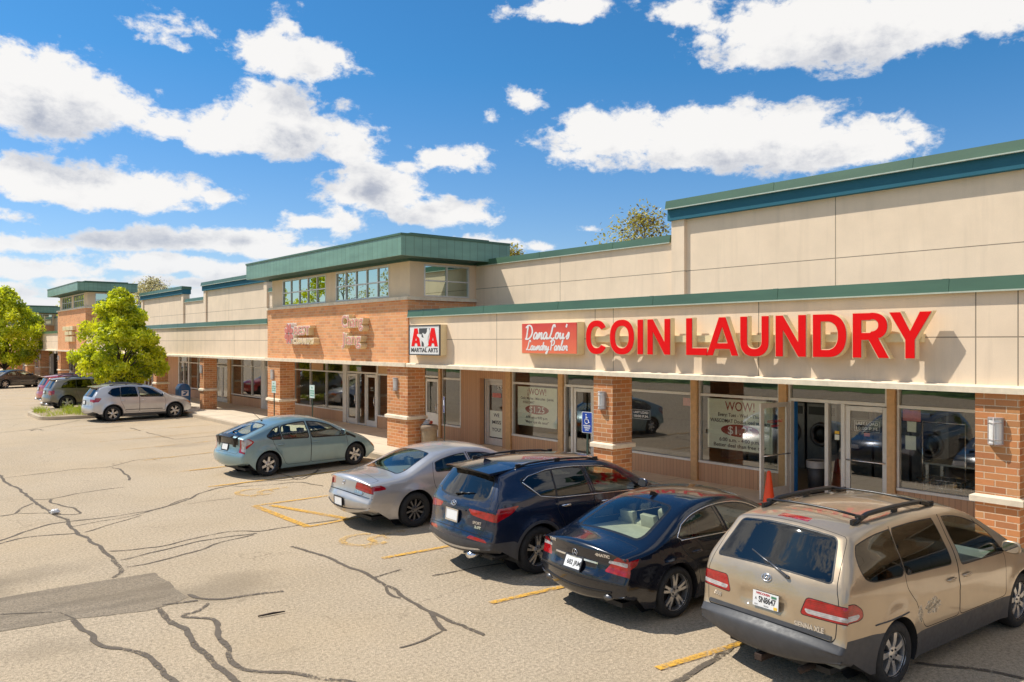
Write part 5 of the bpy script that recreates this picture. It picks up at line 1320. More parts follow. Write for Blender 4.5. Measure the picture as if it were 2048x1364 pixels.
# towers
def grid_window(name, c0, c1, z0, z1, nu, nz, front, plane, fr=.05, sunk=.05):
    """clerestory window: aluminium grid and panes"""
    m = MB(); P = (lambda a, d, z: (plane-d, a, z)) if front else (lambda a, d, z: (a, plane-d, z))
    def bar(a0, a1, za, zb, d0=-.06, d1=.012): m.box(P(a0, d0, za), P(a1, d1, zb))
    bar(c0, c1, z0, z0+fr); bar(c0, c1, z1-fr, z1); bar(c0, c0+fr, z0+fr, z1-fr); bar(c1-fr, c1, z0+fr, z1-fr)
    for i in range(1, nu): q = c0+(c1-c0)*i/nu; bar(q-fr*.45, q+fr*.45, z0+fr, z1-fr, -.10, .002)
    for i in range(1, nz): q = z0+(z1-z0)*i/nz; bar(c0+fr, c1-fr, q-fr*.45, q+fr*.45, -.06, .006)
    w = part(m, name, M['white_metal'])
    g = MB(); g.add([P(c0+fr, -.035, z0+fr), P(c1-fr, -.035, z0+fr), P(c1-fr, -.035, z1-fr), P(c0+fr, -.035, z1-fr)], [(0, 1, 2, 3)])
    part(g, 'pane', M['glass_clere'], w, recalc=False)
def tower(u0, u1, dz=0., hw=1.):
    zb, zt = 4.83+dz, 6.16+dz
    m = MB(); m.box((XP, u0, 2.84), (16.2, u1, zb)); part(m, 'brick_wall', M['brick'])
    m = MB(); m.box((13.13, u0-.02, 2.73), (13.27, u1+.02, 2.855)); part(m, 'ledge', M['stone'])
    m = MB(); m.box((XP+.1, u0, 2.79), (26, u1, 2.838)); part(m, 'soffit', M['soffit'])
    m = MB(); m.box((13.17, u0-.08, zb+.001), (16.1, u1+.08, zb+.105)); part(m, 'sill_course', M['stone'])
    zc = zb+.105
    # stucco storey with openings cut out
    L = u1-u0; w1 = (u0+1.38, u0+5.14); w2 = (u0+5.95, u0+9.85); xw = 13.40
    def slab(rects, x0, x1):
        m = MB()
        for a, b, za, zb_ in rects: m.box((x0, a, za), (x1, b, zb_))
        return m
    top = zt-.1
    rs = [(u0+.12, w1[0], zc, top), (w1[1], w2[0], zc, top), (w2[1], u1-.12, zc, top)]
    for w in (w1, w2): rs += [(w[0], w[1], zc, zc+.04), (w[0], w[1], top-.03, top)]
    part(slab(rs, xw, xw+.2), 'stucco_wall', M['stucco'])
    for w in (w1, w2): grid_window('window', w[0], w[1], zc+.04, top-.03, 5, 2, True, xw)
    m = MB(); ys = u0+.12
    for a, b, za, zb_ in ((xw+.2, 13.93, zc, top), (15.72, 16.1, zc, top), (13.93, 15.72, zc, zc+.03), (13.93, 15.72, top-.06, top)): m.box((a, ys, za), (b, ys+.2, zb_))
    part(m, 'stucco_wall', M['stucco'])
    grid_window('window', 13.93, 15.72, zc+.03, top-.06, 2, 2, False, ys)
    m = MB(); m.box((xw+.2, u1-.32, zc), (16.1, u1-.12, top)); m.box((15.9, ys+.2, zc), (16.1, u1-.32, top)); part(m, 'stucco_wall', M['stucco'])
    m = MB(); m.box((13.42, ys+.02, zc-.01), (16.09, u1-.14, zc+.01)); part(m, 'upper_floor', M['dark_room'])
    # frieze, soffit, ribbed roof edge
    m = MB(); m.box((13.30, u0+.02, zt-.10), (16.2, u1-.02, zt-.02)); part(m, 'frieze', M['green_dark'])
    m = MB(); x0, x1, a, b = 12.55, 16.75, u0-.76, u1+.55
    m.box((x0+.03, a+.03, zt-.03), (x1-.03, b-.03, zt+.0)); part(m, 'soffit', M['green_dark'])
    m = MB(); zr = zt+.56
    m.box((x0, a, zt-.04), (x0+.06, b, zr)); m.box((x0+.06, a, zt-.04), (x1, a+.06, zr)); m.box((x0+.06, b-.06, zt-.04), (x1, b, zr)); m.box((x1-.06, a+.06, zt-.04), (x1, b-.06, zr)); part(m, 'roof_edge', M['green_seam'])
    m = MB(); m.box((x0-.03, a-.03, zr), (x1+.02, b+.03, zr+.07)); m.box((x0+.55, a+.35, zr+.07), (x1-.6, b-.35, zr+.16)); part(m, 'roof', M['green'], bevel=.01)
tower(*T1); tower(*T2, dz=1.27); tower(*T3, dz=.45)
# brick pillars
def pillar(u0, u1):
    m = MB(); m.box((XP, u0, ZS), (XB, u1, ZL+.005)); p = part(m, 'pillar', M['brick_pillar'])
    m = MB(); d = .065
    m.add([(XP-d, u0-d, 1.07), (XB+d, u0-d, 1.07), (XB+d, u1+d, 1.07), (XP-d, u1+d, 1.07), (XP-d, u0-d, 1.16), (XB+d, u0-d, 1.16), (XB+d, u1+d, 1.16), (XP-d, u1+d, 1.16), (XP, u0, 1.19), (XB, u0, 1.19), (XB, u1, 1.19), (XP, u1, 1.19)],
        [(0, 3, 2, 1), (0, 1, 5, 4), (1, 2, 6, 5), (2, 3, 7, 6), (3, 0, 4, 7), (4, 5, 9, 8), (5, 6, 10, 9), (6, 7, 11, 10), (7, 4, 8, 11)])
    part(m, 'pillar_band', M['stone'], p, bevel=.006)
PILLARS = [(-12.1, -11.5), (-3.87, -3.26), (4.35, 4.96), (12.57, 13.18), (21.34, 22.59), (31.13, 32.40), (40.41, 41.02), (48.62, 49.23), (56.8, 57.4), (67.3, 68.5), (77.05, 78.3), (86.35, 87.1), (94.5, 95.75), (102.2, 103.4), (111., 111.6), (119., 119.6)]
for p in PILLARS: pillar(*p)
# shop front pieces (all stand in the plane x = XS)
def kickwall(a, b, x=XS-.03): m = MB(); m.box((x, a, ZS), (x+.14, b, .60)); part(m, 'base_wall', M['kick'])
def shop_window(a, b, z0=.60, tr=2.24, zt=2.80, mid=(), kick=True, vents=()):
    if kick: kickwall(a, b)
    m = MB(); f = .045; x0, x1 = XS-.035, XS+.06
    m.box((x0-.02, a, z0), (x1, b, z0+.055)); m.box((x0, a, tr-.03), (x1, b, tr+.03)); m.box((x0, a, zt-.04), (x1, b, zt))
    for q0, q1 in [(a, a+f), (b-f, b)]+[(c-f*.5, c+f*.5) for c in mid]:
        m.box((x0, q0, z0+.055), (x1, q1, tr-.03)); m.box((x0, q0, tr+.03), (x1, q1, zt-.04))
    w = part(m, 'window', M['white_metal'])
    g = MB(); xs = XS+.02; e = [a]+list(mid)+[b]
    for q0, q1 in zip(e, e[1:]):
        t = random.uniform(-.004, .004)
        g.add([(xs+t, q0, z0+.03), (xs-t, q1, z0+.03), (xs-t, q1, tr), (xs+t, q0, tr)], [(0, 1, 2, 3)])
        g.add([(xs, q0, tr), (xs+t, q1, tr), (xs+t, q1, zt-.02), (xs, q0, zt-.02)], [(0, 1, 2, 3)])
    part(g, 'pane', M['glass_shop'], w, recalc=False)
    for v0, v1 in vents:
        m = MB()
        for k in range(5): m.box((XS-.02, v0, tr+.06+k*.085), (XS+.0, v1, tr+.10+k*.085))
        m.box((XS+.0, v0, tr+.03), (XS+.012, v1, zt-.04)); part(m, 'vent', M['bronze'], w)
def post(a, b, mat='bronze', x=XS-.10, z1=2.80): m = MB(); m.box((x, a, ZS), (XS+.12, b, z1)); part(m, 'post', M[mat], bevel=.006)
def solid(a, b, x=XS-.03, mat='kick'): m = MB(); m.box((x, a, ZS), (XS+.15, b, 2.80)); part(m, 'shop_wall', M[mat])
def door(a, b, hinge_open=None, mat='white_metal', glass_mat='glass_shop', x=XS, handle='bar', solid_low=False, z1=2.20):
    """aluminium glazed leaf between u=a and u=b"""
    w = b-a; m = MB(); st, bt, tp = .10, .22, .10; t = .045
    zl = 1.0 if solid_low else ZS+.012+bt
    m.box((-t/2, 0, ZS+.012), (t/2, st, z1)); m.box((-t/2, w-st, ZS+.012), (t/2, w, z1)); m.box((-t/2, st, ZS+.012), (t/2, w-st, zl)); m.box((-t/2, st, z1-tp), (t/2, w-st, z1))
    o = m.build('door', M[mat], B, bevel=.004)
    g = MB(); g.add([(0, st, zl), (0, w-st, zl), (0, w-st, z1-tp), (0, st, z1-tp)], [(0, 1, 2, 3)]); part(g, 'pane', M[glass_mat], o, recalc=False)
    h = MB()
    if handle == 'bar': h.tube([(-.07, .04, 1.09), (-.07, w-.04, 1.09)], .014, 8); h.tube([(-.07, .05, 1.09), (-.02, .05, 1.09)], .012, 6); h.tube([(-.07, w-.05, 1.09), (-.02, w-.05, 1.09)], .012, 6)
    else:
        y = .06; h.tube([(-.02, y, 1.0), (-.09, y, 1.0), (-.09, y, 1.32), (-.02, y, 1.32)], .014, 8)
    h.build('handle', M['chrome'], o)
    o.location = (x, a, 0)
    return o
def transom(a, b, z0=2.26, zt=2.80):
    m = MB(); f = .05; x0, x1 = XS-.035, XS+.06
    m.box((x0, a, z0-.04), (x1, b, z0+.03)); m.box((x0, a, zt-.04), (x1, b, zt)); m.box((x0, a, z0+.03), (x1, a+f, zt-.04)); m.box((x0, b-f, z0+.03), (x1, b, zt-.04))
    w = part(m, 'transom_window', M['white_metal'])
    g = MB(); g.add([(XS+.02, a+f, z0+.03), (XS+.02, b-f, z0+.03), (XS+.02, b-f, zt-.04), (XS+.02, a+f, zt-.04)], [(0, 1, 2, 3)]); part(g, 'pane', M['glass_shop'], w, recalc=False)
def jamb(a, b, z1=2.22, mat='white_metal'): m = MB(); m.box((XS-.05, a, ZS), (XS+.07, b, z1)); part(m, 'door_frame', M[mat])
def threshold(a, b): m = MB(); m.box((XS-.06, a, ZS), (XS+.1, b, ZS+.012)); part(m, 'threshold', M['alloy'])
def narrow_pane(a, b, z0=.30, z1=2.22):
    m = MB(); m.box((XS-.03, a, ZS), (XS+.05, b, z0)); w = part(m, 'side_light', M['white_metal'])
    g = MB(); g.add([(XS+.02, a, z0), (XS+.02, b, z0), (XS+.02, b, z1), (XS+.02, a, z1)], [(0, 1, 2, 3)]); part(g, 'pane', M['glass_shop'], w, recalc=False)
# bay by bay, from the near end
shop_window(-3.2, 1.0, mid=(-1.1,)); post(1.0, 1.15); shop_window(1.15, 4.3); post(4.3, 4.45); shop_window(4.45, 7.30); post(7.31, 7.47)
transom(7.48, 9.66); threshold(7.5, 9.6)
D_CLOSED = door(7.49, 8.36); jamb(8.36, 8.44); narrow_pane(8.44, 8.72); jamb(8.72, 8.80); jamb(9.58, 9.66)
D_OPEN = door(8.80, 9.76, handle='bar'); D_OPEN.location = (XS-.06, 9.63, 0); D_OPEN.rotation_euler = (0, 0, R(85))
m = MB(); put_text(m, "DANA LOU'S", .075, (-.006, .48, 1.80), (0, 1, 0), (0, 0, 1), 0, fit=.5, offset=.002); put_text(m, 'HOURS', .06, (-.006, .48, 1.70), (0, 1, 0), (0, 0, 1), 0, fit=.28, offset=.002); m.build('lettering', M['ink_red'], D_OPEN, recalc=False)
post(9.67, 9.86); shop_window(9.87, 12.06); post(12.07, 12.26); shop_window(12.27, 15.40); post(15.41, 15.56)
transom(15.57, 16.82); threshold(15.6, 16.5); jamb(15.57, 15.65); door(15.66, 16.45, handle='pull'); jamb(16.45, 16.53); narrow_pane(16.53, 16.76); jamb(16.76, 16.82)
post(16.83, 17.03); shop_window(17.04, 19.20); post(19.21, 19.44)
solid(19.44, 19.69); solid(20.88, 21.93)
m = MB(); m.box((XS-.03, 19.69, 2.32), (XS+.15, 20.88, 2.80)); part(m, 'shop_wall', M['kick'])
XD = XS+.22; m = MB(); m.box((XD-.05, 19.70, ZS), (XD+.05, 19.78, 2.31)); m.box((XD-.05, 20.79, ZS), (XD+.05, 20.87, 2.31)); m.box((XD-.05, 19.78, 2.22), (XD+.05, 20.79, 2.31)); part(m, 'door_frame', M['white_metal'])
D_5708 = door(19.79, 20.78, x=XD, handle='pull', z1=2.21)
shop_window(21.94, 23.06); post(23.07, 23.2)
M['ochre'] = plain('ochre_door', (.50, .28, .07), .5)
jamb(23.2, 23.27, 2.24, 'ochre'); door(23.28, 24.12, mat='white_metal', solid_low=True, handle='pull'); jamb(24.13, 24.3, 2.24, 'ochre'); transom(23.2, 24.3, 2.28)
solid(24.3, 26.3); shop_window(26.32, 27.55, vents=((26.37, 27.5),))
jamb(27.56, 27.66, 2.24); threshold(27.6, 30.1); door(27.67, 28.45, handle='pull'); jamb(28.46, 28.53); narrow_pane(28.53, 29.17, .22); jamb(29.17, 29.24); door(29.25, 30.08, handle='pull'); transom(27.56, 30.1, 2.27)
post(30.1, 30.4, 'white_metal', XS-.06)
shop_window(30.41, 35.33, mid=(32.02, 33.6), vents=((32.35, 33.5),)); solid(35.33, 36.6)
transom(36.62, 38.82, 2.27); jamb(36.62, 36.72); door(36.73, 37.7, handle='pull'); door(37.72, 38.7, handle='pull'); jamb(38.71, 38.82)
post(38.84, 39.22, 'white_metal', XS-.06); shop_window(39.23, 43.45, z0=.66, mid=(40.56, 41.96))
post(43.45, 43.88, 'bronze'); transom(43.9, 45.9, 2.3); door(43.92, 44.88, handle='pull'); door(44.92, 45.88, handle='pull'); post(45.9, 46.1, 'white_metal', XS-.06)
shop_window(46.12, 50.65, z0=.66, mid=(47.6, 49.1)); post(50.66, 50.85, 'white_metal', XS-.06); narrow_pane(50.86, 51.7); jamb(51.7, 51.8); narrow_pane(51.8, 52.6); post(52.6, 52.75, 'white_metal', XS-.06); transom(50.86, 52.6)
solid(52.76, 55.05); u = 55.06
while u < 138:
    shop_window(u, u+3.6, mid=(u+1.2, u+2.4)); transom(u+3.62, u+5.6, 2.27); jamb(u+3.62, u+3.7); door(u+3.71, u+4.6, handle='pull'); door(u+4.62, u+5.52, handle='pull'); jamb(u+5.52, u+5.6); solid(u+5.6, u+7.0); u += 7.01
# rooms behind the glass
m = MB(); m.box((XS+.16, -14, .10), (25.9, 140, .158)); part(m, 'shop_floor', M['room_floor'])
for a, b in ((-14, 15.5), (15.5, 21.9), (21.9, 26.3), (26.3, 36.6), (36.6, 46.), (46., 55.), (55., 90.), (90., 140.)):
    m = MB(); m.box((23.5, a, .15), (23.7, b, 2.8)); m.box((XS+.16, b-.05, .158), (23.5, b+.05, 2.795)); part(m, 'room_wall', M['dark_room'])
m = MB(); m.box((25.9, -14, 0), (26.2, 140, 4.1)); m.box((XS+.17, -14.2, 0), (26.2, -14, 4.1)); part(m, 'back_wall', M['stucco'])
# blue jamb inside the open doorway
m = MB(); m.box((XS+.08, 9.57, .158), (XS+.2, 9.66, 2.24)); part(m, 'blue_partition', plain('blue_paint', (.02, .17, .50), .5))
# ---------------------------------------------------------------- signs
UXW, UZ = (0, -1, 0), (0, 0, 1)                 # reading direction and up on the street front
def ell(cx, cy, rx, ry, a0=0, a1=360, n=28): return [(cx+rx*math.cos(R(a0+(a1-a0)*i/n)), cy+ry*math.sin(R(a0+(a1-a0)*i/n))) for i in range(n+1)]
def sup(cx, cy, rx, ry, a0, a1, n=30, e=.86):
    o = []
    for i in range(n+1):
        q = R(a0+(a1-a0)*i/n); c, s = math.cos(q), math.sin(q)
        o.append((cx+rx*math.copysign(abs(c)**e, c), cy+ry*math.copysign(abs(s)**e, s)))
    return o
def glyph(ch, w, h, s):
    if ch == 'I': return [(0, 0), (w, 0), (w, h), (0, h)], []
    if ch == 'L': return [(0, 0), (w, 0), (w, s*.95), (s, s*.95), (s, h), (0, h)], []
    if ch == 'N': return [(0, 0), (s, 0), (s, h*.66), (w-s, 0), (w, 0), (w, h), (w-s, h), (w-s, h*.34), (s, h), (0, h)], []
    if ch == 'A':
        t = s*.52; f = lambda y: s+y*(w/2-t)/h; ya = (w/2-s)*h/(w/2-t); c0, c1 = .17*h, .32*h
        return [(0, 0), (s, 0), (f(c0), c0), (w-f(c0), c0), (w-s, 0), (w, 0), (w/2+t, h), (w/2-t, h)], [[(f(c1), c1), (w-f(c1), c1), (w/2, ya)]]
    if ch == 'U':
        r = w*.5
        return [(0, h)]+sup(w/2, r*.9, w/2, r*.9+.008, 180, 360)+[(w, h), (w-s, h)]+sup(w/2, r*.9, w/2-s, r*.9-s*.9, 360, 180)+[(s, h)], []
    if ch == 'O': return sup(w/2, h/2, w/2, h/2+.01, 0, 360, 44)[:-1], [sup(w/2, h/2, w/2-s*1.02, h/2-s*.85, 0, 360, 40)[:-1]]
    if ch == 'C': return sup(w/2, h/2, w/2, h/2+.01, 33, 327, 40)+sup(w/2, h/2, w/2-s*1.02, h/2-s*.85, 318, 42, 40), []
    if ch == 'D':
        return [(0, 0), (w*.45, 0)]+sup(w*.45, h/2, w*.55, h/2, -88, 88, 26)+[(w*.45, h), (0, h)], [[(s, s*.85), (w*.42, s*.85)]+sup(w*.42, h/2, w*.58-s, h/2-s*.85, -86, 86, 24)+[(w*.42, h-s*.85), (s, h-s*.85)]]
    if ch == 'R':
        b = .40*h
        return [(0, 0), (s, 0), (s, b), (w*.46, b), (w-s*1.1, 0), (w+.01, 0), (w*.72, b+.03)]+sup(w*.5, (b+h)/2+.005, w*.47, (h-b)/2, -58, 88, 20)+[(w*.5, h), (0, h)], [[(s, b+s*.8), (w*.5, b+s*.8)]+sup(w*.5, (b+h)/2+.02, w*.47-s, (h-b)/2-s*.82, -84, 84, 16)+[(w*.5, h-s*.8), (s, h-s*.8)]]
    if ch == 'Y': return [(w/2-s/2, 0), (w/2+s/2, 0), (w/2+s/2, h*.40), (w, h), (w-s*1.2, h), (w/2, h*.58), (s*1.2, h), (0, h), (w/2-s/2, h*.40)], []
LET = [('C', 13.2, 12.53), ('O', 12.44, 11.73), ('I', 11.62, 11.47), ('N', 11.34, 10.73), ('L', 10.31, 9.80), ('A', 9.80, 9.07), ('U', 9.02, 8.41), ('N', 8.26, 7.66), ('D', 7.52, 6.91), ('R', 6.79, 6.19), ('Y', 6.17, 5.51)]
sg = empty('shop_sign', (13.2, 9.4, 3.6), label='big red raised letters reading COIN LAUNDRY on a cream rail', cat='shop sign')
def child(o, root): o.parent = root; o.matrix_parent_inverse = Matrix.Translation(root.location).inverted(); return o
m = MB(); m.box((13.17, 5.72, 3.50), (13.299, 13.30, 3.64)); child(m.build('raceway', M['cream']), sg)
for ch, a, b in LET:
    w, h, s = a-b, .745, .145; o_, hs = glyph(ch, w, h, s); z0 = 3.242; e = .014
    m = MB(); mp = lambda x: (lambda p, q: (x, a-p, z0+q))
    m.prism(offset_poly(o_, e), mp(13.165), mp(13.032), 0, [offset_poly(q, -e) for q in hs])
    L = child(m.build('letter', M['cream']), sg)
    m = MB(); m.prism(o_, mp(13.034), mp(13.02), 0, hs); child(m.build('letter_face', M['sign_red']), sg).parent = sg
    f = COL.objects[-1]
    f.parent = L; f.matrix_parent_inverse = Matrix()
def box_sign(name, label, u0, u1, z0, z1, x0=13.05, face=None, rim=.03, x1=13.298, body='cream', cat='shop sign'):
    r = empty(name, (13.2, (u0+u1)/2, z0), label=label, cat=cat)
    m = MB(); m.box((x0+.015, u0, z0), (x1, u1, z1)); child(m.build('cabinet', M[body], bevel=.01), r)
    m = MB(); m.box((x0, u0+rim, z0+rim), (x0+.02, u1-rim, z1-rim)); fc = child(m.build('sign_face', face), r)
    return r, fc
def lettering(root, rows, x, mats, name='lettering', **kw):
    m = MB()
    for (txt, size, u, z, fit, mi, *rest) in rows: put_text(m, txt, size, (x, u, z), UXW, UZ, mi, fit=fit, **(rest[0] if rest else {}))
    return child(m.build(name, mats, recalc=False), root)
# script sign
def grad():
    m, t = new_mat('orange_red_face'); s = t.sep(t.coord()); f = t.mapr(s[2], 3.2, 4.0, 0, 1)
    c = t.mix(t.math('ADD', f, t.math('MULTIPLY', t.math('SUBTRACT', t.noise(t.coord(), 1.5, 2), .5), .3), clamp=True), (.88, .19, .09), (.66, .05, .045)); out(t, principled(t, c, .3, 0, .3)); return m
r, _ = box_sign('shop_sign', 'orange red box sign with white script Dana Lou\'s Laundry Parlor', 13.53, 15.56, 3.21, 3.985, face=grad(), rim=.018)
SCRIPT = {'a': (.56, [[(.42, .40), (.25, .48), (.08, .30), (.10, .06), (.25, .0), (.40, .18), (.46, .45), (.42, .10), (.52, .0), (.62, .12)]]), 'n': (.54, [[(0, .12), (.10, .42), (.14, .44), (.10, .0), (.22, .34), (.36, .46), (.42, .36), (.38, .08), (.48, .0), (.60, .12)]]),
 'o': (.48, [[(.30, .44), (.12, .40), (.06, .16), (.20, .0), (.38, .10), (.40, .34), (.28, .46), (.34, .36), (.54, .34)]]), 'u': (.54, [[(.02, .30), (.10, .45), (.08, .12), (.18, .0), (.34, .14), (.42, .45), (.38, .10), (.48, .0), (.60, .12)]]),
 's': (.36, [[(0, .10), (.16, .30), (.24, .48), (.30, .22), (.22, .02), (.06, .04)]]), 'd': (.56, [[(.42, .38), (.22, .46), (.07, .26), (.12, .02), (.28, .04), (.42, .30), (.52, .95), (.44, .1), (.52, .0), (.62, .12)]]),
 'r': (.40, [[(0, .12), (.12, .50), (.16, .42), (.30, .42), (.26, .10), (.34, .0), (.44, .1)]]), 'y': (.54, [[(.02, .30), (.10, .45), (.08, .12), (.2, .02), (.36, .18), (.44, .45), (.36, -.2), (.22, -.36), (.10, -.24), (.3, -.04), (.6, .12)]]),
 'l': (.32, [[(0, .12), (.18, .5), (.30, .95), (.20, .98), (.12, .4), (.18, .02), (.36, .1)]]), 'D': (.90, [[(.16, .92), (.16, .0)], [(-.08, .80), (.2, 1.0), (.55, .92), (.80, .5), (.6, .08), (.2, -.02), (.02, .06)]]),
 'L': (.62, [[(.52, .80), (.42, 1.0), (.25, .9), (.2, .4), (.05, .05), (-.05, .04), (.1, .14), (.4, .0), (.62, .1)]]), 'P': (.64, [[(.16, .95), (.14, .0)], [(-.08, .8), (.15, 1.02), (.5, .98), (.62, .72), (.45, .5), (.18, .48)]]), "'": (.18, [[(.10, 1.0), (.06, .78)]]), ' ': (.16, [])}
def script_text(root, rows, x, mat):
    words = []
    for txt, size, u_left, z, fit, th in rows:
        tot = sum(SCRIPT[c][0] for c in txt); k = fit/(tot*size); px = 0
        m = MB(); words.append(m)
        for c in txt:
            if c == ' ': m = MB(); words.append(m)
            adv, strokes = SCRIPT[c]
            for st in strokes:
                P = [Vector(((px+a)*size*k+b*size*.22, b*size)) for a, b in st]
                for _ in range(3):
                    q = [P[0]]
                    for a, b in zip(P, P[1:]): q += [a.lerp(b, .25), a.lerp(b, .75)]
                    P = q+[P[-1]]
                vs = []
                for i, p in enumerate(P):
                    t = (P[min(i+1, len(P)-1)]-P[max(i-1, 0)]); t = t.normalized() if t.length > 1e-6 else Vector((1, 0)); w = th*(.75+.45*abs(t.y)); n_ = Vector((-t.y, t.x))*w/2
                    vs += [(x-.00002*i, u_left-(p.x+n_.x), z+p.y+n_.y), (x-.00002*i, u_left-(p.x-n_.x), z+p.y-n_.y)]
                m.add(vs, [(2*i, 2*i+1, 2*i+3, 2*i+2) for i in range(len(P)-1)])
            px += adv
    for m in words: child(m.build('lettering', mat, recalc=False), root)
script_text(r, [("Dana Lou's", .36, 15.42, 3.575, 1.62, .046)], 13.046, M['sign_white'])
script_text(r, [('Laundry Parlor', .255, 15.36, 3.30, 1.50, .034)], 13.046, M['sign_white'])
# martial arts sign
r, _ = box_sign('shop_sign', 'square white box sign with red and black ATA lettering and kicking figure', 19.25, 20.94, 3.11, 4.02, face=M['sign_white'], rim=.035)
m = MB()
for a, b, c, d in ((19.25, 20.94, 3.11, 3.145), (19.25, 20.94, 3.985, 4.02), (19.25, 19.285, 3.145, 3.985), (20.905, 20.94, 3.145, 3.985)): m.box((13.035, a, c), (13.075, b, d))
child(m.build('sign_frame', M['sign_grey']), r)
m = MB(); mp = lambda x: (lambda p, q: (x, 20.80-p, 3.38+q))
for x0 in (0., .92):
    o_, hs = glyph('A', .52, .54, .17); o_ = [(p+x0, q) for p, q in o_]; hs = [[(p+x0, q) for p, q in h] for h in hs]
    m.prism(o_, mp(13.049), mp(13.043), 0, hs)
m.prism([(.58, 0), (.86, 0), (.86, .37), (1.0, .37), (1.0, .54), (.44, .54), (.44, .37), (.58, .37)], mp(13.0485), mp(13.0415), 1)
fig = [(.34, .37), (.34, .31), (.40, .28), (.62, .15), (.70, .10), (.72, .0), (.78, -.03), (.90, .0), (.96, .05), (.93, .16), (.93, .28), (1.0, .36), (1.02, .44), (.98, .53), (.92, .55), (.88, .50), (.88, .44), (.82, .38), (.74, .36), (.66, .40), (.62, .38), (.68, .30), (.70, .25), (.60, .27), (.42, .37)]
m.prism(fig, mp(13.043), mp(13.038), 2)
put_text(m, 'MARTIAL ARTS', .17, (13.046, 20.09, 3.26), UXW, UZ, 1, fit=1.45, offset=.006)
child(m.build('sign_logo', [M['sign_red'], M['sign_grey'], M['sign_white']], recalc=False), r)
M['cream_rim'] = plain('pale_letter_rim', (.85, .70, .58), .4, var=.04); M['salmon_pale'] = plain('sun_bleached_letter_face', (.74, .30, .25), .4, var=.15)
# channel letters on the brick tower
def channel_word(root, txt, size, u, z, fit, x0=13.0, x1=13.248, face='salmon_pale', shear=0.):
    v, f = text_mesh(txt, size, offset=.03, shear=shear); ww = max(p[0] for p in v)-min(p[0] for p in v); k = fit/ww
    m = MB(); m.add([(x0+.012, u-p[0]*k, z+p[1]) for p in v], f)
    bm = bmesh.new(); me = bpy.data.meshes.new('letters'); me.from_pydata(m.v, [], m.f); bm.from_mesh(me)
    bmesh.ops.remove_doubles(bm, verts=bm.verts, dist=1e-5)
    g = bmesh.ops.extrude_face_region(bm, geom=bm.faces[:]); bmesh.ops.translate(bm, vec=(x1-x0-.012, 0, 0), verts=[e for e in g['geom'] if isinstance(e, bmesh.types.BMVert)])
    bmesh.ops.recalc_face_normals(bm, faces=bm.faces); bm.to_mesh(me); bm.free(); me.materials.append(M['cream']); me.materials.append(M['cream_rim'])
    for pl in me.polygons: pl.material_index = 1 if pl.normal.x < -.9 else 0
    o = bpy.data.objects.new('letters', me); COL.objects.link(o); child(o, root)
    v, f = text_mesh(txt, size, offset=.0, shear=shear); m = MB(); m.add([(x0, u-p[0]*k, z+p[1]) for p in v], f); c = m.build('letter_face', M[face], recalc=False); c.parent = o
r = empty('shop_sign', (13.2, 28.8, 3.4), label='faded pink raised letters BEST CLEANERS with a flower on the brick tower', cat='shop sign')
channel_word(r, 'BEST', .44, 28.55, 3.93, 1.42); channel_word(r, 'CLEANERS', .28, 28.42, 3.53, 1.85, face='cream')
m = MB(); f2 = MB(); cz, cu = 3.84, 29.72
for k in range(8):
    q = 2*math.pi*k/8+.39; pet = [(math.cos(q)*rr-math.sin(q)*ww, math.sin(q)*rr+math.cos(q)*ww) for rr, ww in ((.04, 0), (.22, .085), (.33, .10), (.40, .06), (.42, 0), (.40, -.06), (.33, -.10), (.22, -.085))]
    m.prism([(p*1.0, q_) for p, q_ in offset_poly(pet, .022)], lambda a, b: (13.012, cu-a, cz+b), lambda a, b: (13.248, cu-a, cz+b))
    f2.prism(pet, lambda a, b: (13.0+.0005*k, cu-a, cz+b), lambda a, b: (13.006, cu-a, cz+b))
o = child(m.build('flower', M['sign_white']), r); c = f2.build('flower_face', M['salmon']); c.parent = o
r = empty('shop_sign', (13.2, 24.5, 3.3), label='faded pink raised letters Chang Jiang stacked in two lines on the brick tower', cat='shop sign')
channel_word(r, 'Chang', .56, 24.55, 4.20, 1.55); channel_word(r, 'Jiang', .56, 24.58, 3.60, 1.4)
r = empty('shop_sign', (13.2, 73, 3.6), label='worn cream letter boxes stacked on the far brick tower', cat='shop sign')
for k, (u, z, w, h) in enumerate(((74.2, 4.62, 1.3, .34), (72.8, 4.62, 1.3, .34), (71.4, 4.62, 1.2, .34), (73.2, 4.22, 1.5, .30), (71.7, 4.22, 1., .30), (73.0, 3.75, 1.6, .42), (71.5, 3.75, 1.1, .42))):
    m = MB(); m.box((13.0, u-w/2, z-h/2), (13.248, u+w/2, z+h/2)); child(m.build('letter_box', M['cream'], bevel=.03), r)
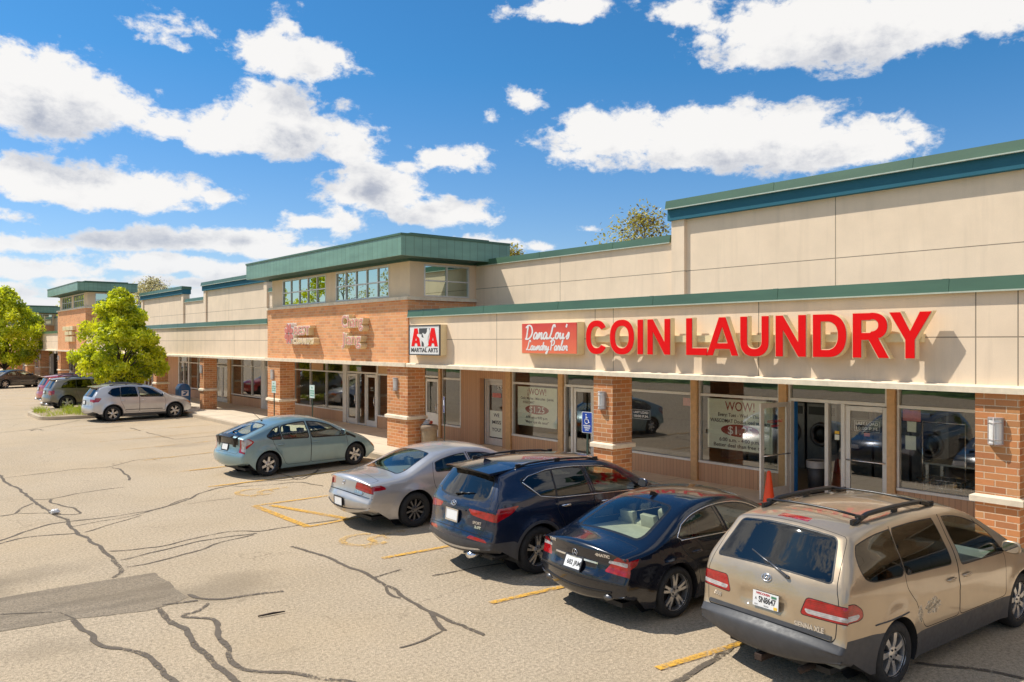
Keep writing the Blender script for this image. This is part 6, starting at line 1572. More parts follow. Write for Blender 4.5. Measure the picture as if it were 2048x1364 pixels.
# ---------------------------------------------------------------- wall lanterns
M['lamp_glass'] = plain('frosted_lamp_glass', (.78, .75, .70), .4, var=.03)
M['lamp_metal'] = plain('lamp_metal', (.48, .42, .40), .45, .3)
def lantern(u, label, z=2.165):
    r = empty('wall_lantern', (XP, u, z), label=label, cat='wall lamp', group='wall lanterns on the brick pillars')
    w, h, d = .105, .205, .115
    def arc(x0, rr, ww): return [(-x0-rr*math.cos(q), ww*math.sin(q)) for q in [R(-90+180*i/12) for i in range(13)]]
    m = MB()
    for z0, z1 in ((-h, -h+.022), (h-.022, h)):
        pr = [(0, -w), (0, w)]+[(x, y) for x, y in reversed(arc(.03, d-.03, w))]
        m.prism(pr, lambda a, b: (a, b, z0), lambda a, b: (a, b, z1))
    m.box((-.02, -w, -h+.022), (0, w, h-.022)); m.box((-.045, -w, -h+.022), (-.02, -w+.012, h-.022)); m.box((-.045, w-.012, -h+.022), (-.02, w, h-.022))
    for zz in (-h*.62, h*.62): m.tube([(x-.002, y, zz) for x, y in arc(.032, d-.034, w-.004)], .006, 5, cap=True)
    m.tube([(-d-.001, 0, -h), (-d-.001, 0, h)], .006, 5)
    m.build('housing', M['lamp_metal'], r)
    g = MB(); pr = arc(.028, d-.04, w-.014); n = len(pr)
    g.add([(x, y, -h+.022) for x, y in pr]+[(x, y, h-.022) for x, y in pr], [(i, i+1, n+i+1, n+i) for i in range(n-1)], 0, True); g.build('lamp_shade', M['lamp_glass'], r)
    return r
LL = {(4.35, 4.96): 'nearest brick pillar right of the laundry window', (12.57, 13.18): 'brick pillar left of the laundry windows by the blue sign', (21.34, 22.59): 'wide near pillar of the brick tower', (31.13, 32.40): 'wide far pillar of the brick tower', (40.41, 41.02): 'single pillar beside the blue mailbox', (77.05, 78.3): 'far corner pillar of the far brick tower', (86.35, 87.1): 'pillar just past the black parcel locker', (94.5, 95.75): 'farthest wide pillar seen under the tree', (48.62, 49.23): 'pillar partly behind the tree'}
for (a, b), t in LL.items(): lantern((a+b)/2+.01 if b-a < .8 else (a+b)/2+.06, 'frosted wall lantern on the '+t)
# ---------------------------------------------------------------- papers on the glass
M['paper'] = plain('poster_paper', (.80, .84, .72), .7, var=.04)
M['maroon'] = plain('maroon_ink', (.26, .015, .02), .6); M['slate_ink'] = plain('slate_ink', (.03, .04, .05), .6)
def poster(label, u0, u1, z0, z1, rows, ellipse=None, x=15.80, name='poster', paper='paper'):
    r = empty(name, (x, (u0+u1)/2, z0), label=label, cat='poster')
    m = MB(); m.box((x, u0, z0), (x+.004, u1, z1)); child(m.build('sheet', M[paper]), r)
    m = MB()
    if ellipse:
        cu, cz, a, b = ellipse; pts = ell(cu, cz, a, b, 0, 360, 36)[:-1]; m.add([(x-.002, p, q) for p, q in pts], [tuple(range(36))], 0)
    for txt, size, u, z, fit, mi in rows: put_text(m, txt, size, (x-.004, u, z), UXW, UZ, mi, fit=fit, offset=.002)
    if m.f: child(m.build('print', [M['maroon'], M['slate_ink'], M['sign_white']], recalc=False), r)
    return r
poster('large pale window poster reading WOW with a red $1.25 ellipse, English text', 10.10, 11.86, .98, 2.16,
   [('WOW!', .30, 10.95, 1.99, .80, 0), ('Every: Tues - Wed. - Thurs.', .12, 10.95, 1.79, 1.22, 1), ('WASCOMAT Double load washers', .12, 10.97, 1.645, 1.62, 1), ('$1.25', .27, 10.95, 1.43, .66, 2), ('6:00 a.m. - 4:00 p.m.', .12, 10.97, 1.205, 1.1, 1), ('Better deal than free dry!', .12, 10.97, 1.075, 1.42, 1)], (10.96, 1.44, .52, .145))
poster('large pale window poster reading WOW with a red $1.25 ellipse, Spanish text', 17.22, 19.02, .95, 2.14,
   [('¡WOW!', .28, 18.12, 1.99, .85, 0), ('Cada: Martes - Miércoles - Jueves', .11, 18.12, 1.79, 1.5, 1), ('WASCOMAT', .11, 18.5, 1.665, .55, 1), ('$1.25', .26, 18.12, 1.45, .70, 2), ('6:00 am a 4:00 p.m.', .11, 18.12, 1.22, 1.0, 1), ('"Mejor que dia seco!"', .11, 18.12, 1.08, 1.1, 1)], (18.12, 1.46, .54, .14))
def sticker(label, u, z, w, h, mat, rows=(), x=15.765, frame=None, name='notice', tmat='sign_white'):
    r = empty(name, (x, u, z), label=label, cat='notice'); m = MB(); b = .006
    if mat: m.box((x, u-w/2, z-h/2), (x+.003, u+w/2, z+h/2), 0)
    if frame:
        for a, c, d, e in ((-w/2, w/2, h/2-b, h/2), (-w/2, w/2, -h/2, -h/2+b), (-w/2, -w/2+b, -h/2, h/2), (w/2-b, w/2, -h/2, h/2)): m.box((x-.002, u+a, z+d), (x+.001, u+c, z+e), 1)
    for txt, size, du, dz, fit in rows: put_text(m, txt, size, (x-.003, u+du, z+dz), UXW, UZ, 1, fit=fit, offset=.002)
    child(m.build('print', [M[mat or 'ink'], M[tmat]], recalc=False), r)
LLrows = [('LAST LOAD', .085, 0, .05, .46), ('10:00 P.M.', .085, 0, -.05, .46)]
sticker('white lettered notice LAST LOAD 10:00 P.M. on the closed laundry door', 7.92, 1.80, .52, .22, None, LLrows, 15.735+.02, True)
sticker('white lettered notice LAST LOAD 10:00 P.M. on the window beside the brick pillar', 13.94, 1.62, .62, .24, None, [('LAST LOAD', .085, 0, .05, .5), ('10:00 P.M.', .085, 0, -.05, .5)], 15.755, True)
sticker('small red notice under the LAST LOAD lettering', 7.92, 1.63, .12, .07, 'salmon', (), 15.76)
sticker('blue lettered rule notice low on the closed laundry door', 7.80, 1.44, .28, .24, None, [('NO SMOKING', .035, 0, .09, .24), ('PERMITTED', .045, 0, .03, .27), ('ANY TIME', .04, 0, -.03, .25)], 15.755, tmat='ink_blue')
sticker('yellow and white warning label on the narrow pane by the open doorway', 8.56, 1.62, .10, .06, 'ink_yellow', (), 15.765); sticker('white paper label under the yellow warning label', 8.56, 1.52, .10, .11, 'paper', (), 15.765)
sticker('plain red sheet taped high in the window left of the near brick pillar', 7.04, 2.08, .34, .22, 'salmon', (), 15.775); sticker('plain red sheet taped by the brown post in the laundry window nearest the blue sign', 12.44, 2.03, .28, .19, 'salmon', (), 15.775)
sticker('white notice with dark heading under the red sheet', 7.04, 1.86, .17, .20, 'paper', (), 15.775); sticker('pale blue price list taped low in the near window', 7.06, 1.55, .20, .27, 'paper', (), 15.775)
sticker('white house number 5708 on the glass of the martial arts door', 20.02, 2.02, .34, .14, None, [('5708', .19, 0, 0, .40)], XD-.03, name='house_number')
r = sticker('white lettered WE MISS YOU! sheets on the martial arts door', 20.28, .85, .74, .86, 'paper', [('WE', .16, .0, .28, .3), ('MISS', .16, 0, .05, .46), ('YOU!', .16, 0, -.19, .48)], XD-.014, tmat='ink')
sticker('red and white winged emblem on the martial arts door', 20.28, 1.78, .44, .14, 'salmon', (), XD-.012)
for u, t in ((28.06, 'right'), (29.66, 'left')): sticker('white flower logo sticker on the %s tower door' % t, u, 1.62, .30, .2, None, [('BEST', .1, -.02, .05, .2), ('CLEANERS', .05, -.02, -.04, .24)], 15.755)
# ---------------------------------------------------------------- street furniture
M['post_green'] = plain('dark_green_post', (.02, .045, .03), .5); M['sign_blue'] = plain('blue_sign', (.012, .06, .36), .35); M['mint'] = plain('pale_mint_sign', (.62, .75, .70), .4); M['mint_ink'] = plain('green_lettering', (.05, .38, .26), .5)
def parking_sign(x, y, z, rot, label, kind, base=.15):
    r = empty('parking_sign', (x, y, base), R(rot), label=label, cat='parking sign', group='parking signs along the kerb'); zc = z-base
    m = MB(); m.box((-.012, -.022, 0), (.012, .022, zc+.2)); m.build('post', M['post_green'], r)
    m = MB(); w, h = .15, .228
    if kind == 'blue':
        pl = round_poly([(-w, -h), (w, -h), (w, h), (-w, h)], .03)
        m.prism(pl, lambda a, b: (-.018, a, zc+b), lambda a, b: (-.014, a, zc+b), 1)
        m.prism(round_poly([(-w+.012, -h+.012), (w-.012, -h+.012), (w-.012, h-.012), (-w+.012, h-.012)], .025), lambda a, b: (-.020, a, zc+b), lambda a, b: (-.0175, a, zc+b), 0)
        def T(a, b): return (-.022, -a, zc+.07+b)
        for pts, rd in (([T(.045*math.cos(q)*1.25-.005, .045*math.sin(q)*1.25-.045) for q in [R(120+230*i/14) for i in range(15)]], .008), ([T(-.02, .06), T(-.018, -.01), T(.035, -.012), T(.055, -.075), T(.075, -.07)], .009), ([T(-.018, .03), T(.03, .03)], .007)): m.tube(pts, rd, 5, 1)
        m.lathe([(.018, 0), (.018, .004)], 12, Matrix.Translation(T(-.022, .092)) @ Matrix.Rotation(R(-90), 4, 'Y'), 1)
        for k, (tx, ft) in enumerate((('RESERVED', .2), ('PARKING', .17), ('ONLY', .12))): put_text(m, tx, .042, (-.0215, 0, zc-.075-.045*k), UXW, UZ, 1, fit=ft, offset=.002)
        m.build('panel', [M['sign_blue'], M['sign_white']], r, recalc=False)
    else:
        m.box((-.018, -w, zc-h), (-.013, w, zc+h), 0)
        for tx, dz, ft in (('NO', .13, .1), ('PARKING', .02, .25), ('CUSTOMER', -.06, .26), ('PARKING', -.14, .25)): put_text(m, tx, .07, (-.0195, 0, zc+dz), UXW, UZ, 1, fit=ft, offset=.002)
        m.build('panel', [M['mint'], M['mint_ink']], r, recalc=False)
parking_sign(12.25, 12.37, 1.757, 4, 'blue wheelchair parking sign facing the lot beside the laundry pillar', 'blue')
parking_sign(12.9, 18.8, 1.72, -30, 'blue wheelchair parking sign turned nearly edge on before the martial arts windows', 'blue')
parking_sign(12.3, 26.1, 1.77, 8, 'mint parking sign in front of the tower shop windows', 'mint')
parking_sign(12.2, 29.2, 1.80, 8, 'mint parking sign in front of the far pillar of the brick tower', 'mint')
parking_sign(12.4, 55.2, 1.85, 10, 'small mint parking sign half hidden under the tree', 'mint')
# waste bin with rubbish on top
r = empty('litter_bin', (13.78, 20.93, .15), label='round tan concrete litter bin overflowing with rubbish beside the tower pillar', cat='litter bin')
M['bin'] = plain('tan_bin', (.33, .25, .16), .9, bump=.6, bscale=70, dirt=.3); M['bag'] = plain('clear_rubbish_bag', (.5, .48, .46), .3, bump=.6, bscale=25)
m = MB(); m.lathe([(.22, 0), (.235, .04), (.25, .60), (.25, .61)], 28); m.build('body', M['bin'], r)
m = MB(); m.lathe([(.25, .61), (.275, .62), (.28, .72), (.255, .76), (.17, .775), (.16, .70)], 28, cap=False); m.build('lid', plain('bin_lid', (.30, .22, .15), .8, dirt=.3), r)
r = empty('rubbish_bag', (13.78, 20.93, .90), label='crumpled clear rubbish bag and red cup heaped on the litter bin', cat='rubbish')
def blob(mb, c, rx, ry, rz, seed, amp=.35, n=14, mi=0):
    vs = []
    for i in range(n+1):
        th = math.pi*i/n
        for j in range(n):
            q = 2*math.pi*j/n; d = Vector((math.sin(th)*math.cos(q), math.sin(th)*math.sin(q), math.cos(th)))
            k = 1+amp*noise.noise(d*2.6+Vector((seed, 0, 0))); vs.append((c[0]+d.x*rx*k, c[1]+d.y*ry*k, c[2]+d.z*rz*k))
    mb.add(vs, [(i*n+j, i*n+(j+1) % n, (i+1)*n+(j+1) % n, (i+1)*n+j) for i in range(n) for j in range(n)], mi, True)
m = MB(); blob(m, (-.02, .05, .06), .15, .13, .10, 1); blob(m, (-.1, .12, .02), .07, .06, .05, 2); m.build('bag', M['bag'], r)
m = MB(); m.lathe([(.001, 0), (.035, 0), (.05, .14), (.044, .14), (.03, .01)], 14, Matrix.Translation((0, -.08, .07)) @ Matrix.Rotation(R(70), 4, (1, -.4, 0))); m.build('paper_cup', plain('red_cup', (.6, .12, .05), .5), r)
# cone
r = empty('traffic_cone', (14.42, 9.30, .15), label='orange traffic cone holding the laundry door open', cat='traffic cone')
M['cone'] = plain('orange_cone', (.82, .075, .012), .45, var=.08)
m = MB(); m.lathe([(.135, .025), (.125, .05), (.035, .70), (.028, .715), (.02, .715)], 24); m.build('cone_body', M['cone'], r)
m = MB(); m.prism(round_poly([(-.18, -.18), (.18, -.18), (.18, .18), (-.18, .18)], .05), lambda a, b: (a, b, 0), lambda a, b: (a, b, .03)); m.build('base', M['cone'], r, bevel=.006)
# mailbox
r = empty('mailbox', (12.95, 42.75, .15), R(4), label='blue street mailbox with rounded top in front of the arcade', cat='mailbox')
M['mail'] = plain('mailbox_blue', (.010, .105, .26), .35, coat=.4)
m = MB(); prf = [(-.3, .14)]+[(-.3*math.cos(q), .88+.34*math.sin(q)) for q in [R(180*i/16) for i in range(17)]]+[(.3, .14)]
m.prism(prf, lambda a, b: (a, -.25, b), lambda a, b: (a, .25, b)); m.build('body', M['mail'], r, bevel=.012, auto=40)
m = MB()
for sx in (-.24, .24):
    for sy in (-.2, .2): m.box((sx-.03, sy-.03, 0), (sx+.03, sy+.03, .15))
m.build('leg', M['mail'], r)
m = MB(); m.prism([(-.31*math.cos(q), .88+.35*math.sin(q)) for q in [R(20+50*i/8) for i in range(9)]]+[(-.28*math.cos(q), .88+.32*math.sin(q)) for q in [R(70-50*i/8) for i in range(9)]], lambda a, b: (a, -.2, b), lambda a, b: (a, .2, b)); m.build('hatch', M['mail'], r)
m = MB(); m.box((-.17, -.256, .58), (.19, -.2515, .86), 0)
m.prism([(-.13, .62), (.02, .62), (.16, .80), (.10, .815), (-.02, .83), (-.10, .83), (-.04, .78), (.06, .755), (-.07, .70)], lambda a, b: (a, -.2565, b), lambda a, b: (a, -.2595, b), 1); m.build('emblem', [M['sign_white'], M['mail']], r)
# parcel locker and pavement board
r = empty('parcel_locker', (15.2, 91.9, .15), label='tall black parcel locker panel with white amazon hub lettering', cat='parcel locker')
m = MB(); m.box((-.3, -1.7, 0), (.4, 1.7, 2.2)); m.build('cabinet', M['sign_grey'], r, bevel=.02)
m = MB(); put_text(m, 'amazon hub', .5, (-.305, .1, 1.1), (0, 0, 1), (0, 1, 0), 0, fit=1.55, offset=.01); put_text(m, 'amazon hub', .34, (.05, -1.705, 1.1), (0, 0, 1), (-1, 0, 0), 0, fit=1.55, offset=.008); m.build('lettering', M['sign_white'], r, recalc=False)
r = empty('pavement_board', (13.9, 76.0, .15), R(-30), label='white A frame pavement board by the far tower pillar', cat='pavement board')
for s_ in (-1, 1):
    m = MB(); m.cbox((.17*s_, 0, .48), (.03, .6, .98), 0, Matrix.Rotation(R(-18*s_), 4, 'Y')); m.build('panel', M['sign_white'], r)
# inside the laundry
M['washer'] = plain('washer_steel', (.20, .20, .20), .35, .5)
w0 = None
for k in range(7):
    lab = 'dark front loading washer in the row seen through the open doorway'
    if w0 is None:
        w0 = empty('washing_machine', (19.3, 8.2, .158), label=lab, cat='washing machine', group='washers inside the laundry')
        m = MB(); m.box((0, -.42, 0), (.9, .42, 1.75)); m.build('casing', M['washer'], w0, bevel=.02)
        T = Matrix.Translation((-.01, 0, .95)) @ Matrix.Rotation(R(-90), 4, 'Y')
        m = MB(); m.lathe([(.20, .0), (.22, .05), (.30, .06), (.32, .0)], 28, T, cap=False); m.build('door', M['alloy_dark'], w0)
        m = MB(); m.lathe([(.001, .045), (.12, .04), (.20, .01)], 24, T); m.build('door_glass', M['trim'], w0)
        m = MB(); m.box((-.015, -.36, 1.45), (0, .36, 1.66)); m.build('control_panel', M['trim'], w0)
        continue
    c = w0.copy(); COL.objects.link(c); c.location = (19.3, 8.2+.9*k, .158)
    for ch in w0.children: d = ch.copy(); COL.objects.link(d); d.parent = c
r = empty('waste_bin', (16.35, 9.35, .158), label='dark bin with white liner just inside the open laundry door', cat='bin')
m = MB(); m.lathe([(.17, 0), (.21, .72)], 20); m.build('body', M['sign_grey'], r); m = MB(); m.lathe([(.222, .58), (.225, .73), (.205, .74), (.2, .6)], 20, cap=False); m.build('liner', M['bag'], r)
r = empty('folding_table', (17.2, 6.0, .158), label='pale folding table inside the laundry window by the near pillar', cat='table')
m = MB(); m.box((-.4, -1.3, .86), (.4, 1.3, .9)); m.build('table_top', plain('table_top', (.5, .52, .5), .4), r)
m = MB(); m.box((-.4, -1.3, .48), (.4, 1.3, .52)); m.build('shelf', plain('shelf', (.35, .38, .38), .5), r)
for sx in (-.35, .35):
    for sy in (-1.2, 1.2): m = MB(); m.box((sx-.03, sy-.03, 0), (sx+.03, sy+.03, .86)); m.build('leg', M['alloy'], r)
r = empty('laundry_cart', (16.5, 6.75, .158), label='wire laundry cart with hanging rail behind the near window', cat='laundry cart')
m = MB()
for y in (-.4, .4): m.tube([(0, y, .3), (0, y, 1.75)], .014, 6)
m.tube([(0, -.4, 1.75), (0, .4, 1.75)], .014, 6); m.build('hanging_rail', M['chrome'], r)
m = MB()
for z in (.35, .5, .65):
    pts = [(-.25, -.42, z), (.25, -.42, z), (.25, .42, z), (-.25, .42, z), (-.25, -.42, z)]; m.tube(pts, .008, 5)
for q in range(7):
    y = -.42+.14*q; m.tube([(-.25, y, .65), (-.25, y, .33), (.25, y, .33), (.25, y, .65)], .005, 4)
m.build('basket', M['chrome'], r); 
for sx in (-.22, .22):
    for sy in (-.38, .38): m = MB(); m.lathe([(.05, -.015), (.05, .015)], 12, Matrix.Translation((sx, sy, .05)) @ Matrix.Rotation(R(90), 4, 'X')); m.tube([(sx, sy, .05), (sx, sy, .33)], .01, 5); m.build('caster', M['trim'], r)
# bits on the ground
m = MB(); blob(m, (3.07, 18.46, .05), .09, .07, .045, 4, .6); tag(m.build('paper_litter', M['sign_white']), 'crumpled white paper litter on the asphalt crack', 'litter')
m = MB(); m.tube([(3.91, 9.87, .02), (4.09, 9.85, .025), (4.25, 9.83, .02)], [.010, .014, .008], 6); tag(m.build('stick', M['rust']), 'short dark stick lying on the bare asphalt', 'stick')
# ---------------------------------------------------------------- trees
M['bark'] = plain('tree_bark', (.10, .075, .055), .95, var=.3, scale=12, bump=.6, bscale=40)
LEAF = {'spring': [leafmat('leaf_lime', (.82, .82, .03), .5), leafmat('leaf_green', (.62, .68, .025), .5), leafmat('leaf_deep', (.27, .35, .016), .4)],
        'bud': [leafmat('leaf_olive', (.44, .38, .06), .5), leafmat('leaf_yellow', (.55, .48, .07), .4), leafmat('twig_brown', (.16, .11, .06), .1)],
        'pale': [leafmat('leaf_pale', (.72, .68, .46), .5), leafmat('leaf_cream', (.62, .56, .34), .4), leafmat('twig_pale', (.2, .16, .12), .1)],
        'dark': [leafmat('leaf_forest', (.06, .12, .015), .35), leafmat('leaf_moss', (.09, .16, .02), .35), leafmat('leaf_darkest', (.035, .07, .012), .3)]}  # three dark greens picked at random per clump
def tree(label, loc, H, base, rad, kind='spring', n=9000, size=.085, seed=1, clumps=120, group=None, shape=1.0, trunk=.11, limb=26):
    """tapered trunk and limbs carrying leaf clumps spread through an uneven crown"""
    rnd = random.Random(seed); r = empty('tree', loc, label=label, cat='tree', group=group)
    ch = (H-base)/2; cz = base+ch
    def radius(z, a):
        f = (z-base)/(H-base); w = math.sin(math.pi*min(1, max(0, f))**(.62*shape))**.75
        return rad*w*(1+.30*noise.noise((math.cos(a)*1.6, math.sin(a)*1.6, z*.6+seed*3)))
    m = MB(); sp = [Vector((0, 0, -.1))]
    for k in range(1, 9): sp.append(Vector((rnd.gauss(0, .03)*H*.2, rnd.gauss(0, .03)*H*.2, H*.92*k/8)))
    m.tube(sp, [trunk*(1.25 if i == 0 else 1-.85*i/8) for i in range(9)], 8)
    tips = []
    for k in range(clumps):
        z = base+(H-base)*rnd.random()**.9; a = rnd.uniform(0, 6.283); q = rnd.random()**.42
        rr = radius(z, a)*q; tips.append(Vector((rr*math.cos(a), rr*math.sin(a), z)))
    for k in range(limb):
        t = tips[k % len(tips)]; z0 = max(base*.55, t.z-t.xy.length*rnd.uniform(.6, 1.1)); f = z0/(H*.92)*8; i = min(7, int(f)); s = sp[i].lerp(sp[i+1], f-i)
        mid = s.lerp(t, .5)+Vector((rnd.gauss(0, .08), rnd.gauss(0, .08), .12*(t-s).length)); r0 = trunk*.38*(1-.6*z0/H)
        m.tube([s, mid, t], [r0, r0*.6, r0*.2], 5)
    m.build('trunk', M['bark'], r, recalc=False)
    g = MB(); per = max(1, n//clumps); ms = LEAF[kind]
    for t in tips:
        cr = rad*rnd.uniform(.12, .24); mi = rnd.choices((0, 1, 2), (5, 4, 2))[0]; out_ = Vector((t.x, t.y, (t.z-cz)*.6)).normalized() if t.xy.length > .01 else Vector((0, 0, 1))
        for _ in range(per):
            d = Vector((rnd.gauss(0, 1), rnd.gauss(0, 1), rnd.gauss(0, .75))); d = d.normalized()*cr*rnd.random()**.45
            p = t+d; ax = (Vector((rnd.gauss(0, 1), rnd.gauss(0, 1), rnd.gauss(0, 1)))+out_*.5+Vector((0, 0, .5))).normalized()
            u = ax.cross(Vector((rnd.random(), rnd.random(), rnd.random()-.5))).normalized(); v = ax.cross(u); s = size*rnd.uniform(.6, 1.35)
            fold = ax*s*.22
            g.add([p-u*s, p-v*s*.55+fold, p+u*s*1.1, p+v*s*.55+fold], [(0, 1, 2), (0, 2, 3)], mi if rnd.random() < .75 else rnd.randrange(3))
    g.build('crown', ms, r, recalc=False); return r
tree('bright lime green young maple growing in the kerbed island by the silver SUV', (10.1, 43.5, .13), 5.75, 1.3, 2.1, n=30000, size=.085, seed=6, clumps=165, limb=45)
tree('tall lime green tree at the left edge behind the dark grey saloon', (10.6, 88.5, .0), 8.3, 1.7, 3.6, n=20000, size=.15, seed=9, clumps=150, limb=45, trunk=.17)
BG = 'trees rising behind the shops'
tree('sparse olive budding tree above the roof left of the tall wall panel', (31, 27.2, 0), 10.0, 4.0, 4.2, 'bud', 5200, .085, 11, 150, BG, trunk=.14, limb=70)
tree('small budding treetop just right of the brick tower roof', (34, 41.5, 0), 10., 5., 2.2, 'bud', 2200, .1, 12, 90, BG, trunk=.12, limb=50)
tree('pale blossoming tree above the roof behind the lime maple', (32, 119, 0), 12.0, 4, 6.2, 'pale', 8000, .16, 13, 190, BG, trunk=.2, limb=90)
tree('round green treetop between the far tower and the red roof', (30, 160, 0), 12., 3, 4.6, 'spring', 6000, .24, 14, 120, BG, trunk=.2)
# trees across the drive, mirrored in the shop glass
for k, (x, y, h, kd) in enumerate(((-31, 2, 13, 'spring'), (-36, 14, 17, 'bud'), (-30, 25, 14, 'spring'), (-38, 36, 18, 'bud'), (-31, 47, 16, 'spring'), (-30, 60, 18, 'dark'), (-33, -12, 14, 'dark'), (-32, 84, 13, 'spring'), (-34, 99, 17, 'bud'), (-31, 112, 16, 'bud'), (-33, 124, 15, 'spring'), (-30, 136, 14, 'spring'))):
    tree('leafy tree on the lawn across the drive, mirrored in shop glass', (x, y, 0), h, 1.8, h*.36, kd, 3500 if kd != 'bud' else 1300, .26 if kd != 'bud' else .2, 30+k, 80, 'trees on the lawn across the drive', trunk=.18, limb=14)
# ---------------------------------------------------------------- far red roofed building and mast
r = empty('far_building', (17, 150, 0), label='distant low building with red ribbed hipped roof', cat='building')
m = MB(); m.box((-5.5, -16, 0), (5.5, 30, 7.2)); m.build('wall', M['stucco'], r)
M['red_roof'] = metal_mat('red_ribbed_roof', (.48, .095, .05), .9, .5)
m = MB(); a, b, c, d = -6.2, 6.2, -17, 31
m.add([(a, c, 7.15), (b, c, 7.15), (b, d, 7.15), (a, d, 7.15), (0, c+6, 9.2), (0, d-6, 9.2)], [(0, 1, 4), (1, 2, 5, 4), (2, 3, 5), (3, 0, 4, 5), (0, 3, 2, 1)]); m.build('roof', M['red_roof'], r)
for k in range(6): m = MB(); m.box((-5.56, -13+k*7, 2.), (-5.5, -10.5+k*7, 4.5)); m.build('window', M['trim'], r)
r = empty('radio_mast', (16.5, 190, 0), label='thin grey radio mast beyond the red roof', cat='mast')
m = MB(); m.tube([(0, 0, 0), (0, 0, 14), (0, 0, 18)], [.12, .08, .03], 6); m.build('pole', M['alloy'], r)
# ---------------------------------------------------------------- vehicles into the scene
for S in SPECS: Car(S).build()
# ---------------------------------------------------------------- sky, sun, camera
SUN = Vector((-.42, .60, 1.)).normalized()
w = bpy.data.worlds.new('World'); sc.world = w; w.use_nodes = True; w.node_tree.nodes.clear(); t = NT(w.node_tree)
sk = t.node('ShaderNodeTexSky', sky_type='NISHITA'); sk.sun_disc = False; sk.sun_elevation = math.asin(SUN.z); sk.sun_rotation = math.atan2(SUN.x, SUN.y)
sk.air_density = 1.0; sk.dust_density = .4; sk.ozone_density = 2.5; sk.altitude = 200
# cloud layer laid out in azimuth / elevation on the dome
grp = bpy.data.node_groups.new('cloud_density', 'ShaderNodeTree')
grp.interface.new_socket('Vector', in_out='INPUT', socket_type='NodeSocketVector'); grp.interface.new_socket('Density', in_out='OUTPUT', socket_type='NodeSocketFloat')
q = NT(grp); gi = q.node('NodeGroupInput'); go = q.node('NodeGroupOutput'); d = q.sep(gi.outputs[0])
az = q.math('ARCTAN2', d[0], d[1]); el = q.math('ARCTAN2', d[2], q.math('SQRT', q.math('ADD', q.math('MULTIPLY', d[0], d[0]), q.math('MULTIPLY', d[1], d[1]))))
warp = q.comb(az, q.math('MULTIPLY', el, 1.5), 0.)
n1 = q.noise(warp, 9., 9, .66, .15); n2 = q.noise(q.vmath('ADD', warp, (3.1, 1.7, .4)), 30., 7, .61, .2)
fb = q.math('ADD', q.math('MULTIPLY', q.math('SUBTRACT', n1, .5), 2.0), q.math('MULTIPLY', q.math('SUBTRACT', n2, .5), 1.5))
best = None
for (a, e, ra, re, wt) in CLOUDS:
    dx = q.math('DIVIDE', q.math('SUBTRACT', az, a), ra); dy0 = q.math('SUBTRACT', el, e)
    dy = q.math('MAXIMUM', q.math('DIVIDE', dy0, re), q.math('DIVIDE', dy0, -re*.72))
    v = q.math('MULTIPLY', q.math('SUBTRACT', 1., q.math('SQRT', q.math('ADD', q.math('MULTIPLY', dx, dx), q.math('MULTIPLY', dy, dy)))), wt)
    best = v if best is None else q.math('SMOOTH_MAX', best, v, .12)
# loose cumulus outside the view, cover thickened to add white fill light
far = q.math('MULTIPLY', q.mapr(q.math('ABSOLUTE', q.math('SUBTRACT', az, .686)), .60, .80, 0, 1), q.mapr(el, .10, .2, 0, 1))
gen = q.math('SUBTRACT', q.math('MULTIPLY', q.math('SUBTRACT', q.noise(q.vmath('SCALE', gi.outputs[0], scale=1.), 2.4, 3, .5), .49), 5.), q.math('MULTIPLY', q.math('SUBTRACT', 1., far), 3.))
best = q.math('MAXIMUM', q.math('MAXIMUM', best, -1.2), gen)
q.l.new(q.math('ADD', q.math('MULTIPLY', q.math('MINIMUM', best, .75), 1.15), q.math('MULTIPLY', fb, .95)), go.inputs[0])
vec = t.node('ShaderNodeTexCoord').outputs['Generated']
def dens(v):
    n = t.node('ShaderNodeGroup'); n.node_tree = grp; t.put(n.inputs[0], v); return n.outputs[0]
d0 = dens(vec); d2 = dens(t.vmath('ADD', vec, (-.02, .02, .052)))
alpha = t.mapr(d0, .02, .42, 0, 1, True)
sh = t.math('MULTIPLY', t.mapr(d2, .02, 1.1, 0, 1.0, True), t.mapr(d0, .1, .9, .25, 1.))
z = t.sep(vec)[2]
ccol = t.mix(sh, (1.04, 1.02, .995), (.44, .48, .58))
ccol = t.mix(t.mapr(z, .02, .16, .55, 0), ccol, (.86, .90, .96))
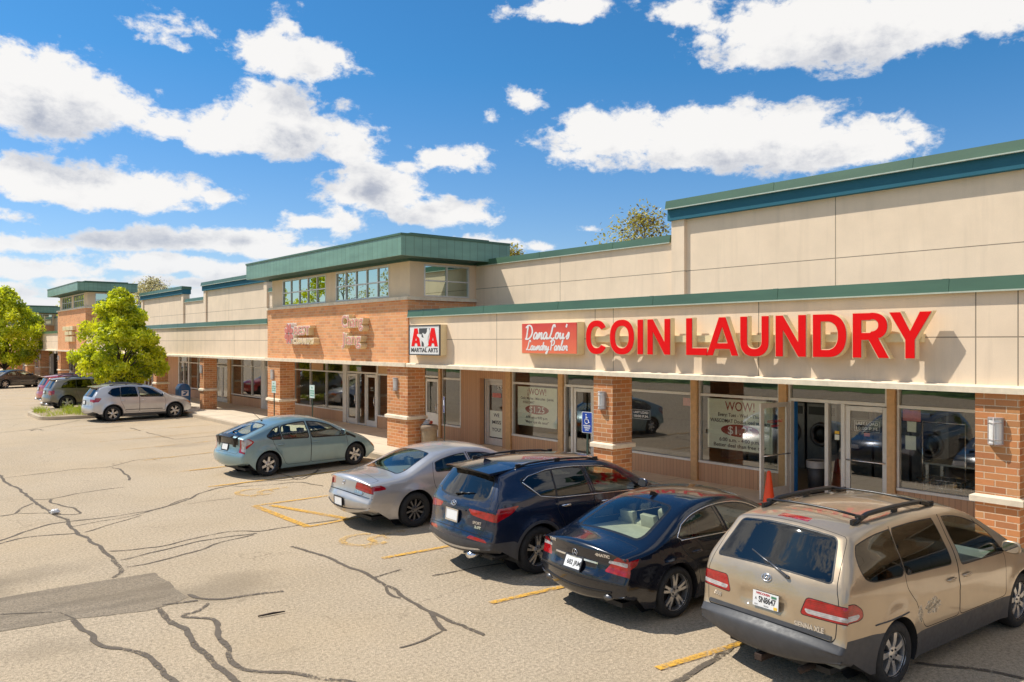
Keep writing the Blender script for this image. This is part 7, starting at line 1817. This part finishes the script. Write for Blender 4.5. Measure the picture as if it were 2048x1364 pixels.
alpha = t.math('MULTIPLY', alpha, t.mapr(z, -.02, .03, 0, .97))
hs = t.node('ShaderNodeHueSaturation'); hs.inputs['Hue'].default_value = .497; hs.inputs['Saturation'].default_value = SKY_SAT; hs.inputs['Value'].default_value = SKY_VAL; t.l.new(t.mix(1., sk.outputs[0], t.mix(t.mapr(z, .0, .32, 0, 1), (1.02, 1.0, 1.16), (.57, .94, 1.20)), 'MULTIPLY'), hs.inputs['Color'])
b1 = t.node('ShaderNodeBackground'); t.l.new(hs.outputs[0], b1.inputs[0]); b1.inputs[1].default_value = .10
b2 = t.node('ShaderNodeBackground'); t.l.new(ccol, b2.inputs[0]); b2.inputs[1].default_value = .93
mx = t.node('ShaderNodeMixShader'); t.l.new(alpha, mx.inputs[0]); t.l.new(b1.outputs[0], mx.inputs[1]); t.l.new(b2.outputs[0], mx.inputs[2])
o = t.node('ShaderNodeOutputWorld'); t.l.new(mx.outputs[0], o.inputs[0])
w.cycles.sampling_method = 'MANUAL'; w.cycles.sample_map_resolution = 1024
l = bpy.data.lights.new('sun', 'SUN'); l.energy = 5.0; l.angle = R(.53); l.color = (1., .95, .85)
lo = bpy.data.objects.new('sun', l); COL.objects.link(lo); lo.location = (-20, 30, 50); lo.rotation_euler = (-SUN).to_track_quat('-Z', 'Y').to_euler()
cam = bpy.data.cameras.new('camera'); co = bpy.data.objects.new('camera', cam); COL.objects.link(co); sc.camera = co
cam.sensor_width = 36.; cam.lens = 28.0; cam.clip_start = .1; cam.clip_end = 3000; cam.shift_y = 2.5/2048
co.location = (0, 0, 3.5); co.rotation_euler = (R(90), 0, R(-39.3))
sc.cycles.max_bounces = 8; sc.cycles.transparent_max_bounces = 16; sc.cycles.caustics_reflective = False; sc.cycles.caustics_refractive = False
sc.cycles.use_denoising = True
try: sc.cycles.denoiser = 'OPENIMAGEDENOISE'
except Exception: pass
sc.cycles.use_adaptive_sampling = True; sc.cycles.adaptive_threshold = .01; sc.cycles.sample_clamp_indirect = 8.
sc.cycles.diffuse_bounces = 8
